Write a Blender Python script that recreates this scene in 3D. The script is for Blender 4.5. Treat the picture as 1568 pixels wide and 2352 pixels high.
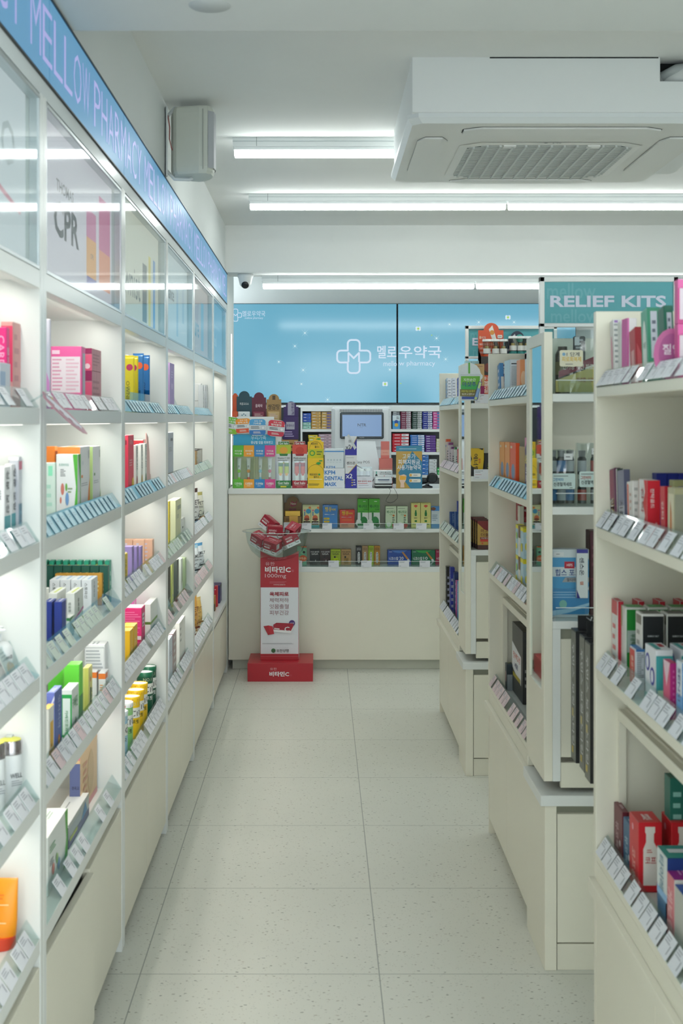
import bpy, math, random
from mathutils import Vector, Matrix
random.seed(7)
for _o in list(bpy.data.objects): bpy.data.objects.remove(_o)
SC = bpy.context.scene; COL = SC.collection
PI = math.pi; R = math.radians
# ---------------------------------------------------------------- camera, exposure, lights
EYE = 1.39; FPX = 2989.0; VX = 737.0; VY = 966.0
cam = bpy.data.cameras.new('camera'); camo = bpy.data.objects.new('camera', cam); COL.objects.link(camo)
cam.sensor_fit = 'VERTICAL'; cam.sensor_height = 36.0; cam.sensor_width = 24.0
cam.lens = FPX / 2352 * 36; camo.location = (0, 0, EYE); camo.rotation_euler = (PI/2, 0, 0)
cam.shift_x = (784 - VX) / 2352; cam.shift_y = -(1176 - VY) / 2352
cam.dof.use_dof = True; cam.dof.focus_distance = 7.2; cam.dof.aperture_fstop = 9.0
cam.clip_start = .05
SC.camera = camo
SC.view_settings.view_transform = 'Standard'; SC.view_settings.look = 'None'
SC.view_settings.exposure = 0.0; SC.view_settings.gamma = 1.0; SC.view_settings.use_curve_mapping = False
TUBE = 25; TUBE_COL = (.95, 1.0, .98); LED = 0.72; LED_COL = (1.0, .97, .88)
W = bpy.data.worlds.new('world'); SC.world = W; W.use_nodes = True
W.node_tree.nodes['Background'].inputs[0].default_value = (.86, .95, 1.0, 1)
W.node_tree.nodes['Background'].inputs[1].default_value = 3.7
def area_light(name, loc, sx, sy, power, col, rot):
    l = bpy.data.lights.new(name, 'AREA'); l.shape = 'RECTANGLE'; l.size = sx; l.size_y = sy; l.energy = power; l.color = col
    o = bpy.data.objects.new(name, l); o.location = loc; o.rotation_euler = rot; COL.objects.link(o); return o

# ---------------------------------------------------------------- materials
def lin(h):
    if not isinstance(h, str): return tuple(h)
    out = []
    for i in (0, 2, 4):
        c = int(h[i:i+2], 16) / 255
        out.append(c / 12.92 if c <= .04045 else ((c + .055) / 1.055) ** 2.4)
    return tuple(out)
_M = {}
def mat(h, rough=.42, kind='p', emit=0, metal=0, nm=None):
    k = (h, rough, kind, emit, metal)
    if k in _M: return _M[k]
    m = bpy.data.materials.new(nm or 'print_' + str(h)[:14]); m.use_nodes = True
    nt = m.node_tree; b = nt.nodes['Principled BSDF']
    c = lin(h) + (1,)
    b.inputs['Base Color'].default_value = c; b.inputs['Roughness'].default_value = rough; b.inputs['Metallic'].default_value = metal
    if kind == 'e':
        b.inputs['Base Color'].default_value = (.02, .02, .02, 1)
        b.inputs['Emission Color'].default_value = c; b.inputs['Emission Strength'].default_value = emit
    if kind == 'lam':      # laminate: faint unevenness
        n = nt.nodes.new('ShaderNodeTexNoise'); n.inputs['Scale'].default_value = 3; n.inputs['Detail'].default_value = 4
        r = nt.nodes.new('ShaderNodeMapRange'); r.inputs[3].default_value = .97; r.inputs[4].default_value = 1.03
        v = nt.nodes.new('ShaderNodeVectorMath'); v.operation = 'SCALE'; v.inputs[0].default_value = c[:3]
        tc = nt.nodes.new('ShaderNodeTexCoord')
        nt.links.new(tc.outputs['Object'], n.inputs['Vector']); nt.links.new(n.outputs[0], r.inputs[0])
        nt.links.new(r.outputs[0], v.inputs[3]); nt.links.new(v.outputs[0], b.inputs['Base Color'])
    if kind == 'clear':
        o = nt.nodes['Material Output']; nt.nodes.remove(b)
        t = nt.nodes.new('ShaderNodeBsdfTransparent'); t.inputs[0].default_value = c
        g = nt.nodes.new('ShaderNodeBsdfGlossy'); g.inputs[1].default_value = rough
        f = nt.nodes.new('ShaderNodeFresnel'); f.inputs[0].default_value = 1.5
        a = nt.nodes.new('ShaderNodeMath'); a.operation = 'MULTIPLY_ADD'; a.inputs[1].default_value = .9; a.inputs[2].default_value = .03
        mx = nt.nodes.new('ShaderNodeMixShader')
        ge = nt.nodes.new('ShaderNodeNewGeometry'); iv = nt.nodes.new('ShaderNodeMath'); iv.operation = 'SUBTRACT'; iv.inputs[0].default_value = 1
        ml = nt.nodes.new('ShaderNodeMath'); ml.operation = 'MULTIPLY'
        nt.links.new(ge.outputs['Backfacing'], iv.inputs[1]); nt.links.new(f.outputs[0], a.inputs[0]); nt.links.new(a.outputs[0], ml.inputs[0]); nt.links.new(iv.outputs[0], ml.inputs[1]); nt.links.new(ml.outputs[0], mx.inputs[0])
        nt.links.new(t.outputs[0], mx.inputs[1]); nt.links.new(g.outputs[0], mx.inputs[2]); nt.links.new(mx.outputs[0], o.inputs[0])
    _M[k] = m; return m
CAB = mat('e9e5d4', .35, 'lam', nm='cream_laminate'); CABL = mat('e6e9e6', .3, 'lam', nm='white_laminate')
WALL = mat('e6eae8', .75, 'lam', nm='wall_paint'); CEIL = mat('ebedea', .8, 'lam', nm='ceiling_paint')
WHITE = mat('eef0ee', .35); PLAST = mat('dfe4e4', .35, nm='white_plastic'); DARK = mat('15181a', .4)
ACR = mat('eef6f6', .05, 'clear', nm='clear_acrylic'); TUBEM = None
BLUEM = mat('9fd0e2', .4); ALU = mat('c9d0d2', .3, metal=.7, nm='aluminium'); MIRR = None

# ---------------------------------------------------------------- mesh building
_G = {}
def glyphs(txt, off=0.0):
    k = (txt, off)
    if k in _G: return _G[k]
    cu = bpy.data.curves.new('lettering', 'FONT'); cu.body = txt; cu.size = 1; cu.offset = off; cu.resolution_u = 2 if len(txt) < 16 else 1
    ob = bpy.data.objects.new('lettering', cu); me = ob.to_mesh()
    vs = [(v.co.x, v.co.y) for v in me.vertices]; fs = [tuple(p.vertices) for p in me.polygons]
    ob.to_mesh_clear(); bpy.data.objects.remove(ob); bpy.data.curves.remove(cu)
    if vs:
        x0 = min(v[0] for v in vs); x1 = max(v[0] for v in vs); y0 = min(v[1] for v in vs); y1 = max(v[1] for v in vs)
        vs = [(v[0]-(x0+x1)/2, v[1]-(y0+y1)/2) for v in vs]
    else: x0 = y0 = 0; x1 = y1 = 1
    _G[k] = (vs, fs, max(x1-x0, .01), max(y1-y0, .01)); return _G[k]
class MB:
    def __init__(s): s.v = []; s.f = []; s.m = []; s.sm = []; s.mats = []; s.T = None
    def mi(s, m):
        if m not in s.mats: s.mats.append(m)
        return s.mats.index(m)
    def add(s, vs, fs, m, smooth=False):
        if s.T is not None: vs = [tuple(s.T @ Vector(v)) for v in vs]
        b = len(s.v); s.v += [tuple(v) for v in vs]; i = s.mi(m)
        for f in fs: s.f.append(tuple(b + a for a in f)); s.m.append(i); s.sm.append(smooth)
    def box(s, x0, y0, z0, x1, y1, z1, m, c=0.0):
        if x1 < x0: x0, x1 = x1, x0
        if y1 < y0: y0, y1 = y1, y0
        if z1 < z0: z0, z1 = z1, z0
        c = min(c, (x1-x0)*.4, (y1-y0)*.4, (z1-z0)*.4)
        if c <= 0:
            v = [(x, y, z) for z in (z0, z1) for y in (y0, y1) for x in (x0, x1)]
            s.add(v, [(0,2,3,1), (4,5,7,6), (0,1,5,4), (2,6,7,3), (0,4,6,2), (1,3,7,5)], m); return
        L = ((x0, x1), (y0, y1), (z0, z1)); vs = []; idx = {}
        for a in range(3):
            for sx in (0, 1):
                for sy in (0, 1):
                    for sz in (0, 1):
                        q = (sx, sy, sz); p = [L[i][q[i]] + (0 if i == a else (c if q[i] == 0 else -c)) for i in range(3)]
                        idx[(a, q)] = len(vs); vs.append(tuple(p))
        fs = []
        for a in range(3):
            b, d = (a+1) % 3, (a+2) % 3
            for sg in (0, 1):
                def Q(u, w):
                    q = [0, 0, 0]; q[a] = sg; q[b] = u; q[d] = w; return idx[(a, tuple(q))]
                fs.append((Q(0,0), Q(1,0), Q(1,1), Q(0,1)) if sg else (Q(0,0), Q(0,1), Q(1,1), Q(1,0)))
            for u in (0, 1):
                for w in (0, 1):
                    q0 = [0]*3; q1 = [0]*3; q0[a] = 0; q1[a] = 1
                    for q in (q0, q1): q[b] = u; q[d] = w
                    f = (idx[(b, tuple(q0))], idx[(b, tuple(q1))], idx[(d, tuple(q1))], idx[(d, tuple(q0))])
                    fs.append(f if (u ^ w) else f[::-1])
        for sx in (0, 1):
            for sy in (0, 1):
                for sz in (0, 1):
                    q = (sx, sy, sz); f = (idx[(0, q)], idx[(1, q)], idx[(2, q)])
                    fs.append(f if (sx + sy + sz) % 2 else f[::-1])
        s.add(vs, fs, m)
    def lathe(s, prof, m, n=20, c=(0, 0, 0), ax='z', smooth=True, caps=True):
        vs = []
        for r, h in prof:
            for k in range(n):
                a = 2*PI*k/n; x, y = r*math.cos(a), r*math.sin(a)
                p = (x, y, h) if ax == 'z' else ((x, h, y) if ax == 'y' else (h, x, y))
                vs.append((c[0]+p[0], c[1]+p[1], c[2]+p[2]))
        fs = [(j*n+k, j*n+(k+1) % n, (j+1)*n+(k+1) % n, (j+1)*n+k) for j in range(len(prof)-1) for k in range(n)]
        if ax == 'y': fs = [f[::-1] for f in fs]
        s.add(vs, fs, m, smooth)
        if caps:
            s.add(vs[:n], [tuple(range(n))[::-1]], m); s.add(vs[-n:], [tuple(range(n))], m)
    def tube(s, pts, r, m, n=8):
        pts = [Vector(p) for p in pts]; vs = []; up = Vector((0, 0, 1))
        for i, p in enumerate(pts):
            d = (pts[min(i+1, len(pts)-1)] - pts[max(i-1, 0)]).normalized()
            a = d.cross(up if abs(d.z) < .95 else Vector((0, 1, 0))).normalized(); b = d.cross(a)
            vs += [tuple(p + (a*math.cos(2*PI*k/n) + b*math.sin(2*PI*k/n))*r) for k in range(n)]
        fs = [(j*n+k, j*n+(k+1) % n, (j+1)*n+(k+1) % n, (j+1)*n+k) for j in range(len(pts)-1) for k in range(n)]
        fs += [tuple(range(n))[::-1], tuple(range((len(pts)-1)*n, len(pts)*n))]
        s.add(vs, fs, m, True)
    def poly(s, pts, t, m, F=None):     # outline (u,v) given thickness t behind the plane F=(o,U,V,N)
        o, U, V, N = F or (Vector((0,0,0)), Vector((1,0,0)), Vector((0,0,1)), Vector((0,-1,0)))
        n = len(pts)
        a = [tuple(o + U*u + V*v) for u, v in pts]; b = [tuple(o + U*u + V*v - N*t) for u, v in pts]
        fs = [tuple(range(n)), tuple(range(n, 2*n))[::-1]] + [(i, n+i, n+(i+1) % n, (i+1) % n) for i in range(n)]
        s.add(a + b, fs, m)
    def deco(s, F, w, h, els, eps=.0003, em=None):
        """printed design on the plane F=(origin,U,V,N), w by h metres, elements in fractions"""
        o, U, V, N = F
        def P(u, v, k): return tuple(o + U*(u*w) + V*(v*h) + N*(eps*(k+1)))
        for k, e in enumerate(els):
            t = e[0]
            M_ = em(e[-1]) if em else None
            if t == 'r':
                _, u0, v0, u1, v1, c = e
                s.add([P(u0,v0,k), P(u1,v0,k), P(u1,v1,k), P(u0,v1,k)], [(0,1,2,3)], M_ or mat(c))
            elif t == 'q':
                s.add([P(u, v, k) for u, v in e[1]], [tuple(range(len(e[1])))], M_ or mat(e[2]))
            elif t == 'c':
                _, u, v, r, c = e; n = 20; r = min(r, max(.3*r, min(u, 1-u)*w/h if 0 < u < 1 and w < 1 else r))
                s.add([P(u + r*h/w*math.cos(2*PI*i/n), v + r*math.sin(2*PI*i/n), k) for i in range(n)], [tuple(range(n))], M_ or mat(c))
            elif t == 'o':
                _, u, v, ru, rv, c = e; n = 22
                s.add([P(u + ru*math.cos(2*PI*i/n), v + rv*math.sin(2*PI*i/n), k) for i in range(n)], [tuple(range(n))], M_ or mat(c))
            elif t == 'l':
                _, n, u0, v0, u1, v1, c = e; rr = random.Random(n*7+int(u0*100))
                for i in range(n):
                    a = v1 - (v1-v0)*(i+.25)/n; b = a - (v1-v0)*.42/n; e1 = u0 + (u1-u0)*rr.uniform(.6, 1)
                    s.add([P(u0,b,k), P(e1,b,k), P(e1,a,k), P(u0,a,k)], [(0,1,2,3)], M_ or mat(c))
            elif t in 'tTvVB':           # t text, T bold, v rotated, V rotated bold, fitted to the box
                _, txt, u0, v0, u1, v1, c = e
                vs, fs, tw, th = glyphs(txt, .030 if t == 'B' else .013 if t in 'TV' else 0)
                W_, H_ = abs(u1-u0)*w, abs(v1-v0)*h
                if t in 'vV': W_, H_ = H_, W_
                k0 = min(W_/tw, H_/th); lim = 2.2 if t == 'B' else 1.35; kx = min(W_/tw, k0*lim); ky = min(H_/th, k0*lim)
                cu, cv = (u0+u1)/2*w, (v0+v1)/2*h
                pp = []
                for x, y in vs:
                    x *= kx; y *= ky
                    if t in 'vV': x, y = y, -x
                    pp.append(tuple(o + U*(cu+x) + V*(cv+y) + N*(eps*(k+1))))
                s.add(pp, fs, M_ or mat(c))
    def mesh(s, name):
        me = bpy.data.meshes.new(name); me.from_pydata(s.v, [], s.f)
        for m in s.mats: me.materials.append(m)
        me.polygons.foreach_set('material_index', s.m); me.polygons.foreach_set('use_smooth', s.sm)
        me.update(); return me
    def build(s, name, parent=None, **k):
        o = bpy.data.objects.new(name, s.mesh(name)); COL.objects.link(o)
        if parent: o.parent = parent
        tag(o, **k); return o
def tag(o, label=None, cat=None, group=None, kind=None):
    if label: o['label'] = label
    if cat: o['category'] = cat
    if group: o['group'] = group
    if kind: o['kind'] = kind
    return o
def empty(name, loc, label, cat, group=None, rz=0):
    o = bpy.data.objects.new(name, None); o.empty_display_size = .05; o.location = loc; o.rotation_euler = (0, 0, rz); COL.objects.link(o)
    if loc[2] > .1 and cat not in ('light', 'air conditioner', 'speaker', 'camera', 'sign', 'screen', 'shelving', 'counter', 'card'): o.location.z += .0004   # paper-thin air gap under things that rest on a shelf
    return tag(o, label, cat, group)
def child(name, parent, fn, loc=None):
    """part in the parent's own frame"""
    b = MB(); fn(b); o = b.build(name, parent)
    if loc: o.location = loc
    return o
def copyof(o, parent=None, name=None):
    c = o.copy(); COL.objects.link(c); c.parent = parent
    for ch in o.children: copyof(ch, c)
    return c
X, Y, Z = Vector((1,0,0)), Vector((0,1,0)), Vector((0,0,1))
ORD = 'first second third fourth fifth sixth seventh eighth ninth tenth eleventh twelfth'.split()
def planes(w, d, h):
    return {'F': (Vector((-w/2,-d/2,0)), X, Z, -Y, w, h), 'L': (Vector((-w/2,d/2,0)), -Y, Z, -X, d, h),
            'R': (Vector((w/2,-d/2,0)), Y, Z, X, d, h), 'T': (Vector((-w/2,-d/2,h)), X, Y, Z, w, d)}
_C = {}
def carton_mesh(name, w, d, h, col, F=(), S=(), T=(), both=None):
    k = repr((name, round(w,4), round(d,4), round(h,4), col, F, S, T, both))
    if k in _C: return _C[k]
    b = MB(); b.box(-w/2, -d/2, 0, w/2, d/2, h, mat(col), .0009)
    p = planes(w, d, h)
    # folded lid seam and tuck flap
    b.deco(p['T'][:4], w, d, [('r', .02, .0, .98, .012, '8d9090')] + list(T))
    b.deco(p['F'][:4], w, h, list(F)); b.deco(p['L'][:4], d, h, list(S)); b.deco(p['R'][:4], d, h, list(S))
    _C[k] = b.mesh(name); return _C[k]
def put(me, name, loc, label, cat, group=None, rz=0, tilt=0, roll=0):
    o = bpy.data.objects.new(name, me); COL.objects.link(o); o.location = (loc[0], loc[1], loc[2] + .0004)
    o.rotation_euler = (tilt, roll, rz); return tag(o, label, cat, group)

# shelf heights
LZ = {0: 1.651, 1: 1.413, 2: 1.166, 3: .917, 4: .690, 5: .43}; LX = -.52
RZ = {1: 1.458, 2: 1.171, 3: .881, 4: .502}; RX = .565
LBAY = [(1.53, 2.44), (2.44, 3.428), (3.428, 4.40), (4.40, 5.335), (5.335, 6.30), (6.30, 7.20)]
# ---------------------------------------------------------------- procedural room materials
def floor_mat():
    m = bpy.data.materials.new('terrazzo_tile'); m.use_nodes = True; nt = m.node_tree; b = nt.nodes['Principled BSDF']; N = nt.nodes.new; L = nt.links.new
    tc = N('ShaderNodeTexCoord'); sp = N('ShaderNodeSeparateXYZ'); L(tc.outputs['Object'], sp.inputs[0])
    def mth(op, a, bb=None):
        n = N('ShaderNodeMath'); n.operation = op
        for i, q in enumerate((a, bb)):
            if q is None: continue
            if isinstance(q, (int, float)): n.inputs[i].default_value = q
            else: L(q, n.inputs[i])
        return n.outputs[0]
    def joint(o, off):
        a = mth('ADD', o, off); a = mth('DIVIDE', a, .6); a = mth('FRACT', a); a = mth('SUBTRACT', a, .5); a = mth('ABSOLUTE', a)
        return mth('GREATER_THAN', a, .5 - .0022)
    jx = joint(sp.outputs[0], .4537 + 6); jy = joint(sp.outputs[1], -.268 + 6); j = mth('MAXIMUM', jx, jy)
    mp = N('ShaderNodeMapping'); mp.inputs['Scale'].default_value = (1, 1.8, 1); mp.inputs['Rotation'].default_value = (0, 0, .5); L(tc.outputs['Object'], mp.inputs[0])
    dn = N('ShaderNodeTexNoise'); dn.inputs['Scale'].default_value = 60
    L(tc.outputs['Object'], dn.inputs[0])
    mx0 = N('ShaderNodeMix'); mx0.data_type = 'VECTOR'; mx0.inputs[0].default_value = .012; L(mp.outputs[0], mx0.inputs[4]); L(dn.outputs['Color'], mx0.inputs[5])
    def specks(scale, size, dens):
        v = N('ShaderNodeTexVoronoi'); v.inputs['Scale'].default_value = scale; L(mx0.outputs[1], v.inputs['Vector'])
        s2 = N('ShaderNodeSeparateColor'); L(v.outputs['Color'], s2.inputs[0])
        a = mth('LESS_THAN', v.outputs['Distance'], size); d = mth('LESS_THAN', s2.outputs[0], dens)
        return mth('MULTIPLY', a, d), s2.outputs[1]
    s1, c1 = specks(48, .175, .46); s3, c3 = specks(105, .22, .36)
    rp = N('ShaderNodeValToRGB'); L(c1, rp.inputs[0]); e = rp.color_ramp.elements
    e[0].color = lin('6b6f66') + (1,); e[1].color = lin('b5ada0') + (1,)
    nz = N('ShaderNodeTexNoise'); nz.inputs['Scale'].default_value = 2.2; nz.inputs['Detail'].default_value = 6; L(tc.outputs['Object'], nz.inputs[0])
    bc = N('ShaderNodeValToRGB'); L(nz.outputs[0], bc.inputs[0]); e = bc.color_ramp.elements; e[0].color = lin('cfd0c6') + (1,); e[1].color = lin('dcdcd2') + (1,)
    def mix(f, a, c):
        n = N('ShaderNodeMix'); n.data_type = 'RGBA'
        if isinstance(f, float): n.inputs[0].default_value = f
        else: L(f, n.inputs[0])
        for i, q in ((6, a), (7, c)):
            if isinstance(q, tuple): n.inputs[i].default_value = q
            else: L(q, n.inputs[i])
        return n.outputs[2]
    o = mix(mth('MULTIPLY', s3, .55), bc.outputs[0], lin('8c8c80') + (1,)); o = mix(s1, o, rp.outputs[0]); o = mix(j, o, lin('8f928c') + (1,))
    L(o, b.inputs['Base Color']); b.inputs['Roughness'].default_value = .38; b.inputs['Specular IOR Level'].default_value = .35
    return m
def screen_mat(nm, c0, c1, st, axis=2, z0=0, z1=1):
    m = bpy.data.materials.new(nm); m.use_nodes = True; nt = m.node_tree; b = nt.nodes['Principled BSDF']; L = nt.links.new
    tc = nt.nodes.new('ShaderNodeTexCoord'); sp = nt.nodes.new('ShaderNodeSeparateXYZ'); mr = nt.nodes.new('ShaderNodeMapRange'); cr = nt.nodes.new('ShaderNodeValToRGB')
    L(tc.outputs['Object'], sp.inputs[0]); L(sp.outputs[axis], mr.inputs[0]); mr.inputs[1].default_value = z0; mr.inputs[2].default_value = z1
    L(mr.outputs[0], cr.inputs[0]); cr.color_ramp.elements[0].color = lin(c0) + (1,); cr.color_ramp.elements[1].color = lin(c1) + (1,)
    b.inputs['Base Color'].default_value = (.02, .02, .025, 1); b.inputs['Roughness'].default_value = .12
    L(cr.outputs[0], b.inputs['Emission Color']); b.inputs['Emission Strength'].default_value = st
    return m
def mirror_mat():
    m = bpy.data.materials.new('mirror_glass'); m.use_nodes = True; b = m.node_tree.nodes['Principled BSDF']
    b.inputs['Base Color'].default_value = (.62, .70, .68, 1); b.inputs['Metallic'].default_value = 1; b.inputs['Roughness'].default_value = .02; return m
MIRR = mirror_mat()
TUBEM = mat(TUBE_COL, .4, 'e', TUBE, nm='tube_light'); TUBES = mat(TUBE_COL, .4, 'e', TUBE*.58, nm='tube_light_side'); LEDM = mat(LED_COL, .4, 'e', 2.5, nm='led_strip_light')
# ---------------------------------------------------------------- room
def slab(name, x0, y0, z0, x1, y1, z1, m, kind='structure'):
    b = MB(); b.box(x0, y0, z0, x1, y1, z1, m); return b.build(name, kind=kind)
slab('floor', -2.4, -2.2, -.05, 3.2, 9.0, 0, floor_mat())
CZ = 2.468
slab('ceiling', -.60, 2.72, CZ, 3.2, 9.0, CZ+.06, CEIL)
BEAM = mat('dadedc', .8, 'lam', nm='beam_paint')
slab('ceiling_beam', -.60, -2.2, 2.205, 3.2, 2.72, CZ+.06, BEAM)
slab('trim_1', -.60, 7.18, 2.208, 3.2, 7.40, CZ, CEIL)
slab('wall_left', -1.0, -2.2, 0, -.90, 7.20, CZ, WALL)
slab('wall_left_upper', -.90, -2.2, 2.006, -.528, 7.22, CZ, WALL)
slab('wall_left_end', -.90, 7.22, 0, -.520, 7.75, CZ, WALL)
slab('wall_left_rear', -2.4, 7.75, 0, -2.3, 9.0, CZ, WALL)
slab('wall_left_return', -2.3, 7.70, 0, -.90, 7.75, CZ, WALL)
slab('wall_back', -2.4, 8.93, 0, 3.2, 9.0, CZ, WALL)
slab('wall_right', 3.1, -2.2, 0, 3.2, 8.93, CZ, WALL)
# ---------------------------------------------------------------- ceiling lights
def tube_light(x0, x1, y, zt, label, joints=()):
    t = empty('track_light', ((x0+x1)/2, y, zt), label, 'light', 'linear ceiling lights'); h = (x1-x0)/2
    child('track', t, lambda b: (b.box(-h, -.017, -.034, h, .017, 0, PLAST), b.box(-h, -.018, -.016, h, -.0172, -.0145, mat('8fa0a5')), b.box(-h+.09, -.0185, -.034, -h+.092, -.0172, 0, mat('7d8a8c'))))
    e = [-h] + [j - (x0+x1)/2 for j in joints] + [h]
    for a, c in zip(e[:-1], e[1:]):
        child('lamp_housing', t, lambda b: b.box(a+.003, -.013, -.048, c-.003, .013, -.034, PLAST, .002))
        child('tube', t, lambda b: (b.box(a+.006, -.014, -.072, c-.006, .014, -.048, TUBES, .004), b.box(a+.008, -.012, -.0735, c-.008, .012, -.0722, TUBEM, .0005)))
    return t
tube_light(-.336, 2.2, 4.965, CZ, 'white linear ceiling light running behind the boxed air conditioner', (.85,))
tube_light(-.344, 2.2, 6.2, CZ, 'white linear ceiling light between the air conditioner and the ceiling drop', (.885, 1.9))
tube_light(-.334, 2.2, 7.35, 2.208, 'white linear light under the ceiling drop above the counter', (.87,))
for k, yy in enumerate((1.35, .1, -1.2)):
    tube_light(-.34, 2.2, yy, 2.205, 'white linear light under the low entrance ceiling, %s from the ceiling step' % ORD[k])
# ---------------------------------------------------------------- air conditioner
def aircon():
    t = empty('ceiling_air_conditioner', (.735, 4.37, CZ), 'boxed white cassette air conditioner with a square louvred grille', 'air conditioner')
    ox, oy = .735, 4.37; gap = mat('14191a', .8)
    def bx(b):
        m = mat('eef1f0', .7); b.box(.271-ox, 3.86-oy, -.163, 1.005-ox, 4.83-oy, 0, m); b.box(1.005-ox, 3.94-oy, -.163, 1.30-ox, 4.83-oy, 0, m)
        b.box(1.005-ox, 3.86-oy, -.163, 1.30-ox, 3.94-oy, -.072, m); b.box(1.005-ox, 3.93-oy, -.072, 1.30-ox, 3.9395-oy, 0, gap)
    child('casing', t, bx)
    child('ceiling_gap', t, lambda b: b.box(.50-ox, 3.8585-oy, -.0035, 1.0-ox, 3.8598-oy, 0, gap))
    child('insulated_pipe', t, lambda b: (b.tube([(1.02-ox, 3.92-oy, -.058), (1.08-ox, 3.89-oy, -.045), (1.2-ox, 3.89-oy, -.03), (1.4-ox, 3.9-oy, -.02)], .026, mat('d8dcda', .6)), b.tube([(1.02-ox, 3.90-oy, -.05), (1.06-ox, 3.885-oy, -.03), (1.2-ox, 3.88-oy, -.012)], .016, mat('aab0b0', .5))))
    p = mat('e6e7e2', .45); z = -.163
    def panel(b):
        X0, X1, Y0, Y1 = -.475, .475, -.50, .49; c = .03
        out = [(X0+c, Y0), (X1-c, Y0), (X1, Y0+c), (X1, Y1-c), (X1-c, Y1), (X0+c, Y1), (X0, Y1-c), (X0, Y0+c)]
        k = .97
        top = [(x, y, z) for x, y in out]; mid = [(x, y, z-.012) for x, y in out]; bot = [(x*k, y*k, z-.028) for x, y in out]; n = 8
        fs = [(i, (i+1) % n, n+(i+1) % n, n+i)[::-1] for i in range(n)] + [(n+i, n+(i+1) % n, 2*n+(i+1) % n, 2*n+i)[::-1] for i in range(n)]
        b.add(top+mid+bot, fs, mat('e6ebeb', .4)); b.add(bot, [tuple(range(n))[::-1]], p)
    child('panel', t, panel)
    zb = z - .0285
    gx0, gx1, gy0, gy1 = -.262, .272, -.20, .355
    def grille(b):
        c = .06; dk = mat('8f9893', .7)
        o = [(gx0+c, gy0), (gx1-c, gy0), (gx1, gy0+c*.7), (gx1, gy1-c*.7), (gx1-c, gy1), (gx0+c, gy1), (gx0, gy1-c*.7), (gx0, gy0+c*.7)]
        b.add([(x, y, zb-.0006) for x, y in o], [tuple(range(8))[::-1]], dk)
        n = 13
        for i in range(n):
            x = gx0 + .02 + (gx1-gx0-.04)*i/(n-1); e = max(0, c - min(x-gx0, gx1-x))*.7
            b.box(x-.0035, gy0+e, zb-.010, x+.0035, gy1-e, zb-.001, mat('ced3cf', .5))
        n = 21
        for i in range(n):
            y = gy0 + .012 + (gy1-gy0-.024)*i/(n-1); e = max(0, c*.7 - min(y-gy0, gy1-y))*1.4
            b.box(gx0+e, y-.0085, zb-.0055, gx1-e, y+.0085, zb-.0040, mat('c6cbc7', .5))
        for x in (-.13, .14): b.box(x-.02, gy0-.001, zb-.009, x+.02, gy0+.03, zb-.001, p)
        f = [(1.1*(x-.005)+.005, (y-.0775)*1.09+.0775) for x, y in o]
        for i in range(8):
            a, c2 = f[i], f[(i+1) % 8]; a2, c3 = o[i], o[(i+1) % 8]
            b.add([a+(zb-.001,), c2+(zb-.001,), c3+(zb-.004,), a2+(zb-.004,)], [(0, 1, 2, 3)[::-1]], p)
    child('grille', t, grille)
    def louver(x0, y0, x1, y1, long_x):
        def f(b):
            c = .05
            o = [(x0+c, y0), (x1-c, y0), (x1, y0+c*.6), (x1, y1-c*.6), (x1-c, y1), (x0+c, y1), (x0, y1-c*.6), (x0, y0+c*.6)] if long_x else [(x0+.02, y0), (x1-.02, y0), (x1, y0+c), (x1, y1-c), (x1-.02, y1), (x0+.02, y1), (x0, y1-c), (x0, y0+c)]
            cx, cy = (x0+x1)/2, (y0+y1)/2
            g = [((x-cx)*1.012+cx, (y-cy)*(1.05 if long_x else 1.012)+cy) for x, y in o]
            b.add([(x, y, zb-.0004) for x, y in g], [tuple(range(8))[::-1]], gap)
            n = 8; top = [(x, y, zb-.0005) for x, y in o]; bot = [(x, y, zb-.006) for x, y in o]
            b.add(top+bot, [tuple(range(n, 2*n))[::-1]] + [(i, (i+1) % n, n+(i+1) % n, n+i)[::-1] for i in range(n)], p)
        child('louver', t, f)
    louver(-.30, -.44, .30, -.335, True); louver(-.43, -.30, -.335, .28, False); louver(.335, -.30, .43, .28, False); louver(-.26, .40, .26, .465, True)
    def lg(b): b.deco((Vector((.07, -.225, zb)), -X, -Y, -Z, .1, .012), .1, .012, [('T', 'LG', .3, 0, .6, 1, '8a9090'), ('c', .15, .5, .45, '8a9090')], em=None)
    def logo(b):
        F = (Vector((-.03, -.222, zb-.0035)), X, Y*-1, -Z)
        b.deco(F, .07, .013, [('c', .15, .5, .45, '8d9494'), ('T', 'LG', .35, .0, .95, 1, '8d9494')])
    child('maker_mark', t, logo)
aircon()
# smoke detector disc on the low ceiling
b = MB(); b.lathe([(.001, -.0025), (.039, -.0025), (.042, 0)][::-1], mat('c3c8c7', .8), 28, caps=False)
o = b.build('ceiling_sensor', label='flat round disc on the low ceiling beside the lettered light band', cat='sensor'); o.location = (-.218, 2.555, 2.205)
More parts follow.
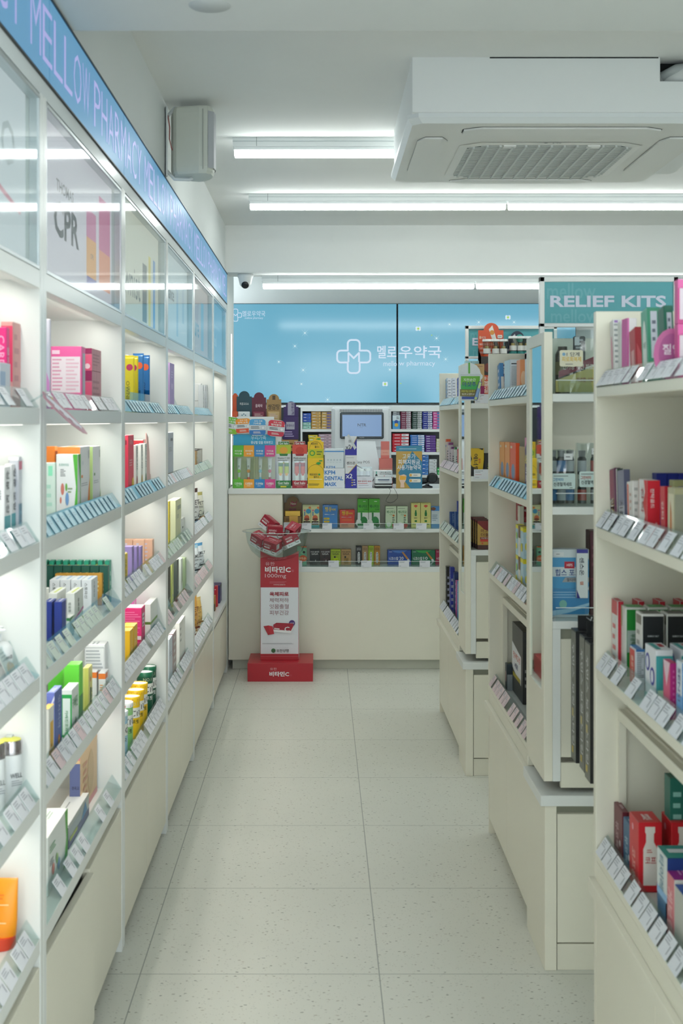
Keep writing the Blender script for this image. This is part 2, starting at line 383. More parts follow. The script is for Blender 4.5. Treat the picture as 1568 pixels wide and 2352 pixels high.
# ---------------------------------------------------------------- loudspeaker on the wall
def speaker():
    t = empty('wall_speaker', (-.525, 4.40, 2.33), 'cream loudspeaker on a bracket high on the wall', 'speaker'); m = mat('d3d6cb', .5)
    # profile in XY (plan): back narrow, front wide curved; extruded in Z
    pr = [(.030, -.045), (.022, -.03), (.022, .03), (.030, .045), (.10, .085), (.128, .09), (.150, .075), (.163, .035), (.166, 0), (.163, -.035), (.150, -.075), (.128, -.09), (.10, -.085)]
    def body(b):
        lay = [(-.113, .90), (-.104, .97), (-.09, 1), (.09, 1), (.107, .97), (.113, .93)]; n = len(pr); cx = .095
        vs = [(cx+(x-cx)*k, y*k, z) for z, k in lay for x, y in pr]
        fs = [(j*n+i, j*n+(i+1) % n, (j+1)*n+(i+1) % n, (j+1)*n+i)[::1] for j in range(len(lay)-1) for i in range(n)]
        b.add(vs, [f[::-1] for f in fs] + [tuple(range(n)), tuple(range((len(lay)-1)*n, len(lay)*n))[::-1]], m)
        b.box(.112, -.093, -.10, .1135, .093, .10, mat('a9ada5'))
    child('body', t, body)
    def gr(b):
        q = [(.1295, -.0912), (.152, -.0765), (.1655, -.036), (.1685, 0), (.1655, .036), (.152, .0765)]; n = len(q)
        vs = [(x, y, z) for z in (-.095, .095) for x, y in q]
        b.add(vs, [(i, i+1, n+i+1, n+i) for i in range(n-1)], mat('b9bcc0', .6))
    child('grille', t, gr)
    child('bracket', t, lambda b: (b.box(0, -.014, -.115, .005, .014, .12, PLAST), b.tube([(.003, 0, .085), (.03, 0, .118), (.09, 0, .119)], .006, PLAST), b.tube([(.003, 0, -.095), (.03, 0, -.122), (.08, 0, -.122), (.09, 0, -.115)], .006, PLAST)))
    child('cable', t, lambda b: b.tube([(.006, -.01, .09), (.012, -.012, .05), (.011, -.014, .01), (.018, -.014, -.02), (.027, -.012, -.035)], .0022, mat('b5706a', .5)))
    t.rotation_euler = (0, 0, R(14))
speaker()
# cctv dome
def cctv():
    t = empty('security_camera', (-.422, 7.27, 2.208), 'white dome security camera with a black eye beside the end light', 'camera')
    child('base', t, lambda b: b.lathe([(.034, 0), (.044, -.001), (.044, -.016), (.040, -.022), (.034, -.05), (.03, -.055)][::-1], WHITE, 28))
    def ball(b):
        pr = [(.03*math.cos(a), .034*math.sin(a) - .045) for a in [R(q) for q in range(-88, 1, 11)]]; b.lathe([(r*1.15, z) for r, z in pr], WHITE, 24)
    child('housing', t, ball)
    def eye(b):
        b.T = Matrix.Rotation(R(25), 4, 'X'); b.lathe([(.021, -.034), (.019, -.0385), (.008, -.041)], DARK, 24, ax='y')
    e = child('lens', t, eye); e.location = (0, 0, -.05)
cctv()
# ---------------------------------------------------------------- LED sign band on the wall
def led_sign():
    z0, z1 = 2.036, 2.198; y0, y1 = 1.55, 7.205
    t = empty('led_sign', (-.52, y0, z0), 'long blue LED band with violet running letters above the wall shelving', 'sign')
    led = bpy.data.materials.new('led_pixels'); led.use_nodes = True; nt = led.node_tree; bs = nt.nodes['Principled BSDF']; L = nt.links.new
    tc = nt.nodes.new('ShaderNodeTexCoord'); vo = nt.nodes.new('ShaderNodeTexVoronoi'); vo.inputs['Scale'].default_value = 260; vo.inputs['Randomness'].default_value = 0
    cr = nt.nodes.new('ShaderNodeValToRGB'); L(tc.outputs['Object'], vo.inputs['Vector']); L(vo.outputs['Distance'], cr.inputs[0])
    cr.color_ramp.elements[0].color = lin('74b4dc')+(1,); cr.color_ramp.elements[0].position = .3; cr.color_ramp.elements[1].color = lin('4688b6')+(1,); cr.color_ramp.elements[1].position = .55
    bs.inputs['Base Color'].default_value = (.05, .06, .07, 1); bs.inputs['Roughness'].default_value = .35
    L(cr.outputs[0], bs.inputs['Emission Color']); bs.inputs['Emission Strength'].default_value = .72; bs.inputs['Specular IOR Level'].default_value = .08
    n = 6; L_ = y1 - y0
    for i in range(n):
        a, c = i*L_/n, (i+1)*L_/n
        child('display_module', t, lambda b: b.box(-.02, a+.002, 0, 0, c-.002, z1-z0, led))
    child('frame', t, lambda b: (b.box(-.028, -.004, -.003, .0015, L_+.004, -.0005, DARK), b.box(-.028, -.004, z1-z0+.0005, .003, L_+.004, z1-z0+.004, DARK)))
    vi = mat('b3b2ec', .4, 'e', .8, nm='led_letter')
    for k in range(-1, 4):
        ys = 2.32 + 1.505*k
        for word, s, e in (('MELLOW', 0, .61), ('PHARMACY', .652, 1.45)):
            m = len(word)
            for i, chh in enumerate(word):
                a = ys + s + (e-s)*i/m + .006; c = ys + s + (e-s)*(i+1)/m - .010
                if a < y0 + .01 or c > y1 - .01: continue
                vs, fs, tw, th = glyphs(chh, -.012)
                b = MB(); b.add([(.0012, (c-a)/2 + x*(c-a)/tw, .0815 + y*.105/th) for x, y in vs], fs, vi)
                o = b.build('letter', t); o.location = (0, a-y0, 0)
led_sign()
# ---------------------------------------------------------------- wall shelving bays
TAGW = mat('e3e6ec', .5); TAGB = mat('a9d5e6', .45)
def tag_mesh(style):
    b = MB(); w, h = .050, .037
    if style == 'b': w = .034
    b.box(-w/2, -.0004, 0, w/2, .0004, h, {'w': TAGW, 'b': mat('bfe0ee', .45), 'p': mat('e5cfd2'), 'g': mat('cfdccf')}[style])
    els = [('l', 3, .08, .55, .7, .92, 'a9adb6'), ('r', .76, .2, .82, .62, '8f949c')] if style != 'b' else [('l', 2, .2, .5, .8, .8, 'a8c4d4')]
    b.deco((Vector((-w/2, -.0004, 0)), X, Z, -Y), w, h, els); return b.mesh('price_tag')
TAGM = {s: tag_mesh(s) for s in 'wbpg'}
def rail(parent, length, style, facing, loc, rnd, fill=.95):
    """clear price rail, sloping back; local x along the shelf, outward -y; facing = rotation about z"""
    r = bpy.data.objects.new('price_rail', None)
    b = MB(); k = .030
    b.add([(0, -.0, 0), (length, 0, 0), (length, k*.8, k*1.2), (0, k*.8, k*1.2)], [(0, 1, 2, 3)], ACR)
    b.add([(0, .0015, 0), (length, .0015, 0), (length, k*.8+.0015, k*1.2), (0, k*.8+.0015, k*1.2)], [(0, 3, 2, 1)], ACR)
    if 'B' in style:
        c0, c1 = {'B': (0, 1)}.get(style, (.0, 1))
        b.add([(length*c0, .0009, .001), (length*c1, .0009, .001), (length*c1, k*.8+.0009, k*1.2-.001), (length*c0, k*.8+.0009, k*1.2-.001)], [(0, 1, 2, 3)], TAGB)
    r = b.build('price_rail', parent); r.location = loc; r.rotation_euler = (0, 0, facing)
    x = .03
    st = {'B': 'b', 'W': 'w', 'P': 'p', 'G': 'g', 'M': 'w'}[style[0]]; pitch = .062 if st == 'b' else .056
    while x < length - .03:
        if rnd.random() < fill:
            o = bpy.data.objects.new('price_tag', TAGM[st if rnd.random() > .15 or style != 'M' else 'p']); COL.objects.link(o); o.parent = r
            o.location = (x, -.0012, .002); o.rotation_euler = (-math.atan2(.8, 1.2), 0, 0)
        x += pitch * (1 if st == 'b' else rnd.choice((1, 1, 1.12, 1.4)))
    return r
POST = 1.0
def poster(kind, w, h):
    """graphics of the backlit poster, aisle side; u runs towards the counter"""
    if kind == 0: return 'd6dade', [('q', [(.1, .62), (.95, .30), (.95, .27), (.1, .58)], 'c9798c'), ('T', 'LABO', .5, .5, .9, .75, 'a9b2b5')]
    if kind == 1: return 'd9cfd8', [('T', 'THOMAS', .22, .60, .44, .68, '4d4a52'), ('B', 'CPR', .20, .30, .50, .54, '3f3b44'), ('r', .60, .45, .74, .66, 'cf6f9e'), ('r', .60, .16, .74, .45, 'e8a04c'), ('r', .60, .08, .74, .16, '6f5aa0'), ('r', .78, .42, .96, .84, 'cc4f8c'), ('r', .78, .12, .96, .42, 'e98a5c'), ('T', 'CPR', .63, .30, .71, .34, '4d4a52')]
    if kind == 2: return 'd8d2bf', [('t', 'Ownist', .03, .22, .52, .52, '3d4a4d'), ('r', .57, .05, .68, .62, '6b6a66'), ('r', .72, .0, .78, .74, 'e0c94f'), ('r', .84, .0, .90, .74, '5d8fc4'), ('c', .62, .38, .03, 'd98a4a')]
    if kind == 3: return 'd3dadb', [('T', 'biodance', .08, .48, .46, .64, '4d5558'), ('r', .55, .1, .62, .75, 'a4bdd0'), ('r', .78, .3, .86, .8, 'b4c4cf')]
    if kind == 4: return 'cbb4ad', [('q', [(.2, .6), (.5, .75), (.45, .4)], 'c3a19c'), ('T', 'cure', .2, .25, .5, .45, '55808f'), ('r', .6, .1, .75, .8, '8fb2c4')]
    return '8fb6cf', [('T', 'heal', .2, .3, .7, .5, 'c8dcea'), ('r', .3, .6, .8, .65, 'a8c8dc')]
BAYNAME = ['first', 'second', 'third', 'fourth', 'fifth', 'sixth']
STY = {0: 'WWWWW', 1: 'WBGMW', 2: 'BBMWW', 3: 'BMGPW', 4: 'BGWPW', 5: ''}
def left_bay(i):
    y0, y1 = LBAY[i]; th = .027; L = y1 - y0; zt = 2.0; rnd = random.Random(i)
    t = empty('wall_shelf_unit', (LX, y0, 0), '%s shelving bay from the near end along the wall, lit shelves over cupboard doors' % BAYNAME[i] if i < 5 else 'end bay of the wall shelving, open lit niche next to the counter', 'shelving', 'lit wall shelving bays')
    D = .375
    for k in (0, 1):
        child('side_panel', t, lambda b: b.box(-D, 0 if k == 0 else L-th, 0, 0, th if k == 0 else L, zt, CABL, .0015))
    child('back_panel', t, lambda b: b.box(-D, th, .04, -D+.008, L-th, zt, CABL))
    zs = [5] if i == 5 else [1, 2, 3, 4, 5]
    for s in zs:
        z = LZ[s] - (.03 if i == 5 else 0)
        sh = child('shelf', t, lambda b: b.box(-D+.008, th, z-.030, -.001, L-th, z, CABL, .001))
    child('top_panel', t, lambda b: (b.box(-D+.008, th, 1.651, -.02, L-th, 1.669, CABL), b.box(-.02, th, 1.635, -.001, L-th, 1.669, CABL, .001)))
    # light box behind glass
    g0, g1 = 1.672, 1.992
    lb = child('light_box', t, lambda b: b.box(-.06, th, 1.669, -.03, L-th, zt, CABL))
    pc, els = poster(i, 1, 1)
    b = MB(); b.box(-.029, th+.008, g0+.006, -.026, L-th-.008, g1, mat(pc, .5, 'e', POST)); b.deco((Vector((-.026, th+.008, g0+.006)), Y, Z, X), L-2*th-.016, g1-g0-.006, els, em=lambda c: mat(c, .5, 'e', POST)); b.build('poster', lb)
    b = MB(); b.box(-.006, th+.006, g0+.003, -.003, L-th-.006, g1, ACR); b.build('cover_glass', lb)
    b = MB()
    for a in ((th, g0-.003, L-th, g0+.005), (th, g1-.006, L-th, g1+.002)): b.box(-.02, a[0], a[1], -.0005, a[2], a[3], ALU, .001)
    for a in ((th, th+.007), (L-th-.007, L-th)): b.box(-.02, a[0], g0, -.0005, a[1], g1, ALU, .001)
    b.build('glass_frame', lb)
    # sloping cornice under the sign
    def corn(b):
        b.add([(0, 0, zt-.004), (0, L, zt-.004), (-.003, L, zt+.032), (-.003, 0, zt+.032), (-.05, 0, zt-.004), (-.05, L, zt-.004), (-.05, 0, zt+.03), (-.05, L, zt+.03)], [(0, 1, 2, 3), (4, 5, 1, 0)[::-1], (3, 2, 7, 6), (0, 3, 6, 4), (1, 5, 7, 2)], mat('e3e9ea', .25))
    child('cornice', t, corn)
    if i < 5:
        for q, s in enumerate((1, 2, 3, 4, 5)):
            rail(t, L-2*th-.01, STY[i][q], R(90), (0.0, th+.005, LZ[s]+.001), rnd, .55 if s == 5 and i == 1 else .93)
            zz = (LZ[s-1]-.030 if s > 1 else 1.651)
            ls = child('led_strip', t, lambda b: b.box(-.034, th+.03, zz-.0012, -.026, L-th-.03, zz-.0004, LEDM))
            area_light('shelf_led', (LX-.05, y0+L/2, zz-.007), .008, L-2*th-.08, LED, LED_COL, (0, R(30), 0))
    else:
        area_light('shelf_led', (LX-.05, y0+L/2, 1.63), .008, L-.12, LED*1.2, LED_COL, (0, R(30), 0))
    n = 2
    for k in range(n):
        a = th + .002 + (L-2*th-.004)*k/n + .0012; c = th + .002 + (L-2*th-.004)*(k+1)/n - .0012
        if i == 1 and k == 0:
            dr = child('door', t, lambda b: b.box(0, 0, .04, .018, c-a, .372, CAB, .0015)); dr.location = (-.019, a, 0); dr.rotation_euler = (0, 0, R(-1.4))
        else:
            dr = child('door', t, lambda b: b.box(-.019, a, .04, -.001, c, .378, CAB, .0015))
    child('finger_pull', t, lambda b: b.box(-.05, th, .372, -.028, L-th, .398, mat('9a9c8e', .5)))
    child('plinth', t, lambda b: b.box(-.07, th, 0, -.055, L-th, .07, CAB))
for i in range(6): left_bay(i)
# ---------------------------------------------------------------- gondolas
GX1 = .965
def g_bay(yn, yf, label, sty, seed, names=''):
    """side shelving bay facing the aisle; local x = depth"""
    t = empty('gondola_shelf', (RX, yn, 0), label, 'shelving', 'aisle shelving bays'); L = yf - yn; th = .022; D = GX1 - RX; rnd = random.Random(seed)
    for k in (0, 1):
        child('side_panel', t, lambda b: b.box(0, 0 if k == 0 else L-th, .446, D, th if k == 0 else L, 1.615, CAB, .0015))
    child('back_panel', t, lambda b: b.box(D-.012, th, .446, D, L-th, 1.60, CAB))
    for s in (1, 2, 3):
        child('shelf', t, lambda b: b.box(.001, th, RZ[s]-.020, D-.012, L-th, RZ[s], CAB, .001))
    child('bottom_shelf', t, lambda b: (b.box(.001, th, .446, D-.012, L-th, .484, CAB), b.box(.001, th, .484, .030, L-th, .502, CAB, .001), b.box(.03, th, .484, D-.012, L-th, .5015, mat('cfd2cf', .3))))
    child('inner_frame', t, lambda b: (b.box(.045, th, .775, .06, L-th, .797, CAB, .001), b.box(.045, L-th-.012, .5015, .06, L-th, .775, CAB) if seed != 11 else None, b.box(.06, th, .797, D-.012, L-th, .800, CAB)))
    child('base_slab', t, lambda b: b.box(-.012, 0, .418, D, L, .445, CAB, .001))
    child('base_body', t, lambda b: (b.box(.022, 0, .05, D, L, .418, CAB), b.box(.04, 0.01, 0, D, L-.01, .05, CAB), b.box(.001, 0, 0.0, .022, .018, .418, CAB), b.box(.001, L-.018, 0.0, .022, L, .418, CAB), b.box(.020, .018, .395, .0225, L-.018, .418, mat('8f9080'))))
    n = 2; w = (L-.036)/n
    for k in range(n): child('door', t, lambda b: b.box(.002, .018+w*k+.001, .05, .020, .018+w*(k+1)-.001, .396, CAB, .001))
    for q, s in enumerate((1, 2, 3, 4)):
        rail(t, L-2*th-.006, sty[q], R(-90), (-0.001, L-th-.003, RZ[s]+.001), rnd)
    return t
def g_cap(yn, yf, label, head, x1=GX1):
    t = empty('gondola_end_unit', (RX, yn, 0), label, 'shelving'); L = yf - yn; D = x1 - RX
    # left flank: frame with mirror
    def fl(b):
        b.box(0, 0, .475, .022, .04, 1.615, CAB, .001); b.box(0, L-.03, .475, .022, L, 1.615, CAB, .001)
        b.box(0, .04, 1.585, .022, L-.03, 1.615, CAB); b.box(0, .04, .475, .022, L-.03, .70, CAB)
    child('side_frame', t, fl)
    child('mirror_panel', t, lambda b: b.box(.004, .04, .70, .018, L-.03, 1.585, MIRR))
    child('side_panel', t, lambda b: b.box(D-.022, 0, .475, D, L, 1.615, CAB, .001))
    child('back_panel', t, lambda b: b.box(.022, L-.012, .475, D-.022, L, 1.458, CAB))
    for s in (1, 2, 3): child('shelf', t, lambda b: b.box(.0221, .001, RZ[s]-.020, D-.0221, L-.012, RZ[s], CABL, .001))
    child('door_stile', t, lambda b: (b.box(.0221, 0, .475, .042, .02, .861, CABL), b.box(.0421, .012, .835, D-.0221, .02, .861, mat('8f9080'))))
    child('door', t, lambda b: b.box(.043, .004, .535, D-.024, .018, .835, CAB, .001))
    child('drawer', t, lambda b: b.box(.043, .002, .458, D-.024, .018, .522, CAB, .001))
    child('base_slab', t, lambda b: b.box(-.012, -.022, .418, D, L, .445, CABL, .001))
    child('base_body', t, lambda b: (b.box(0, -.012, 0, .03, L, .418, CAB, .001), b.box(.03, .01, .0, D, L, .418, CAB), b.box(.0305, .006, .38, D, .0101, .418, mat('8f9080'))))
    child('drawer', t, lambda b: b.box(.032, -.010, .07, D, .009, .395, CAB, .001))
    child('plinth', t, lambda b: b.box(.032, -.008, .0, D, .009, .066, CAB, .001))
    # header
    hx0, hx1, hz0, hz1 = .0232, D-.004, 1.652, 1.7765; hy = .20
    def hf(b):
        b.box(hx0, hy, 1.459, hx0+.013, hy+.02, hz1, CABL, .001); b.box(hx1-.013, hy, 1.62, hx1, hy+.02, hz1, CABL, .001)
        b.box(hx0, hy, hz1-.013, hx1, hy+.02, hz1, CABL, .001); b.box(hx0, hy, hz0-.010, hx1, hy+.02, hz0, CABL, .001)
    child('header_frame', t, hf)
    w = hx1-hx0-.026
    def hp(b):
        b.box(hx0+.013, hy+.006, hz0, hx1-.013, hy+.014, hz1-.013, mat('54a7af', .45))
        b.deco((Vector((hx0+.013, hy+.006, hz0)), X, Z, -Y), w, hz1-hz0-.013, [('T', 'mellow', .02, .56, .40, 1.0, '67b1b8'), ('T', 'mellow', .05, .02, .42, .34, '67b1b8'), ('B', head, .045, .39, .945 if len(head) > 2 else .11, .67, 'd3d9ea')], eps=.0005)
    child('header_board', t, hp)
    return t
g_bay(5.33, 6.22, 'white gondola shelf bay beside the sales counter, blue cartons below', 'BPGW', 11)
g_cap(5.10, 5.33, 'end unit with teal header before the counter, orange bottle display on top', 'E')
g_bay(3.56, 4.40, 'cream gondola shelf bay holding stacked lemon boxes and red vitamin boxes', 'BBMP', 12)
g_cap(3.30, 3.56, 'end unit with teal header reading relief kits', 'RELIEF KITS')
g_bay(1.72, 2.70, 'cream gondola shelf bay at the frame edge with leaning cartons on top', 'WWWW', 13)
# ---------------------------------------------------------------- counter
CY = 7.26; CT = 1.01
def sx(x, d): return (x - VX) * d / FPX
def sz(y, d): return EYE - (y - VY) * d / FPX
def counter():
    t = empty('sales_counter', (-.516, CY, 0), 'cream sales counter with an open niche of two display shelves', 'counter'); W_ = 2.1; D = .55; n0 = sx(648, CY)+.516; n1 = 1.45
    def q(nm, *a, m=CAB, c=.001): return child(nm, t, lambda b: b.box(*a, m, c))
    q('countertop', -.002, -.008, CT-.03, W_, D, CT, m=CABL, c=.002)
    q('front_panel', 0, 0, .055, n0, .02, .98)
    q('front_panel', n0, 0, .055, W_, .02, .545)
    q('front_panel', n1, 0, .545, W_, .02, .98)
    q('niche_side', n0, .02, .545, n0+.002, .30, .98); q('niche_side', n1, .02, .545, n1+.002, .30, .98)
    q('niche_back', n0, .28, .545, n1, .30, .98)
    q('niche_shelf', n0+.002, 0.0, .765, n1, .28, .785, m=CABL)
    q('niche_shelf', n0+.002, 0.0, .545, n1, .28, .574, m=CABL)
    q('plinth', .02, .03, 0, W_, .05, .055, m=mat('c9cabc', .5, 'lam'))
    q('body', 0.0, .30, .055, W_, D-.01, .98)
    for z in (.786, .575):
        def lip(b):
            a, c = n0+.01, n1-.01
            b.add([(a, .006, z), (c, .006, z), (c, -.004, z+.030), (a, -.004, z+.030)], [(0, 1, 2, 3)], ACR)
            b.add([(a, .008, z), (c, .008, z), (c, -.002, z+.030), (a, -.002, z+.030)], [(0, 3, 2, 1)], ACR)
            b.add([(a, .009, z+.0008), (c, .009, z+.0008), (c, .09, z+.0008), (a, .09, z+.0008)], [(0, 1, 2, 3)], ACR)
            b.tube([(a, -.004, z+.030), (c, -.004, z+.030)], .0012, mat('e8f0f0', .1), 6)
        child('price_rail', t, lip)
    cards = [(704, 22, .786), (751, 22, .786), (846, 24, .786), (915, 24, .786), (967, 24, .786), (663, 23, .790), (766, 24, .577), (841, 24, .577), (927, 24, .577), (975, 24, .577), (689, 9, .577)]
    for x, w, z in cards:
        ww = w*CY/FPX
        b = MB(); b.box(-ww/2, -.0005, 0, ww/2, .0005, .037, TAGW); b.deco((Vector((-ww/2, -.0005, 0)), X, Z, -Y), ww, .037, [('l', 2, .06, .62, .6, .9, 'a9adb6'), ('l', 1, .06, .1, .3, .25, 'a0a5ae')])
        o = b.build('price_card', t); o.location = (sx(x, CY)+.516, -.007, z-.004); o.rotation_euler = (R(4), 0, R(0))
counter()
# vertical light strip beside the counter
b = MB(); b.box(-.006, -.006, 0, 0, .006, .87, mat((1, 1, .97), .4, 'e', 1.6, nm='strip_white')); o = b.build('light_strip', label='thin vertical white light strip on the wall end behind the counter', cat='light'); o.location = (-.514, 7.52, 1.02)
# ---------------------------------------------------------------- screens behind the counter
SY = 8.85
def screen(x0, x1, label, els):
    z0, z1 = 1.508, 2.187
    t = empty('wall_screen', (x0, SY, z0), label, 'screen', 'wall screens'); w = x1-x0; h = z1-z0
    child('bezel', t, lambda b: b.box(0, 0, 0, w, .05, h, DARK, .002))
    m = screen_mat('screen_glow', '74bdd8', '6fb9d4', .80)
    child('display', t, lambda b: b.box(.004, -.002, .004, w-.004, -.0002, h-.004, m))
    e = {}
    def em(c):
        if c not in e: e[c] = mat(c, .3, 'e', .85, nm='screen_graphic')
        return e[c]
    for nm, g in els:
        b = MB(); b.deco((Vector((0, -.0022, 0)), X, Z, -Y), w, h, g, eps=.00012, em=em); b.build(nm, t)
def U(x, x0, w): return (sx(x, SY) - x0) / w
def V(y): return (sz(y, SY) - 1.508) / .679
def rrect(x0, y0, x1, y1, r, n=5):
    out = []
    for cx, cy, a in ((x1-r, y0+r, -90), (x1-r, y1-r, 0), (x0+r, y1-r, 90), (x0+r, y0+r, 180)):
        out += [(cx + r*math.cos(R(a+90*i/n)), cy + r*math.sin(R(a+90*i/n))) for i in range(n+1)]
    return out
def strokes(pts, w, closed=True):
    """thin band polygons along a pixel path"""
    out = []; n = len(pts)
    for i in range(n if closed else n-1):
        a, c = Vector(pts[i]), Vector(pts[(i+1) % n]); d = (c-a)
        if d.length < 1e-6: continue
        d.normalize(); p = Vector((-d.y, d.x))*w/2; a = a - d*w*.3; c = c + d*w*.3
        out.append([tuple(a-p), tuple(c-p), tuple(c+p), tuple(a+p)])
    return out
def logo_els(cx, cy, R_, x0, w, col, lw):
    """rounded cross outline with an M inside, pixel units"""
    a = R_*.36; q = R_*.22; P = []
    def arc(ax, ay, r, s, e, n=4): return [(ax + r*math.cos(R(s+(e-s)*i/n)), ay + r*math.sin(R(s+(e-s)*i/n))) for i in range(n+1)]
    for k in range(4):
        g = []
        g += arc(R_-q, -a-.0+q-.0, q, -90, 0) if 0 else []
        pts = [(a+.0, -R_+q), (a, -a-q*.3), (a+q*.3, -a), (R_-q, -a)]
        g = arc(a-q, -R_+q, q, -90, 0) + [(a, -a)] + arc(R_-q, -a+q, q, -90, 0)
        for x, y in g:
            for _ in range(k): x, y = -y, x
            P.append((cx+x, cy+y))
    el = [('q', [(U(x, x0, w), V(y)) for x, y in s], col) for s in strokes(P, lw)]
    m = [(cx-R_*.32, cy+R_*.30), (cx-R_*.32, cy-R_*.22), (cx, cy+R_*.10), (cx+R_*.32, cy-R_*.22), (cx+R_*.32, cy+R_*.30)]
    el += [('q', [(U(x, x0, w), V(y)) for x, y in s], col) for s in strokes(m, lw, False)]
    return [('q', e[1] if (e[1][1][0]-e[1][0][0])*(e[1][2][1]-e[1][1][1])-(e[1][1][1]-e[1][0][1])*(e[1][2][0]-e[1][1][0]) > 0 else e[1][::-1], e[2]) for e in el]
def flower(x, y, x0, w):
    return [('c', U(x+dx*4, x0, w), V(y+dy*4), .0135, 'd8ecf6') for dx, dy in ((.8, .5), (-.8, .5), (.8, -.5), (-.8, -.5), (0, 0))] + [('c', U(x, x0, w), V(y), .011, 'a9d84f')]
def spark(x, y, r, x0, w):
    o = []
    for a in (0, 90, 45, 135):
        rr = r if a % 90 == 0 else r*.8
        dx, dy = rr*math.cos(R(a+45)), rr*math.sin(R(a+45)); p, q = -dy/rr*.35, dx/rr*.35
        o.append(('q', [(U(x-dx, x0, w), V(y-dy)), (U(x-p, x0, w), V(y-q)), (U(x+dx, x0, w), V(y+dy)), (U(x+p, x0, w), V(y+q))], 'c9ecf4'))
        o.append(('q', o[-1][1][::-1], 'c9ecf4'))
    return o + [('c', U(x, x0, w), V(y), .006, 'e8ffff')]
S1 = sx(912, SY); xa, wa = S1-1.215, 1.213; xb, wb = S1+.002, 1.213
LC = 'd3e6fa'
e1 = [('cross_logo', logo_els(812, 819, 38, xa, wa, LC, 4.2)), ('cross_logo', logo_els(541, 724, 14, xa, wa, LC, 1.6))]
e1 += [('wordmark', [('t', '멜로우약국', U(557, xa, wa), V(727), U(609, xa, wa), V(714), LC), ('t', 'mellow pharmacy', U(562, xa, wa), V(734), U(604, xa, wa), V(728), LC)])]
e1 += [('wordmark', [('T', '멜로', U(866, xa, wa), V(823), U(910, xa, wa), V(794), LC), ('t', 'mello', U(880, xa, wa), V(841), U(911, xa, wa), V(829), LC)])]
e1 += [('sparkle', spark(*s, xa, wa)) for s in ((700, 765, 12), (677, 795, 10), (640, 831, 8), (696, 850, 11), (895, 849, 9), (752, 918, 10), (692, 882, 6))]
e1 += [('flower', flower(884, 882, xa, wa))]
e2 = [('wordmark', [('T', '우약국', U(916, xb, wb), V(823), U(1013, xb, wb), V(794), LC), ('t', 'w pharmacy', U(916, xb, wb), V(843), U(999, xb, wb), V(829), LC)])]
e2 += [('sparkle', spark(*s, xb, wb)) for s in ((1032, 745, 7), (1099, 740, 11), (1002, 777, 11), (1023, 825, 10), (1180, 740, 8))]
e2 += [('flower', flower(960, 755, xb, wb)), ('flower', flower(1166, 729, xb, wb)), ('green_dot', [('c', U(991, xb, wb), V(770), .006, 'a9d84f')]), ('green_dot', [('c', U(920, xb, wb), V(881), .006, 'a9d84f')])]
screen(xa, S1-.002, 'blue wall screen showing the outlined cross logo above the counter displays', e1)
screen(xb, xb+wb, 'blue wall screen with white flowers, behind the gondola with teal header', e2)
slab('trim_2', -2.3, SY-.02, 1.478, 3.0, SY+.05, 1.494, CABL)
# ---------------------------------------------------------------- shelving behind the counter
BY = 8.66
def backshelf():
    x0, x1 = sx(690, BY), 1.5
    t = empty('medicine_shelving', (x0, BY, 0), 'white open medicine shelving under the wall screens', 'shelving'); w = x1-x0; m = CABL; d = .18
    child('back_panel', t, lambda b: b.box(0, d-.006, .1, w, d, 1.477, mat('77797a', .7)))
    child('top_panel', t, lambda b: b.box(0, 0, 1.452, w, d, 1.477, m))
    for z in (1.315, 1.162, 1.010, .86): child('shelf', t, lambda b: b.box(.012, 0, z, w, d-.006, z+.018, m))
    for x in (0, sx(886, BY)-x0, w-.012): child('upright', t, lambda b: b.box(x, -.001, .1, x+.012, d, 1.4515, m))
backshelf()
slab('wall_rear_panel', -2.3, 8.83, .1, sx(690, BY)-.004, 8.85, 1.47, mat('2a2e33', .6))
def boxes(x0, x1, y0, y1, n, col, strip, desc, g, txt='dde0e6', cat='medicine box', yb=BY):
    """a pile of n flat cartons drawn between image rows y0 and y1"""
    zb = {985: 1.333, 1038: 1.180, 1090: 1.028}[y1]; h = (sz(y0, yb) - zb)/n; w = abs(sx(x1, yb)-sx(x0, yb)); xc = sx((x0+x1)/2, yb)
    me = carton_mesh('medicine_box', w-.001, .11, h-.0006, col, F=(('r', .55, .15, .98, .85, strip), ('l', 1, .12, .3, .5, .75, txt), ('l', 1, .6, .3, .9, .75, '5a5f68')))
    for k in range(n):
        put(me, 'medicine_box', (xc + random.uniform(-.0015, .0015), yb+.065, zb + k*h + .0003), '%s, %s in its pile from below' % (desc, ORD[k]), 'box', g)
    return
boxes(695, 714, 970, 985, 2, '8fc4b4', 'a9d4c6', 'mint flat medicine carton', 'mint medicine cartons')
def boxes2(x0, x1, ytop, ybase_z, n, col, strip, desc, g):
    yb = BY; zt = sz(ytop, yb); h = (zt-ybase_z)/n; w = abs(sx(x1, yb)-sx(x0, yb)); xc = sx((x0+x1)/2, yb)
    me = carton_mesh('medicine_box', w-.001, .11, h-.0006, col, F=(('r', .55, .15, .98, .85, strip), ('l', 1, .12, .3, .5, .75, 'dde0e6'), ('l', 1, .6, .3, .9, .75, '5a5f68')))
    for k in range(n): put(me, 'medicine_box', (xc + random.uniform(-.0015, .0015), yb+.065, ybase_z + k*h + .0003), '%s, %s in its pile from below' % (desc, ORD[k]), 'box', g)
a, c_, e_ = 1.3331, 1.1801, 1.0281
boxes2(695, 714, 949, sz(970, BY)+.0005, 3, '2a55b5', '3a66c8', 'blue flat carton over the mint ones behind the counter', 'blue medicine cartons')
boxes2(715, 737, 945.5, a, 6, 'c79a4b', 'd8b06a', 'amber flat carton beside the blue pile', 'amber medicine cartons')
boxes2(738, 760, 946, a, 6, 'c9a257', '7a6a9a', 'amber and violet flat carton by the sales terminal', 'amber and violet medicine cartons')
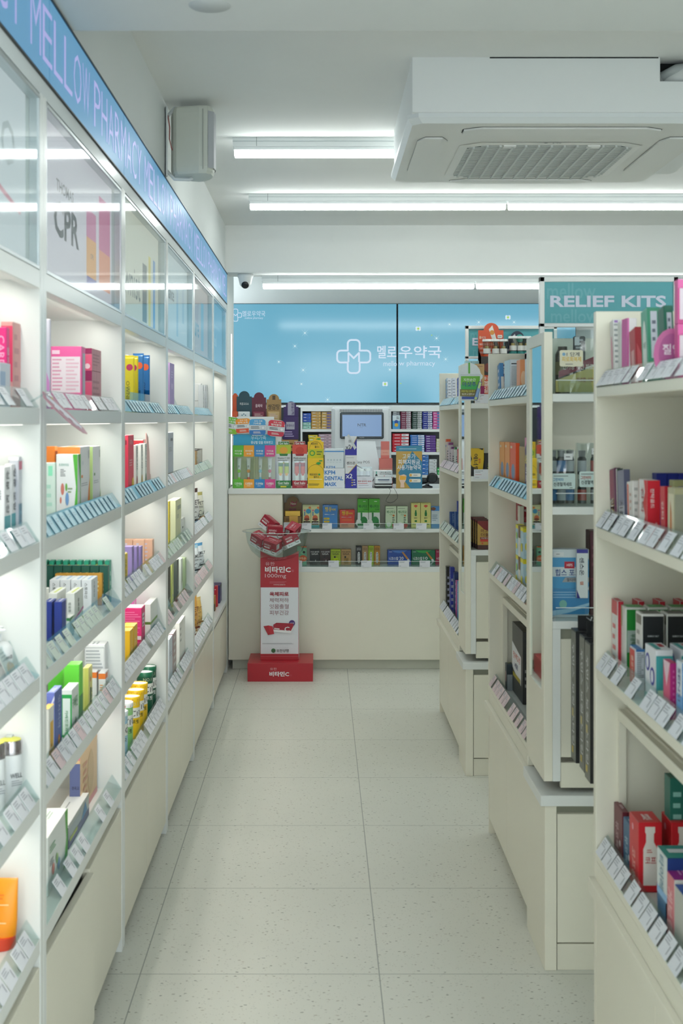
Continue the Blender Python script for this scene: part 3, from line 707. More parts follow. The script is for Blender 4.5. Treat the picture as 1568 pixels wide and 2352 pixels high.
boxes2(708, 730, 999, c_, 5, 'd8c22f', 'e3d35a', 'yellow flat carton on the second shelf behind the counter', 'yellow medicine cartons')
boxes2(731, 761, 997, c_, 6, 'b79aa6', 'c9aeb8', 'dusty pink flat carton behind the counter terminal', 'dusty pink medicine cartons')
boxes2(902, 918, 945, sz(954, BY)+.0005, 2, '9aa0a4', '84898f', 'grey small carton lying on the upright blue one', 'grey medicine cartons')
me = carton_mesh('medicine_box', .050, .05, sz(954, BY)-a, '4b9fd6', F=(('r', 0, .6, 1, 1, 'd6e4ea'), ('c', .5, .52, .14, '2453a8'), ('c', .5, .3, .13, 'e0b93a'), ('l', 2, .5, .7, .9, .92, '56606a')))
put(me, 'medicine_box', (sx(910, BY), BY+.03, a), 'upright blue carton with blue and yellow discs behind the counter', 'box')
boxes2(920, 944, 945, a, 9, '7a1f42', 'd9d6dc', 'maroon flat carton behind the counter', 'maroon medicine cartons')
boxes2(946, 969, 945, a, 9, '173f33', 'd9dcdc', 'dark green flat carton behind the counter', 'dark green medicine cartons')
boxes2(970, 993, 945, a, 8, '1c2f94', 'd9dce6', 'navy flat carton behind the counter', 'navy medicine cartons')
boxes2(994, 1012, 946, a, 6, 'd0559a', '3f8fd0', 'pink and blue flat carton behind the counter', 'pink and blue medicine cartons')
boxes2(901, 939, 996, c_, 6, 'cf2335', 'e6e6ea', 'red flat carton on the second shelf behind the counter', 'red medicine cartons')
boxes2(942, 975, 999, c_, 8, '3577c8', 'dde6f2', 'blue and white flat carton behind the counter', 'blue and white medicine cartons')
boxes2(977, 1001, 1000, c_, 7, '5b2f8a', '6b3f9a', 'purple flat carton on the second shelf', 'purple medicine cartons')
boxes2(1002, 1014, 1008, c_, 5, 'd8d9b0', 'c9cc9a', 'pale yellow flat carton on the second shelf', 'pale yellow medicine cartons')
boxes2(969, 984, 1045, e_, 5, '2d6fc0', '5b95d6', 'blue flat carton by the hand scanner', 'blue cartons by the scanner')
boxes2(985, 1003, 1055, e_, 5, 'd0d4d6', 'e4e6e8', 'white flat carton by the hand scanner', 'white cartons by the scanner')
boxes2(1004, 1014, 1075, e_, 2, '2fae57', 'd0e8d6', 'green flat carton by the hand scanner', 'green cartons by the scanner')
# ---------------------------------------------------------------- counter goods
def goods(x0, x1, yt, d, z, depth, name, col, label, F=(), S=(), T=(), group=None, cat='box', rz=0):
    w = abs(sx(x1, d)-sx(x0, d)); h = sz(yt, d)-z
    return put(carton_mesh(name, w, depth, h, col, tuple(F), tuple(S), tuple(T)), name, ((sx(x0, d)+sx(x1, d))/2, d+depth/2, z), label, cat, group, rz)
def arch(w, h, a0, a1, hs):     # card outline: rectangle to hs, arch between a0..a1
    p = [(0, 0), (w, 0), (w, hs), (a1, hs)]
    c, r = (a0+a1)/2, (a1-a0)/2; hs = max(h*.2, h-r); p[2] = (w, hs); p[3] = (a1, hs)
    return p + [(c + r*math.cos(R(q)), hs + (h-hs)*math.sin(R(q))) for q in range(15, 180, 15)] + [(a0, hs), (0, hs)]
def stand(x0, x1, yt, yhead, d, z, depth, name, col, label, els_card=(), els_front=(), frac=(.15, .85), hs=.6, front_top=None, cat='display', pouch=None, group=None):
    """printed display carton: tray body, arched back card, optional pouch or packets showing"""
    w = abs(sx(x1, d)-sx(x0, d)); h = sz(yt, d)-z; hb = sz(front_top or yhead, d)-z
    t = empty(name, (sx(x0, d), d, z+.0004), label, cat, group)
    bd = child('tray', t, lambda b: (b.box(0, 0, 0, w, depth, hb, mat(col), .001), b.deco((Vector((0, 0, 0)), X, Z, -Y), w, hb, list(els_front))))
    hh = h-hb; b = MB(); o = Vector((0, depth-.001, hb-.01)); b.poly([(x, y) for x, y in arch(w, hh+.01, w*frac[0], w*frac[1], (hh+.01)*hs)], .0015, mat(col), (o, X, Z, -Y)); b.deco((o, X, Z, -Y), w, hh+.01, list(els_card)); b.build('header_card', t)
    return t, w, h, hb
# risers and tall displays at the back of the counter
zr = sz(1000, 7.55)
rb = MB(); rb.box(sx(533, 7.55), 7.55, CT, sx(646, 7.55), 7.72, zr-.0003, CABL, .002); rb.build('riser_box', label='white riser box carrying the tall displays at the counter end', cat='riser')
stand(532, 545, 903, 945, 7.60, zr, .06, 'pouch_display', 'c8501f', 'orange display card half hidden at the wall end of the counter', hs=.7)
tt = [(542, 577, 898, '13404d', 'dark teal display card with a white pouch on the counter riser', [('T', '치감고으소', .2, .55, .8, .72, 'cfd6d8'), ('l', 2, .3, .2, .7, .4, '7fa0a8')], 'd3dde0'),
      (577, 610, 901, '5e1730', 'maroon display card with a maroon pouch on the counter riser', [('T', '콜록락', .25, .5, .75, .7, 'e0c9cf'), ('l', 3, .3, .15, .7, .4, 'a0707f')], '7c2b44'),
      (611, 645, 905, 'a07f4c', 'kraft brown display card with a tan pouch on the counter riser', [('T', '쌍감탕', .1, .45, .9, .75, '2d2418'), ('r', .4, .82, .6, .95, '4d3a20')], 'b89a66')]
for x0, x1, yt, col, lb, els, pc in tt:
    t, w, h, hb = stand(x0, x1, yt, 958, 7.60, zr, .055, 'pouch_display', col, lb, els, frac=(.14, .86), hs=.55, front_top=975)
    def pch(b, w=w, hb=hb, pc=pc):
        b.box(w*.1, .012, hb-.002, w*.9, .03, hb+.075, mat(pc, .3), .004)
        if pc == 'd3dde0': b.deco((Vector((w*.1, .012, hb)), X, Z, -Y), w*.8, .075, [('c', .5+.2*math.cos(R(a)), .5+.3*math.sin(R(a)), .05, '2f6f80') for a in range(0, 360, 45)])
        else: b.deco((Vector((w*.1, .012, hb)), X, Z, -Y), w*.8, .075, [('l', 3, .15, .5, .85, .85, 'c9b0a8')])
    child('pouch', t, pch)
zq = sz(1010, 7.58)
goods(647, 684, 1010, 7.58, CT, .09, 'sachet_box', 'b08a4e', 'gold and black tall carton under the purple display', [('r', 0, 0, 1, .75, '1d1a17'), ('l', 2, .2, .8, .8, .95, '6b5020')])
t, w, h, hb = stand(650, 685, 922, 958, 7.58, zq+.0003, .07, 'sachet_display', '33185c', 'dark purple display carton with a silver text panel', [('r', .28, .2, .72, .95, 'a5a3b5'), ('V', '맑을산책', .52, .25, .70, .9, '33185c')], [('r', .2, .45, .75, .78, 'a9a7b8'), ('T', '분청비산', .24, .5, .72, .74, '33185c'), ('l', 3, .1, .1, .9, .38, 'b7a8d4')], hs=.55)
# skin ointment display (mascots left off)
def ointment():
    d = 7.32; x0 = sx(535, d); w = sx(632, d)-x0; P = lambda y: sz(y, d)-CT; q = w/4
    cols = ['5cb531', 'f2a32c', '2f86c8', 'd9468f']
    t = empty('ointment_display', (x0, d, CT), 'four-colour ointment display with clear windows and round tags above', 'display')
    child('backboard', t, lambda b: (b.box(0, .085, 0, w, .09, P(1000), mat('dfe0b8', .5)),))
    def hd(b):
        b.box(0, .02, P(1023), w, .024, P(998), mat('2ba0cc', .4))
        b.deco((Vector((0, .02, P(1023))), X, Z, -Y), w, P(998)-P(1023), [('T', '우리가족', .42, .5, .78, .9, 'bfe3f2'), ('T', '증상별 맞춤 피부연고', .42, .1, .94, .4, 'e9f6fb')])
    child('header', t, hd)
    tx = [('피지조절', '여드름'), ('피부장벽', '보습'), ('피부염', '기저귀발진'), ('가려움', '벌레물림')]
    nm = ['디판테놀', '디센텔라', '디-판테놀', '디센텔라']
    for i in range(4):
        b = MB(); a = q*i+.0006; c = q*(i+1)-.0006
        pts = [(a, P(1023)), (a, P(1044)), (a+.003, P(1049)), (c-.003, P(1049)), (c, P(1044)), (c, P(1023))][::-1]
        b.poly(pts[::-1] if 0 else pts, .003, mat(cols[i], .4), (Vector((0, 0, 0)), X, Z, -Y))
        b.deco((Vector((a, 0, P(1049))), X, Z, -Y), c-a, P(1023)-P(1049), [('T', tx[i][0], .15, .42, .85, .58, 'eef4e8'), ('T', tx[i][1], .15, .18, .85, .34, 'eef4e8')])
        b.build('coloured_tab', t)
        b = MB(); b.box(a, 0, 0, c, .004, P(1101), mat(cols[i], .4), .0008); b.deco((Vector((a, 0, 0)), X, Z, -Y), c-a, P(1101), [('T', nm[i], .15, .35, .85, .65, 'eef4e8'), ('l', 1, .3, .2, .7, .28, 'eef4e8')]); b.build('tray_front', t)
    child('side_wall', t, lambda b: (b.box(-.002, 0, 0, 0, .09, P(1023), mat('5cb531', .4)), b.box(w, 0, 0, w+.002, .09, P(1023), mat('cfd0d8', .4)), b.box(w/2-.001, .004, P(1101), w/2+.001, .085, P(1049), mat('d6d9a8', .4))))
    child('window', t, lambda b: b.add([(0, .003, P(1101)), (w, .003, P(1101)), (w, .003, P(1049)), (0, .003, P(1049))], [(0, 1, 2, 3)], ACR))
    child('white_card', t, lambda b: b.box(sx(541, d)-x0, .086, P(1000), sx(628, d)-x0, .09, P(957), WHITE))
    tc = [(0, 6, '6cbe2e', '8fc83a'), (0, 0, 'f09a28', 'e2562c'), (0, 0, '4fa3d8', '2f78c0'), (0, 0, 'd8344a', 'c8304a')]
    ctr = [(527, 977, 22, -8), (558, 978, 19, 3), (591, 981, 21, 0), (634, 984, 21, -6)]
    for i, ((cx, cy, r, ro), (_, _, c1, c2)) in enumerate(zip(ctr, tc)):
        b = MB(); rr = r*d/FPX; T_ = Matrix.Rotation(R(-ro), 4, 'Y')
        b.T = T_; b.poly(rrect(-rr*.95, -rr*.92, rr*.95, rr*.92, rr*.55), .0015, mat('d9dde0', .4), (Vector((0, 0, 0)), X, Z, -Y))
        b.deco((Vector((-rr*.9, 0, -rr*.86)), X, Z, -Y), rr*1.8, rr*1.72, [('q', [(u, v) for u, v in rrect(0, .62, 1, 1, .19)], c1), ('r', 0, .62, 1, .7, c1), ('q', [(u, v) for u, v in rrect(0, 0, 1, .30, .15)], c2), ('r', 0, .22, 1, .30, c2), ('T', '우리 가족', .3, .82, .8, .93, 'f4f7f0'), ('T', ['피지조절', '상처·소독', '가려움', '벌레물림'][i], .12, .66, .85, .79, 'f4f7f0'), ('l', 2, .1, .38, .65, .56, '50565c'), ('c', .84, .45, .13, 'c9cdd2'), ('c', .84, .45, .09, 'eceff1'), ('l', 2, .25, .08, .85, .22, 'f0e8e0')])
        o = b.build('round_tag', t); o.location = (sx(cx, d)-x0, .012-i*.004, P(cy))
        b = MB(); b.tube([(sx(cx, d)-x0, .014, P(cy+r*.5)), (w*(.2+.2*i), .085, P(1004))], .0008, ACR, 5); b.build('tag_arm', t)
    tubes = [(548, 1052, 1094, '8fc83a', '8fd03a', 'green'), (570, 1052, 1094, 'f0a040', 'd8503c', 'orange'), (597, 1047, 1093, '9fd0e0', '6fc4d8', 'pale blue'), (619, 1052, 1093, 'd0506a', 'b83a58', 'pink')]
    for x, yt, yb, ac, cap, nmn in tubes:
        zz = CT + P(1101) + .0; e = empty('ointment_tube', (sx(x, d), d+.035, CT), 'white ointment tube with %s cap standing in the four-colour display' % nmn, 'tube'); h0 = P(1102); hh = P(yt)-h0; e.location.z = CT+.0005
        def tb(b, hh=hh, h0=h0):
            n = 16; vs = []; lay = [(0, .0065, .0065), (.3, .0085, .008), (.6, .0105, .006), (.94, .0120, .002), (1, .0122, .0006)]
            for k, a, c in lay:
                for j in range(n): vs.append((a*math.cos(2*PI*j/n), c*math.sin(2*PI*j/n), h0+.012+(hh-.012)*k))
            b.add(vs, [(r*n+j, r*n+(j+1) % n, (r+1)*n+(j+1) % n, (r+1)*n+j) for r in range(len(lay)-1) for j in range(n)] + [tuple(range(4*n, 5*n))], mat('e8eae4', .35), True)
            b.deco((Vector((-.0095, -.0092, h0+.03)), X, Z, -Y), .019, .05, [('c', .5, .35, .2, ac), ('l', 2, .2, .75, .8, .98, '60666a')])
        child('tube_body', e, tb)
        child('cap', e, lambda b: b.lathe([(.0075, 0), (.0078, h0+.012), (.0062, h0+.0125)], mat(cap, .4), 16))
ointment()
def guthalo(x0, x1, c, c2, lid, fl, txt, lab, fruit):
    d = 7.31; xa_ = sx(x0, d); w = sx(x1, d)-xa_; P = lambda y: sz(y, d)-CT
    t = empty('supplement_display', (xa_, d, CT), lab, 'display')
    child('tray_front', t, lambda b: (b.box(0, 0, 0, w, .0035, P(1104), mat(c, .4), .001), b.box(0, .040, 0, w, .0435, P(1104), mat(c, .4), .001), b.deco((Vector((0, 0, 0)), X, Z, -Y), w, P(1104), [('T', 'Gut halo', .12, .52, .88, .86, 'eef2ee'), ('l', 1, .15, .36, .85, .44, 'cfd8cf'), ('r', .3, .1, .7, .28, c2)])))
    def back(b):
        pts = [(0, 0), (w, 0), (w, P(1022)), (w*.88, P(1022)), (w*.86, P(1014)), (w*.14, P(1014)), (w*.12, P(1022)), (0, P(1022))]
        b.poly(pts, .002, mat('d8dcdc', .4), (Vector((0, .04, 0)), X, Z, -Y)); h = P(1022)
        b.deco((Vector((0, .04, 0)), X, Z, -Y), w, h, [('r', 0, .79, 1, 1, fl), ('o', .5, .87, .28, .08, fruit), ('q', [(.2, .79), (.8, .79), (.75, .74), (.25, .74)], c), ('r', .14, 1, .86, 1.07, c), ('T', 'Gut halo', .2, 1.005, .8, 1.065, 'eef2ee'), ('t', txt, .08, .66, .92, .72, '3d4448'), ('l', 1, .1, .62, .9, .645, '5d6468'), ('r', .33, .56, .67, .6, c2)])
    child('header_card', t, back)
    child('window', t, lambda b: b.add([(0, .0015, P(1104)), (w, .0015, P(1104)), (w, .0015, P(1060)), (0, .0015, P(1060))], [(0, 1, 2, 3)], ACR))
    child('side_wall', t, lambda b: (b.add([(0, 0, P(1104)), (0, .04, P(1104)), (0, .04, P(1062)), (0, 0, P(1062))], [(0, 1, 2, 3)], ACR), b.add([(w, 0, P(1104)), (w, .04, P(1104)), (w, .04, P(1062)), (w, 0, P(1062))], [(0, 3, 2, 1)], ACR)))
    for k, u in enumerate((.30, .71)):
        e = empty('supplement_tube', (xa_+w*u, d+.02, CT), 'white capped supplement tube, %s of two in the %s display' % (ORD[k], 'green' if c == '2f7d3c' else 'red'), 'tube')
        r = .0135; z0, z1 = P(1104), P(1059)
        child('tube_body', e, lambda b: (b.lathe([(r*.9, 0), (r*.93, z0), (r*.93, z0+(z1-z0)*.62)], mat('e6eae4', .4), 16), b.lathe([(r*.931, z0+(z1-z0)*.35), (r*.931, z1-.008)], mat(fl, .4), 16, caps=False), b.lathe([(r*.935, z0+(z1-z0)*.72), (r*.935, z1-.012)], mat(c, .4), 16, caps=False), b.deco((Vector((-.008, -r*.96, z0+.02)), X, Z, -Y), .016, .03, [('c', .5, .5, .3, fruit)])))
        child('cap', e, lambda b: b.lathe([(r, z1-.010), (r, z1-.001), (r*.94, z1)], mat('dfe6ea', .3), 18))
guthalo(634, 667.5, '2f7d3c', 'd8d23a', 0, 'b9c832', 'Vitamin C 500', 'green supplement display card with lemon picture and two tubes', 'e8a832')
guthalo(671, 705, 'a3202f', 'c05058', 0, 'd8503c', 'Multi-vitamin', 'red supplement display card with grapefruit picture and two tubes', 'c83c28')
def lemon():
    d = 7.31; xa_ = sx(706.5, d); w = sx(743, d)-xa_; P = lambda y: sz(y, d)-CT; ye = mat('f2c811', .4); L0 = '23281a'
    t = empty('lemon_vitamin_display', (xa_, d, CT), 'yellow display carton with outlined lemons and green leaves', 'display')
    h1 = P(1053); leafs = lambda x, y, s: [('q', [(x, y), (x+.13*s, y+.045*s), (x+.30*s, y+.035*s), (x+.33*s, y-.01*s), (x+.2*s, y-.05*s)][::-1], '1f9a3a')]
    def lem(cx, cy, r, asp):
        o = []; pr = None
        for k in range(13):
            a = R(180*k/12); p = (cx + r*math.cos(a), cy + r*asp*math.sin(a))
            if pr:
                dx, dy = (p[0]-pr[0]), (p[1]-pr[1]); n = math.hypot(dx, dy/asp) or 1; ox, oy = -dy/asp/n*.014, dx/n*.014*asp
                o.append(('q', [pr, p, (p[0]-ox, p[1]-oy), (pr[0]-ox, pr[1]-oy)][::-1], L0))
            pr = p
        return o
    asp1 = w/h1
    def body(b):
        b.box(0, 0, 0, w, .075, h1, ye, .001)
        b.deco((Vector((0, 0, 0)), X, Z, -Y), w, h1, lem(.5, .52, .5, asp1) + leafs(.5, .83, 1) + [('T', '레모비타', .12, .42, .62, .50, L0), ('T', '플러스', .38, .34, .72, .41, L0), ('c', .72, .46, .035, '2f9a3c'), ('r', .08, .29, .9, .31, 'e8e6c0'), ('l', 2, .06, .08, .75, .16, '5d5a20'), ('r', .72, .90, .92, .94, '2f9a3c')])
    child('carton_body', t, body)
    def hd(b):
        h2 = P(1015)-h1+.001
        b.poly([(0, 0), (w, 0), (w, h2), (w*.90, h2), (w*.82, h2*1.12), (w*.8, h2*1.28), (w*.5, h2*1.32), (w*.42, h2*1.15), (w*.25, h2), (0, h2)], .0015, ye, (Vector((0, .05, h1-.001)), X, Z, -Y))
        b.deco((Vector((0, .05, h1)), X, Z, -Y), w, h2, [('r', 0, 0, 1, .55, 'c9c814'), ('c', .28, .3, .17, '2f9a3c'), ('c', .28, .3, .11, 'c9c814'), ('l', 2, .56, .15, .92, .45, '3d6a20')] + lem(.5, .58, .38, w/h2*1.15) + leafs(.5, 1.15, 1) + [('T', '레모비타', .2, .78, .62, .95, L0), ('T', '플러스', .44, .6, .74, .76, L0)])
    child('header_card', t, hd)
lemon()
def mask():
    d = 7.31; xa_ = sx(743.5, d); w = sx(791, d)-xa_; P = lambda y: sz(y, d)-CT
    t = empty('mask_box', (xa_, d, CT), 'white mask box with large blue capitals on the counter front', 'box')
    child('carton_body', t, lambda b: (b.box(0, 0, 0, w, .06, P(1076), mat('e3e7ec', .4), .001), b.deco((Vector((0, 0, 0)), X, Z, -Y), w, P(1076), [('B', 'KF94', .04, .68, .56, .90, '3c7fc4'), ('B', 'DENTAL', .04, .40, .93, .60, '3c7fc4'), ('B', 'MASK', .04, .10, .62, .30, '3c7fc4')])))
    for k in range(2):
        e = empty('mask_pouch', (xa_, d+.012+.022*k, CT), 'white zip mask pouch, %s one in the white mask box' % ORD[k], 'pouch'); e.location.z = CT + P(1076)+.0006
        h = P(1030+k*1.5)-P(1076)-.001; x_ = .004+.003*k; ww = w-.008
        def pb(b):
            b.box(x_, 0, 0, x_+ww, .008, h, mat('d6dfe4', .3), .003)
            b.deco((Vector((x_, 0, 0)), X, Z, -Y), ww, h, [('T', 'KF94', .04, .0, .6, .12, '3c7fc4')] + [('c', .18+.16*i, .42, .045, 'b4c4cc') for i in range(5)] + [('l', 1, .1+.16*i, .28, .24+.16*i, .32, 'b4c4cc') for i in range(5)])
        child('pouch_body', e, pb)
        child('zip_line', e, lambda b: b.box(x_, -.0012, h*.82, x_+ww, .0, h*.88, mat('3c8fd0', .3)))
mask()
goods(792.5, 819, 1046, 7.31, CT, .06, 'ointment_box', 'dfe0e2', 'tall white and blue ointment carton with yellow slash', [('r', 0, 0, 1, .44, '2c2c9c'), ('q', [(0, .38), (.35, .44), (1, .78), (1, .68), (.35, .40), (.05, .36)][::-1] if 0 else [(.3, .44), (1, .44), (1, .72)], '2c2c9c'), ('q', [(.3, .44), (1, .72), (1, .75), (.24, .44)], 'c9a94a'), ('T', '센스온', .12, .72, .88, .81, '1d1f24'), ('l', 1, .2, .64, .8, .66, 'd0604a'), ('l', 1, .1, .92, .9, .94, '80868c'), ('T', 'x2', .05, .30, .62, .44, 'e6e8f0'), ('c', .6, .25, .02, 'd8c03a'), ('c', .6, .17, .02, 'd8c03a'), ('c', .6, .09, .02, 'd8c03a'), ('l', 3, .7, .07, .95, .28, 'c9cbe6')])
t = goods(792, 819, 1002, 7.33, sz(1046, 7.31)+.0003, .03, 'ointment_box', 'dfe2e6', 'small white and blue ointment carton lying across the tall one', [('r', 0, 0, 1, .3, '2c2c9c'), ('q', [(.5, .3), (1, .3), (1, .9)], '2c2c9c'), ('q', [(.46, .3), (.5, .3), (1, .9), (1, .97)], 'c9a94a'), ('T', 'x2', .05, .3, .5, .55, '50545c'), ('q', [(.18, 1.05), (.34, 1.1), (.98, .4), (.8, .28)][::-1], 'cfd4d6'), ('l', 2, .3, .66, .6, .82, '6a7076')])
def jars():
    d = 7.31; xa_ = sx(819.5, d); w = sx(855, d)-xa_; P = lambda y: sz(y, d)-CT
    t = empty('tablet_jar_display', (xa_, d, CT), 'white carton with clear top window showing two small jars', 'display')
    child('carton_body', t, lambda b: (b.box(0, 0, 0, w, .05, P(1095), mat('dcdee6', .4), .001), b.deco((Vector((0, 0, 0)), X, Z, -Y), w, P(1095), [('l', 1, .35, .75, .65, .80, '70757c'), ('T', '필모 말부틴 4000', .06, .52, .94, .68, 'a8303c'), ('l', 1, .06, .36, .94, .45, 'c05048'), ('l', 1, .1, .2, .9, .25, '70757c')])))
    child('clear_cover', t, lambda b: b.box(0.001, .001, P(1095), w-.001, .049, P(1072), ACR))
    for k, u in enumerate((.3, .72)):
        e = empty('tablet_jar', (xa_+w*u, d+.02, CT+P(1095)), 'small white tablet jar, %s of two under the clear cover' % ORD[k], 'jar'); e.location.z += .0005
        child('jar_body', e, lambda b: b.lathe([(.011, 0), (.0112, .026), (.009, .030)], mat('e4e6ee', .35), 18)); child('cap', e, lambda b: b.lathe([(.0135, .030), (.0135, .042), (.012, .044)], WHITE, 18)); child('base_ring', e, lambda b: b.lathe([(.0116, .001), (.0116, .005)], DARK, 18))
jars()
def terminal():
    d = 7.31; t = empty('card_terminal', (sx(880, d), d, CT), 'white card payment terminal with black slot and looped cable', 'terminal'); P = lambda y: sz(y, d)-CT
    child('foot', t, lambda b: (b.box(-.048, 0, 0, .050, .09, .012, mat('1a1c1e', .4), .003), b.box(-.047, -.001, .012, .049, .09, .018, WHITE, .002), b.box(-.047, 0, .018, .049, .09, .023, DARK)))
    child('body', t, lambda b: (b.box(-.048, .004, .023, .050, .08, .060, mat('dde3e6', .35), .005), b.box(-.030, .002, .044, .034, .006, .050, mat('5a6a84', .4)), b.box(-.026, .0005, .038, .03, .004, .040, mat('a8aeb2'))))
    child('screen_head', t, lambda b: (b.box(-.057, .010, .060, .052, .05, .100, mat('e3e8ea', .35), .004), b.deco((Vector((-.057, .010, .060)), X, Z, -Y), .109, .04, [('q', [(.1, .2), (.24, .2), (.2, .45), (.14, .45)], '2b3034'), ('r', .14, .45, .2, .85, '6fb7a8'), ('T', '신용카드를 IC카드', .34, .62, .92, .8, '3d4347'), ('T', '리더기에 꽂아주세요', .34, .38, .95, .56, '3d4347'), ('q', [(.55, .26), (.6, .26), (.575, .12)][::-1], 'c0303a')])))
    child('cable', t, lambda b: (b.tube([(-.05, .06, .05), (-.062, .05, .03), (-.058, .04, .004), (-.04, .03, .003)], .002, DARK), b.tube([(.05, .05, .05), (.062, .05, .03), (.05, .02, .02), (.07, .03, .04), (.06, .05, .06)], .0018, DARK)))
    # cable hanging over the counter front
    px = [(893, 1121), (897, 1127), (894, 1136), (888, 1145), (886, 1151), (890, 1154), (897, 1155), (905, 1152), (912, 1145), (913, 1138), (909, 1129), (904, 1121)]
    dd = 7.238; child('hanging_cable', t, lambda b: b.tube([(sx(x, dd)-t.location.x, dd-.004-d, sz(y, dd)-CT) for x, y in px], .0011, DARK, 6))
terminal()
def poster_stand():
    d = 7.27; xa_ = sx(909.5, d); w = sx(969, d)-xa_; h = .238; z0 = CT
    t = empty('notice_stand', (xa_, d, z0), 'upright acrylic notice with bold white lettering on orange and blue', 'notice')
    child('sheet', t, lambda b: (b.box(0, .002, .001, w, .0035, h, mat('4fa0cc', .4)), b.deco((Vector((0, .002, .001)), X, Z, -Y), w, h, [('r', 0, .87, 1, 1, '52a6cf'), ('l', 1, .12, .91, .88, .94, 'dcebf4'), ('q', [(0, .87), (0, .40), (.15, .40), (.55, 0), (0, 0)][::1] if 0 else [(0, 0), (.55, 0), (0, .42)], 'e0a845'), ('q', [(0, .42), (.08, .36), (.62, .87), (0, .87)], 'e0a845'), ('q', [(.62, .87), (1, .62), (1, .87)][::1], 'e0a845'),
        ('T', '고유가', .24, .69, .75, .81, 'f4f7fb'), ('T', '피해지원금', .08, .56, .92, .68, 'f4f7fb'), ('T', '사용가능약국', .04, .43, .96, .55, 'f4f7fb'), ('q', rrect(.5, .27, .95, .35, .04), 'e8e6dc'), ('q', rrect(.5, .14, .95, .22, .04), 'e8e6dc'), ('c', .56, .31, .03, 'e0a845'), ('c', .56, .18, .03, 'e0a845'), ('l', 1, .66, .295, .88, .32, '5a6470'), ('l', 1, .66, .165, .88, .19, '5a6470'),
        ('q', [(.16, .02), (.32, .02), (.30, .12), (.38, .2), (.40, .30), (.30, .33), (.12, .30), (.10, .22), (.17, .12)][::1], 'eccbb4'), ('q', [(.13, .2), (.36, .2), (.38, .28), (.15, .30)], 'f0b43c')])))
    child('acrylic_holder', t, lambda b: (b.box(-.001, 0, .0, w+.001, .0015, h+.002, ACR), b.box(-.002, .0, 0, w+.002, .06, .0008, ACR), b.add([(0, .005, h), (w, .005, h), (w, .055, .001), (0, .055, .001)], [(0, 3, 2, 1)], ACR)))
poster_stand()
goods(871, 901, 1053, 7.42, CT, .07, 'coral_carton', 'd9776c', 'wide coral carton under the tall coral one on the counter', [('r', 0, .42, 1, .64, 'e6a390')], [('r', 0, .42, 1, .64, '8a5048')])
goods(875, 894, 1014, 7.43, sz(1053, 7.42)+.0003, .05, 'coral_carton', 'd9776c', 'tall coral carton standing on the wide coral one', [('r', 0, .18, 1, .5, 'e6a390'), ('T', 'EROSON', .2, .3, .8, .36, 'd9776c')])
def pos():
    d = 7.62; t = empty('sales_terminal', (sx(830, d), d, CT), 'large white point of sale machine facing the aisle with a lit screen', 'terminal'); cx = t.location.x
    Q = lambda x: sx(x, d)-cx; P = lambda y: sz(y, d)-CT
    child('housing', t, lambda b: (b.box(Q(761), .03, P(1105), Q(899), .17, P(934), mat('cfd5d8', .35), .012), b.box(Q(768), .022, P(1060), Q(893), .03, P(940), mat('d6dcdf', .35), .006)))
    def vent(b):
        for i in range(50): x = Q(780)+(Q(879)-Q(780))*i/50; b.box(x, .0205, P(946), x+.0028, .0225, P(940), mat('6d7378'))
        for i in range(14): x = Q(864)+(Q(892)-Q(864))*i/14; b.box(x, .0205, P(1033), x+.0016, .0225, P(1026), mat('6d7378'))
    child('vent', t, vent)
    child('bezel', t, lambda b: (b.box(Q(781), .008, P(1008), Q(881), .022, P(947), mat('26353c', .25), .006), b.deco((Vector((Q(781), .008, P(1008))), X, Z, -Y), Q(881)-Q(781), P(947)-P(1008), [('T', 'EasyPOS', .43, .025, .57, .06, 'c4ccd0')])))
    def disp(b):
        b.box(Q(786), .006, P(1002.5), Q(876), .0075, P(953), mat('86aede', .2, 'e', .62)); em = lambda c: mat(c, .2, 'e', .6)
        b.deco((Vector((Q(786), .006, P(1002.5))), X, Z, -Y), Q(876)-Q(786), P(953)-P(1002.5), [('T', 'NTR', .39, .46, .61, .60, '2f4352'), ('l', 1, .44, .40, .56, .42, '4a5f70')], em=em)
    child('display', t, disp)
    def wedge(b):
        d0 = -.11; x0, x1 = Q(808), Q(872); xt = Q(861)
        v = [(x0, d0, 0.0), (x1, d0, 0.0), (x1, d0, .055), (x0, d0, .055), (x0, d0+.01, .075), (x1, d0+.01, .075), (x0, .02, P(1010)), (xt, .02, P(1010)), (x0, .02, 0), (x1, .02, 0)]
        b.add(v, [(0, 1, 2, 3), (3, 2, 5, 4), (4, 5, 7, 6), (1, 9, 7, 5, 2), (0, 3, 4, 6, 8), (8, 9, 1, 0)], mat('d3d9db', .35))
        F = (Vector((x0, d0+.01, .075)), X, Vector((0, .12, P(1010)-.075)).normalized(), Vector((0, -(P(1010)-.075), .12)).normalized()); b.deco(F, x1-x0, .16, [('t', 'Easy POS', .14, .38, .62, .52, '4a5054'), ('r', .15, .10, .7, .2, 'c3c9cc')], eps=.0006)
    child('printer_housing', t, wedge)
    child('cable', t, lambda b: b.tube([(Q(818), -.112, .12), (Q(833), -.118, .10), (Q(842), -.12, .085), (Q(843), -.12, .06)], .002, DARK))
    child('drawer_slot', t, lambda b: b.box(Q(815), -.125, .052, Q(845), -.1105, .062, DARK, .002))
pos()
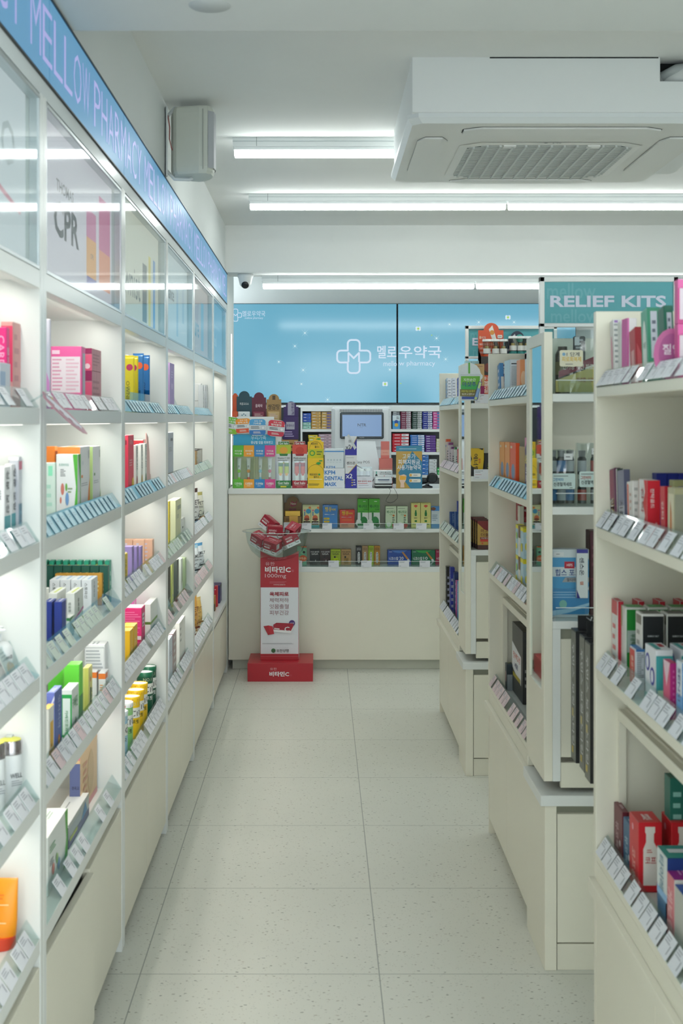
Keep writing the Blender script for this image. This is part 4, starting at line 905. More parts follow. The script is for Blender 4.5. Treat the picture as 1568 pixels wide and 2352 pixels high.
def scanner(label, loc, rz, up):
    t = empty('barcode_scanner', loc, label, 'scanner', None, rz)
    if up:
        child('foot', t, lambda b: b.lathe([(.03, 0), (.03, .008), (.012, .014), (.010, .02)], DARK, 20))
        child('handle', t, lambda b: b.tube([(-.035, .01, .03), (-.01, .01, .035), (.01, .01, .05)], .013, DARK, 10))
        def hd(b):
            b.T = Matrix.Translation((.028, 0, .055)) @ Matrix.Rotation(R(15), 4, 'Y')
            b.lathe([(.001, -.032), (.026, -.030), (.031, -.02), (.030, .01), (.02, .03), (.001, .032)], DARK, 20, ax='y'); b.lathe([(.02, -.0335), (.001, -.0336)], mat('2e3438', .1), 20, ax='y', caps=False)
        child('head', t, hd)
    else:
        child('stand_post', t, lambda b: b.tube([(0, 0, 0), (0, 0, .17)], .006, DARK)); child('foot', t, lambda b: b.lathe([(.035, 0), (.035, .006), (.01, .012)], DARK, 20))
        def hd(b):
            o = [(-.055, .04), (.055, .048), (.045, -.002), (-.03, -.002)][::-1]
            b.poly(o, .07, DARK, (Vector((0, -.035, .17)), X, Z, -Y)); b.tube([(-.02, 0, .215), (.0, 0, .222), (.03, 0, .218)], .006, DARK)
        child('head', t, hd)
scanner('black barcode scanner head rising behind the notice stand', (sx(932, 7.5), 7.5, CT), 0, False)
scanner('black handheld scanner lying at the counter end beside the gondola', (sx(981, 7.36), 7.36, CT), 0, True)
# ---------------------------------------------------------------- niche goods
N1 = .7855; N2 = .5745; dn = 7.36
def stomach(x0, x1, lb): goods(x0, x1, 1146, dn, N1, .05, 'stomach_carton', '4fb52c', lb, [('r', 0, 0, 1, .52, 'dfe5dd'), ('o', .58, .22, .34, .16, '1f7d3a'), ('r', .28, .3, .44, .52, '1f7d3a'), ('o', .10, .16, .26, .13, 'dfe5dd'), ('r', 0, .06, .55, .15, '1f7d3a'), ('o', .78, .10, .2, .09, '14602a'), ('T', '베나치오', .1, .68, .92, .80, '0f4a1c'), ('T', '이지액', .55, .60, .92, .66, '0f4a1c'), ('l', 1, .5, .89, .9, .93, 'e6f4e0'), ('l', 2, .12, .54, .8, .58, '1f6a28')], [('r', 0, 0, 1, .52, '2a7a38')], group='green stomach syrup cartons')
stomach(821, 845.5, 'bright green carton with a stomach drawing, by the red flip box'); stomach(846.5, 872, 'bright green carton with a stomach drawing, by the pale green cartons')
def pale(x0, x1, lb): goods(x0, x1, 1163, dn, N1, .05, 'stomach_carton', 'cfdfbf', lb, [('T', '베나치오', .12, .66, .9, .80, '1f7a33'), ('t', '키즈', .35, .56, .65, .64, '3a8a4a'), ('l', 1, .1, .88, .9, .92, '70806a'), ('r', 0, 0, 1, .22, '7fbf6a'), ('o', .3, .14, .22, .12, 'dfe8d4'), ('l', 3, .62, .2, .85, .5, '4d5a48'), ('c', .74, .56, .05, 'd8803c'), ('c', .8, .1, .1, 'c8504a')], group='pale green stomach syrup cartons')
pale(885, 910, 'pale green kids syrup carton in the niche, beside the bright green pair'); pale(911.5, 936, 'pale green kids syrup carton in the niche, beside the yellow pair')
def yel(x0, x1, lb): goods(x0, x1, 1155, dn, N1, .05, 'digestive_carton', 'e3db86', lb, [('q', [(.3, .86), (.5, .80), (.7, .86), (.66, .90), (.5, .92), (.34, .90)], 'd8503c'), ('q', [(.4, .46), (.6, .46), (.62, .56), (.57, .66), (.57, .70), (.43, .70), (.43, .66), (.38, .56)], '1c7a34'), ('r', .38, .22, .62, .29, '1c7a34'), ('T', '활명수', .34, .32, .66, .44, '20281c'), ('l', 1, .1, .95, .9, .975, 'a09a50'), ('T', '까스활', .1, .1, .9, .17, '5a8a3c')], [('l', 1, .2, .1, .5, .9, 'c9c070')], group='yellow digestive cartons')
yel(944, 965, 'yellow bottle carton in the niche, one nearer the green cartons'); yel(966, 989, 'yellow bottle carton in the niche, one nearer the white carton')
goods(990, 1010, 1163, dn, N1, .05, 'tissue_carton', 'cfd8de', 'white and blue carton at the aisle end of the niche shelf', [('r', 0, .78, 1, 1, '4f8fd0'), ('o', .25, .88, .28, .08, '7a4a34'), ('r', 0, 0, 1, .16, '6a9fd0'), ('l', 4, .1, .3, .8, .62, '8fa4b4')])
def crab(x0, x1, lb): goods(x0, x1, 1160, dn, N1, .04, 'kids_syrup_carton', 'dfe0a8', lb, [('r', 0, 0, 1, .1, '2fa0a8'), ('r', .08, .12, .92, .28, '3a2c20'), ('T', '소화요리조리', .12, .14, .88, .26, 'e8e8dc'), ('o', .5, .42, .32, .13, 'd86a3c'), ('o', .5, .36, .34, .06, '7a3c2a'), ('c', .7, .72, .14, '3a9fc8'), ('r', .18, .52, .3, .7, '4a86b8'), ('c', .24, .76, .04, 'd86a8c'), ('c', .86, .88, .05, 'e8803c'), ('l', 1, .08, .94, .92, .97, '5a8a9a')], group='cream kids syrup cartons')
crab(695, 713.5, 'cream kids syrup carton in the niche, beside the brown display'); crab(714, 733, 'cream kids syrup carton in the niche, beside the blue flip box')
def flip(x0, x1, yt, c, c2, lb, ex):
    w = abs(sx(x1, dn)-sx(x0, dn)); h = sz(yt, dn)-N1; t = empty('flip_box', (sx(x0, dn), dn, N1), lb, 'box')
    child('carton_body', t, lambda b: (b.box(0, .002, 0, w, .06, h*.72, mat(c, .4), .001), b.deco((Vector((0, .002, 0)), X, Z, -Y), w, h*.72, [('l', 1, .12, .76, .88, .84, 'e8eef4')] + ex)))
    def lid(b):
        b.box(-.0015, 0, h*.70, w+.0015, .062, h, mat(c2, .4), .002); b.poly([(0, 0), (w*.18, -h*.1), (w*.5, -h*.13), (w*.82, -h*.1), (w, 0), (w, h*.02), (0, h*.02)], .001, mat(c2, .4), (Vector((0, 0, h*.70)), X, Z, -Y)) 
        b.deco((Vector((0, -.0003, h*.60)), X, Z, -Y), w, h*.4, [('T', '챙큐', .14, .22, .6, .82, 'e6d02c'), ('T', '베베', .62, .35, .86, .62, 'e6d02c'), ('l', 1, .08, .88, .4, .93, 'e4eef6')])
    child('flip_lid', t, lid)
flip(741, 775, 1160, '3f86cc', '3a80c8', 'blue flip-lid carton in the niche with yellow lettering', [('q', rrect(.06, .48+.0, .46, .60, .05), 'dcc02c'), ('q', rrect(.06, .30, .46, .42, .05), 'dcc02c'), ('q', rrect(.06, .12, .46, .24, .05), 'dcc02c'), ('l', 1, .14, .52, .4, .56, '40506a'), ('l', 1, .14, .34, .4, .38, '40506a')])
flip(780, 814, 1171, 'd8402c', 'd43a28', 'red flip-lid carton in the niche with yellow lettering', [('l', 1, .15, .55, .85, .62, 'e8a03c'), ('r', 0, 0, 1, .3, 'e0a080'), ('l', 2, .1, .06, .6, .24, '7a4a3c')])
t, w, h, hb = stand(652, 692, 1142, 1157, dn, N1, .07, 'sachet_display', '8f6a35', 'brown arched display of gold sachets at the niche end', [('q', [(.3, .62), (.45, .78), (.62, .68), (.74, .82), (.68, .55), (.4, .5)][::-1], 'a82040'), ('T', 'New', .36, .56, .68, .74, 'e8e0c0'), ('T', '번번', .28, .2, .68, .46, '8a2040'), ('l', 1, .3, .08, .7, .12, 'c9b080')], [('l', 2, .1, .55, .6, .8, '5a3c1c'), ('o', .8, .2, .12, .14, '9fb05a')], frac=(.12, .86), hs=.35, front_top=1186)
child('sachet', t, lambda b: (b.box(.006, .012, hb-.02, w-.006, .022, sz(1174, dn)-N1, mat('c9a23c', .3, metal=.4), .002), b.box(.03, -.002, hb*.35, w-.02, -.0003, hb*1.02, mat('cfa04a', .3, metal=.3), .0005)))
goods(682, 704, 1255, dn, N2, .04, 'kids_mask_box', '6fb08c', 'green kids carton half hidden behind the clear bowl', [('o', .62, .34, .4, .18, 'd8602c'), ('T', '엄마손', .1, .26, .95, .42, 'eed8b0'), ('r', .45, .12, .6, .22, 'd8602c'), ('o', .6, .72, .3, .16, '86c49c'), ('c', .72, .68, .07, '1d2420'), ('r', .4, .94, 1, 1, 'd8602c')])
for x0, x1, c, tc, nm_ in ((711, 734.5, '1a1c1c', 'cfd0ce', 'black'), (735, 758.5, '33201f', 'cfd0ce', 'dark brown'), (759, 782, 'a4b820', '2a300c', 'lime'), (783, 806, 'b08a52', '3a2a14', 'tan')):
    goods(x0, x1, 1262, dn, N2, .045, 'inhaler_carton', c, '%s wide inhaler carton in the lower niche' % nm_, [('T', 'VITA SENSE', .08, .80, .92, .88, tc), ('T', 'GIGA', .18, .64, .82, .77, tc), ('r', .3, .06, .74, .44, {'1a1c1c': '202424', '33201f': '40282a', 'a4b820': 'c0d814', 'b08a52': '8a6a2c'}[c]), ('r', .34, .44, .5, .56, '15181a'), ('l', 1, .55, .1, .6, .4, tc)], group='wide inhaler cartons')
for x0, x1, c, tc, nm_ in ((817, 830.5, '1a1c1e', 'cfd0ce', 'black'), (831.5, 844.5, 'a8855a', '2a2014', 'tan'), (845.5, 858, 'a0b820', '2a300c', 'lime'), (859, 872.5, 'b8801f', '2a2010', 'orange')):
    goods(x0, x1, 1254, dn, N2, .03, 'inhaler_carton', c, '%s slim inhaler carton in the lower niche' % nm_, [('T', 'VITA', .14, .84, .86, .90, tc), ('T', 'SENSE', .14, .77, .86, .82, tc), ('q', rrect(.3, .08, .7, .68, .16), 'dfe2e0'), ('V', 'INTRO2000', .36, .12, .64, .62, '30363a')], group='slim inhaler cartons')
for x0, x1, c, c2, tx_, lb in ((890, 943.5, '2b50a4', '4a7ac8', '20', 'blue nicotine patch carton in the lower niche'), (945, 999, '1f6f4c', '35a04c', '10', 'green nicotine patch carton in the lower niche'), (1000, 1040, 'a8284c', 'c84a6c', '30', 'crimson patch carton at the niche end by the gondola')):
    goods(x0, x1, 1264, dn, N2, .06, 'nicotine_patch_carton', c, lb, [('q', [(.15, 1), (.3, .85), (.5, .80), (.7, .85), (.85, 1)], c2), ('T', '니코스탑', .06, .30, .46, .56, 'eef1f4'), ('T', tx_, .50, .34, .68, .55, 'eef1f4'), ('l', 1, .06, .86, .24, .91, 'dfe6ee'), ('l', 1, .06, .2, .46, .26, 'c0cada'), ('q', [(.60, .86), (.66, .90), (.90, .42), (.83, .36)][::-1], 'c88a44'), ('q', [(.83, .36), (.90, .42), (.96, .28), (.86, .22)][::-1], 'c4ccd0'), ('q', [(.78, .02), (.84, 0), (.96, .24), (.9, .28)][::-1], 'aab4b8')], [('r', 0, 0, 1, 1, c)])
# ---------------------------------------------------------------- vitamin C floor display with bowl
def vitc():
    bx, by = sx(643.3, 6.93), 6.93; w = .348
    t = empty('vitamin_floor_display', (bx, by, 0), 'red and white floor display column on a red plinth', 'display'); red = mat('b01426', .38)
    child('plinth', t, lambda b: (b.box(-w/2, 0, 0, w/2, .30, .097, red, .001), b.deco((Vector((-w/2, 0, 0)), X, Z, -Y), w, .097, [('t', '유한', .335, .62, .455, .76, 'e0b4ba'), ('B', '비타민C', .335, .28, .635, .55, 'eef0f2'), ('t', '정', .65, .3, .67, .38, 'c05060')])))
    cw = .2065; cx = sx(641.8, 7.03)-bx; y0 = .10; z0, z1 = .0975, .686
    def colm(b):
        n = 10; pts = [(0, 0), (cw, 0), (cw, z1-z0)] + [(cw - cw*k/n, (z1-z0) - .036*math.sin(PI*k/n)) for k in range(1, n)] + [(0, z1-z0)]
        b.poly(pts, .004, red, (Vector((cx-cw/2, y0, z0)), X, Z, -Y))
        b.box(cx-cw/2, y0+.0045, z0, cx+cw/2, y0+.17, .622, mat('e4e6e8', .45))
        h = z1-z0; F = (Vector((cx-cw/2, y0, z0)), X, Z, -Y)
        b.deco(F, cw, h, [('r', .008, .055, .992, .665, 'dfe3ea'), ('r', .008, .03, .992, .033, 'c8606c'),
            ('t', '유한', .12, .865, .38, .898, 'e6bcc2'), ('B', '비타민C', .12, .80, .79, .857, 'f2f3f5'), ('t', '정', .81, .806, .87, .828, 'd07080'), ('t', '1000mg', .12, .745, .67, .79, 'e8c8cc'), ('l', 2, .24, .70, .75, .722, 'c8606c'), ('T', '약국에서만 판매합니다', .34, .685, .65, .694, 'f0d8dc'),
            ('B', '육체피로', .24, .585, .74, .625, '9c1c30'), ('t', '체력저하', .24, .528, .74, .568, '8c5a64'), ('t', '잇몸출혈', .24, .470, .74, .512, '8c5a64'), ('t', '피부건강', .24, .412, .74, .454, '8c5a64'),
            ('c', .825, .338, .028, '4a2a7a'), ('T', '600정', .77, .33, .88, .345, 'd8d0e8'),
            ('q', [(.34, .28), (.80, .268), (.86, .31), (.86, .335), (.42, .342), (.34, .325)], 'a01830'), ('q', [(.34, .26), (.78, .245), (.86, .29), (.86, .31), (.80, .268), (.34, .28)], 'eceef0'), ('T', 'C', .63, .262, .76, .305, 'e4e6ea'), ('q', [(.36, .285), (.5, .28), (.5, .29), (.36, .295)], 'e8e0e2'),
            ('q', [(.08, .31), (.22, .318), (.33, .238), (.20, .23)][::-1], 'b02430'), ('q', [(.2, .318), (.32, .31), (.36, .24), (.26, .236)][::-1], 'c02838'),
            ('l', 2, .05, .146, .94, .156, '8a9098'), ('c', .34, .087, .020, '2f6a3c'), ('r', .335, .066, .348, .09, '4a3a20'), ('T', '유한양행', .42, .072, .74, .100, '2a2e30')], eps=.0004)
    child('column', t, colm)
    bz, bR = .79, .186; bc = Vector((sx(636, 7.11)-bx, .135, 0))
    def bowl(b):
        pr = [(.001, .632), (.05, .634), (.10, .650), (.14, .685), (.160, .73), (.168, .775), (.170, bz), (bR, bz+.001), (bR, bz+.003), (.168, bz+.003)]
        b.lathe(pr, ACR, 48, c=bc, caps=False); b.lathe([(bR, bz-.0005), (bR+.0015, bz+.001), (bR, bz+.003)], mat('c4cccc', .1), 48, c=bc, caps=False)
    child('clear_bowl', t, bowl)
    def cube(w_, d_, h_, k):
        F = (('r', 0, 0, 1, .3, 'e4e5e6'), ('T', '비타민C', .1, .62, .6, .78, 'f0e6e8'), ('r', .1, .44, .52, .56, 'efe6e8'), ('T', '1000mg', .14, .46, .5, .54, 'a01830'), ('T', 'C', .62, .12, .9, .5, '8a8c88'), ('c', .16, .15, .04, '50605a'), ('l', 1, .24, .11, .5, .18, '6a7070'))
        S = (('r', 0, 0, 1, .3, 'e4e5e6'), ('r', .1, .5, .5, .9, 'e4e5e6'), ('l', 6, .14, .52, .46, .88, '3a3c40'), ('l', 3, .1, .04, .9, .26, '8a8e90'))
        T = (('T', 'VITAMIN C', .15, .5, .85, .7, 'e6c4ca'), ('l', 1, .3, .3, .7, .38, 'e6c4ca'))
        return carton_mesh('vitamin_box', w_, d_, h_, 'a31c33', F, S, T)
    me = cube(.084, .06, .07, 0); c0 = Vector((bx, by, 0)) + bc
    P = [(-.092, -.02, .742, (14, 24, -38), 'lowest on the wall side'), (.072, -.045, .742, (-16, -20, 28), 'big one tilted towards the counter'), (-.020, -.070, .716, (18, 14, -30), 'lowest in front with pale side turned'), (-.012, -.012, .786, (8, 4, 8), 'central one lying flat on top'),
         (-.045, .07, .822, (-10, 34, -30), 'topmost one peeking above the rim'), (.03, .065, .730, (10, -12, 50), 'rear one hidden in the middle'), (.085, .045, .785, (20, -24, 62), 'one behind the big tilted carton')]
    for k, (x, y, z, ro, lb) in enumerate(P):
        o = put(me, 'vitamin_box', c0 + Vector((x, y, z)), 'red and white vitamin carton in the clear bowl, ' + lb, 'box', 'vitamin cartons in the bowl')
        o.rotation_euler = tuple(R(a) for a in ro); 
        M_ = o.rotation_euler.to_matrix(); o.location = c0 + Vector((x, y, z)) - M_ @ Vector((0, 0, .035)); 
vitc()
# ---------------------------------------------------------------- goods on the wall shelving
def lpos(xc, inset=.04): Xf = LX - inset; s = (VX - xc)/-Xf; return Xf, s, FPX/s
BARS = (('r', .7, .08, .92, .2, 'e6e8ea'),)
def LS(bay, sh, x0, xc, x1, yt, col, label, F=(), S=(), T=(), inset=.04, n=1, pitch=None, name='medicine_carton', group=None, base=None, cat='box', lean=0, w=None):
    """x0|xc|x1: image columns of the camera side's far edge, the shared corner and the aisle side's far edge; yt its top row"""
    y0, y1 = LBAY[bay]; y0 += .030; y1 -= .030; inset = max(.0275, inset)
    if inset < .07: inset = max(.0275, min(inset, y1*(VX-x1)/FPX + LX))
    Xf, s, Yn = lpos(xc, inset); Yf = abs(Xf)*FPX/(VX-x1); w = w or max(.012, Yf-Yn); d = max(.012, (xc-x0)/s); z = LZ[sh] if base is None else base; h = EYE-(yt-VY)/s - z
    Yn = max(y0, min(Yn, y1-w)); w = min(w, y1-y0); h = EYE-(yt-VY)*Yn/FPX - z
    me = carton_mesh(name, w, d, h, col, tuple(F), tuple(S), tuple(T)); out = []
    for k in range(n):
        lb = label if n == 1 else '%s, %s from the front of its row' % (label, ORD[k])
        o = put(me, name, (Xf - d/2 - k*(pitch or d+.001), Yn + w/2, z), lb, cat, group if n > 1 or group else None, R(90), 0)
        if lean: o.rotation_euler = (0, 0, R(90)); o.rotation_euler.rotate_axis('Y', R(lean))
        out.append(o)
    return out, (Xf, Yn, w, d, z, z+h)
TX = lambda c='8a8f98', n=4: [('l', n, .1, .1, .9, .5, c)]
VT = lambda s, c, u0=.2, u1=.8, v0=.25, v1=.9: ('V', s, u0, v0, u1, v1, c)
# first bay
LS(0, 1, 2, 29, 47, 739, 'd79a96', 'rose-gold tall carton on the top shelf of the cropped bay', [('l', 5, .2, .1, .8, .9, 'c08080')], [('r', 0, .3, 1, .95, 'dc3f68')], name='beauty_carton')
LS(0, 1, -10, 15, 22, 752, 'e0287c', 'magenta carton in front of the rose-gold one', [VT('콜라겐', 'f0b8d0')], [VT('CARDIOL', 'f0a0c4')], name='beauty_carton', inset=.03)
LS(0, 1, -20, 0, 24, 832, 'cfd2dc', 'low pale carton at the frame edge on the top shelf', [('r', 0, .2, .5, .8, '9ab0cc')], [], name='beauty_carton', inset=.015)
LS(0, 2, -14, 10, 24, 1073, 'e3e4e6', 'white and teal upright carton on the second shelf, nearer one', [('r', 0, 0, 1, .38, '3fa0aa'), VT('성분 보장', '50555c', .25, .75, .4, .95)], [VT('성분', '50555c', .3, .7, .5, .8)], name='supplement_carton')
LS(0, 2, 10, 26, 42, 1067, 'e3e4e6', 'white and teal upright carton on the second shelf, farther one', [('r', 0, 0, 1, .38, '3fa0aa'), VT('성분 보장', '50555c', .25, .75, .4, .95)], [], name='supplement_carton')
LS(0, 2, 20, 43, 50, 1050, 'b9bcc4', 'grey and blue tall carton behind the two white ones', [('r', 0, 0, 1, .45, '5f92a8'), ('r', 0, .85, 1, .95, 'b84a6a'), VT('균형', '50708a', .2, .8, .1, .6)], [('r', 0, .96, 1, 1, 'eef0f0')], name='supplement_carton')
def pump(x, yt, bay, sh, rad, label, body, cap, capk=.25, cat='bottle', top=None, inset=.05, txt=None, nm='pump_bottle'):
    Xf, s, Yn = lpos(x + rad*0, inset); z = LZ[sh]; h = EYE-(yt-VY)/s - z
    Yc = min(Yn+rad, LBAY[bay][1]-.032-rad - (.07 if x == 12 else 0)); Xe = max(-LX+.028, (VX-x)*Yc/FPX); t = empty(nm, (-Xe-rad, Yc, z), label, cat); h = EYE-(yt-VY)*Yc/FPX - z
    def bd(b):
        b.lathe([(rad*.97, 0), (rad, .004), (rad, h*(1-capk)-.012), (rad*.8, h*(1-capk)-.003), (rad*.45, h*(1-capk))] if not top else [(rad*.98, 0), (rad, .003), (rad, h*(1-capk))], mat(body, .3), 28)
        if txt: b.deco((Vector((-rad*.7, -rad*.98, h*.3)), X, Z, -Y), rad*1.4, h*.25, [('T', txt, .1, .5, .9, .8, '50555c'), ('l', 3, .15, .0, .85, .4, '9aa0a6')], eps=.002)
    child('bottle_body', t, bd)
    def cp(b):
        if top: b.lathe([(rad*1.0, h*(1-capk)+.001), (rad*1.0, h-.004), (rad*.93, h)], mat(cap, .15, metal=.9), 28); b.lathe([(rad*.9, h+.0002), (rad*.9, h+.001)], mat(top, .4), 28)
        else: b.lathe([(rad*.42, h*(1-capk)+.001), (rad*.42, h*(1-capk*.5)), (rad*.25, h*(1-capk*.45)), (rad*.25, h*.95), (rad*.5, h*.955), (rad*.5, h)], mat(cap, .3), 20); b.box(-.006, -rad*1.1, h*.955, .006, 0, h*.99, mat(cap, .3), .003)
    child('cap' if top else 'pump_head', t, cp); t.rotation_euler = (0, 0, R(40)); return t
pump(28, 1440, 0, 3, .033, 'white pump lotion bottle on the third shelf at the frame edge', 'e4e8ea', 'e8ecee', .28, txt='Dr.Nuell')
def leaflet(bay, sh, x0, x1, yt, col, label, inset=.01, cat='leaflet'):
    Xf, s, Yn = lpos(x0, inset); Yf = abs(Xf)*FPX/(VX-x1); z = LZ[sh]; h = EYE-(yt-VY)/s - z; w = Yf-Yn
    t = empty('leaflet_stand', (Xf, (Yn+Yf)/2, z), label, cat, None, R(90))
    def sh_(b):
        b.T = Matrix.Rotation(R(-24), 4, 'X'); b.box(-w/2, 0, 0.002, w/2, .001, h, mat(col, .4)); b.deco((Vector((-w/2, 0, .002)), X, Z, -Y), w, h, [('o', .4, .35, .25, .2, 'e0b890'), ('l', 3, .1, .6, .9, .9, '9aa4ac')])
    child('sheet', t, sh_)
    def ac(b):
        b.T = Matrix.Rotation(R(-24), 4, 'X'); b.box(-w/2-.002, -.002, 0, w/2+.002, -.0008, h+.003, ACR)
    child('acrylic_sheet', t, ac)
    return t
leaflet(0, 3, 27, 56, 1490, 'dcdad8', 'clear slanted leaflet holder beside the pump bottle', .03)
for x, lb in ((12, 'at the frame edge'), (55, 'behind the teal carton')):
    pump(x, 1706 if x == 12 else 1699, 0, 4, .021, 'white cylinder bottle with silver cap and yellow top, ' + lb, 'dfe4e6', 'b9b4b8', .22, top='d8d84a', nm='skin_bottle', txt='WELL')
LS(0, 4, 14, 28, 31, 1690, 'c3ccd0', 'slim grey and teal carton between two silver-capped bottles', [], [('r', 0, 0, 1, .55, '6fb5b8'), VT('SKIN TONER', '7a9aa0', .3, .7, .35, .9)], name='beauty_carton', inset=.05)
def big_tube(bay, sh, x, yt, yb, wd, label, c1, c2, nm='cream_tube'):
    Xf, s, Yn = lpos(x, .05); z = LZ[sh]; Yc = 2.375; h = EYE-(yt-VY)*Yc/FPX - z; t = empty(nm, (-(VX-x)*Yc/FPX-wd/2, Yc, z), label, 'tube'); hc = h*.17
    def bd(b):
        n = 20; lay = [(hc, .9, .55), (h*.4, .98, .5), (h*.75, 1, .3), (h*.97, 1.02, .05), (h, 1.02, .03)]
        vs = [(wd/2*a*math.cos(2*PI*j/n), wd/2*c*math.sin(2*PI*j/n)*(1), zz) for zz, a, c in lay for j in range(n)]
        b.add(vs, [(r*n+j, r*n+(j+1) % n, (r+1)*n+(j+1) % n, (r+1)*n+j) for r in range(len(lay)-1) for j in range(n)] + [tuple(range(4*n, 5*n))], mat(c1, .3), True)
        b.deco((Vector((-wd*.4, -wd*.27, h*.45)), X, Z, -Y), wd*.8, h*.4, [('l', 2, .15, .7, .85, .95, 'e87a20'), ('r', .05, .55, .9, .58, 'f4e0b0'), ('r', .0, .3, .5, .45, 'd8401c'), ('r', .1, -.05, .85, -.02, 'f4e0b0')], eps=.004)
    child('tube_body', t, bd)
    child('cap', t, lambda b: b.lathe([(wd*.42, 0), (wd*.44, .003), (wd*.43, hc)], mat(c2, .35), 24))
big_tube(0, 5, 41, 2017, 2230, .062, 'large orange cream tube standing on a red cap, lowest shelf', 'f59a1c', 'e0482c')
# second bay
LS(1, 1, 98, 114, 117, 733, 'd6d4e2', 'white and lilac slim carton against the post, top shelf', [], [('r', 0, 0, 1, .55, 'd490cf'), ('q', [(0, .55), (1, .3), (1, .8)], 'c9cbdc')], name='supplement_carton')
LS(1, 1, 116, 187, 196, 796, 'f067a8', 'pink carton with a white ingredients table on the top shelf', [('r', .3, .1, .9, .9, 'b9b6c4')], [('r', .03, .28, .96, .84, 'efe3ea'), ('l', 9, .06, .3, .4, .82, 'e0a0bc'), ('l', 9, .5, .3, .94, .82, 'e8c0d0'), ('l', 5, .03, .04, .96, .24, 'f0a4c8'), ('r', .05, .88, .3, .94, 'f8d0e4')], [('r', .1, .1, .9, .9, 'd9a090')], name='supplement_carton')
for k in range(2):
    LS(1, 1, 194, 211, 232, 852-52*k if k == 0 else 800, 'c47f8c', 'dusty pink carton with maroon band, %s of a stack of two' % ('lower' if k == 0 else 'upper'), [('l', 4, .1, .2, .9, .8, 'a8606c'), ('r', .48, 0, .5, 1, 'a05a66')], [('r', 0, .75, 1, 1, '96205a'), ('r', 0, .0, 1, .72, 'e05a80'), ('c', .4, .2, .12, 'f0d0d8')], name='supplement_carton', base=None if k == 0 else EYE-(852-VY)/((VX-211)/.56)+.0004, group='dusty pink supplement stack')
def hang_card():
    # outline given on a slanted plane that runs out from the shelf edge, down and along the aisle
    t = empty('hanging_card', (LX+.012, 2.385, 1.4385), 'pink and white hanging promotional card swinging from the second bay top shelf', 'card')
    A = Vector((.060, .115, -.073)); Uv = A.normalized(); Vv = Vector((.25, -.35, -.62)); Vv = (Vv - Uv*Vv.dot(Uv)).normalized(); Nv = Uv.cross(Vv)
    if Nv.y > 0: Nv = -Nv; Vv = -Vv
    F = (Vector((0, 0, 0)), Uv, Vv, Nv); L = A.length
    def f(b):
        o = [(0, -.007), (L*.2, -.014), (L*.6, -.015), (L*.9, -.008), (L, -.001), (L*.92, .005), (L*.6, .013), (L*.25, .014), (0, .007)]
        b.poly(o, .002, mat('b98a98', .3), F)
        b.deco(F, 1, 1, [('q', [(L*.05, -.005), (L*.85, -.004), (L*.85, .003), (L*.05, .005)], 'dcdde6'), ('c', L*.18, .008, .003, 'c0b030')] + [('q', [(L*k, -.012), (L*(k+.11), -.012), (L*(k+.11), -.007), (L*k, -.007)], 'e0dce4') for k in (.2, .4, .6)], eps=.0006)
    child('card_sheet', t, f)
    child('hook', t, lambda b: b.tube([(-.03, 0, -.018), (0, 0, 0), (.01, .02, -.005)], .002, ACR, 6))
hang_card()
LS(1, 2, 102, 126, 128.5, 1026, 'f08a38', 'orange carton behind the mint one near the post', [], [], name='supplement_carton', inset=.10, w=.03)
LS(1, 2, 132, 184, 206, 1027, 'e9eaec', 'white carton with orange side and curved orange foot', [('q', [(1, 0), (1, .55), (.85, .35), (.7, 0)], 'ef8a38'), ('r', .1, .55, .25, .59, 'ef8a38'), ('l', 2, .1, .42, .8, .48, 'b0b4ba'), ('T', '센시아', .12, .66, .3, .86, 'c0c4d0'), ('r', .82, .82, .86, .94, '60656c')], [('r', 0, 0, 1, 1, 'f08f42')], [('r', .1, .3, .9, .7, 'f2a060')], name='supplement_carton')
LS(1, 2, 180, 213, 230, 1026, 'e9eaec', 'white carton with pale green side at the shelf end', [('r', .15, .55, .3, .59, '3f7a2c'), ('l', 2, .1, .42, .8, .48, 'b0b4ba'), ('r', .85, .82, .9, .94, '60656c'), ('q', [(1, 0), (1, .35), (.8, 0)], '9ac070')], [('r', 0, 0, 1, 1, 'a9cf8c')], name='supplement_carton')
LS(1, 2, 129, 178, 185, 1044, 'e4e8ea', 'white carton with green arc and drawn capsules, second shelf', [('q', [(.2, 1), (1, 1), (1, 0), (.6, .0), (.9, .5)], '4da83f')], [('q', [(.78, 1), (1, 1), (1, 0), (.80, 0), (.93, .5)][::-1], '55b03f'), ('T', '프로바이오', .12, .80, .6, .88, '4f9a8a'), ('l', 5, .2, .66, .45, .78, '6a7076'), ('o', .30, .47, .08, .09, 'c8786c'), ('o', .48, .5, .05, .06, '6fae4c'), ('o', .52, .32, .08, .1, '6f9acc'), ('o', .22, .3, .04, .05, 'd8806c'), ('l', 2, .55, .4, .8, .5, '88a07c')], name='supplement_carton', inset=.025)
LS(1, 2, 102, 127, 130, 1063, 'd3e6dc', 'pale mint carton with faint pattern beside the capsule carton', [], [('r', .35, .8, .75, .95, '8fe0bc'), ('l', 3, .1, .3, .9, .7, 'b0d8c8')], name='supplement_carton', inset=.02)
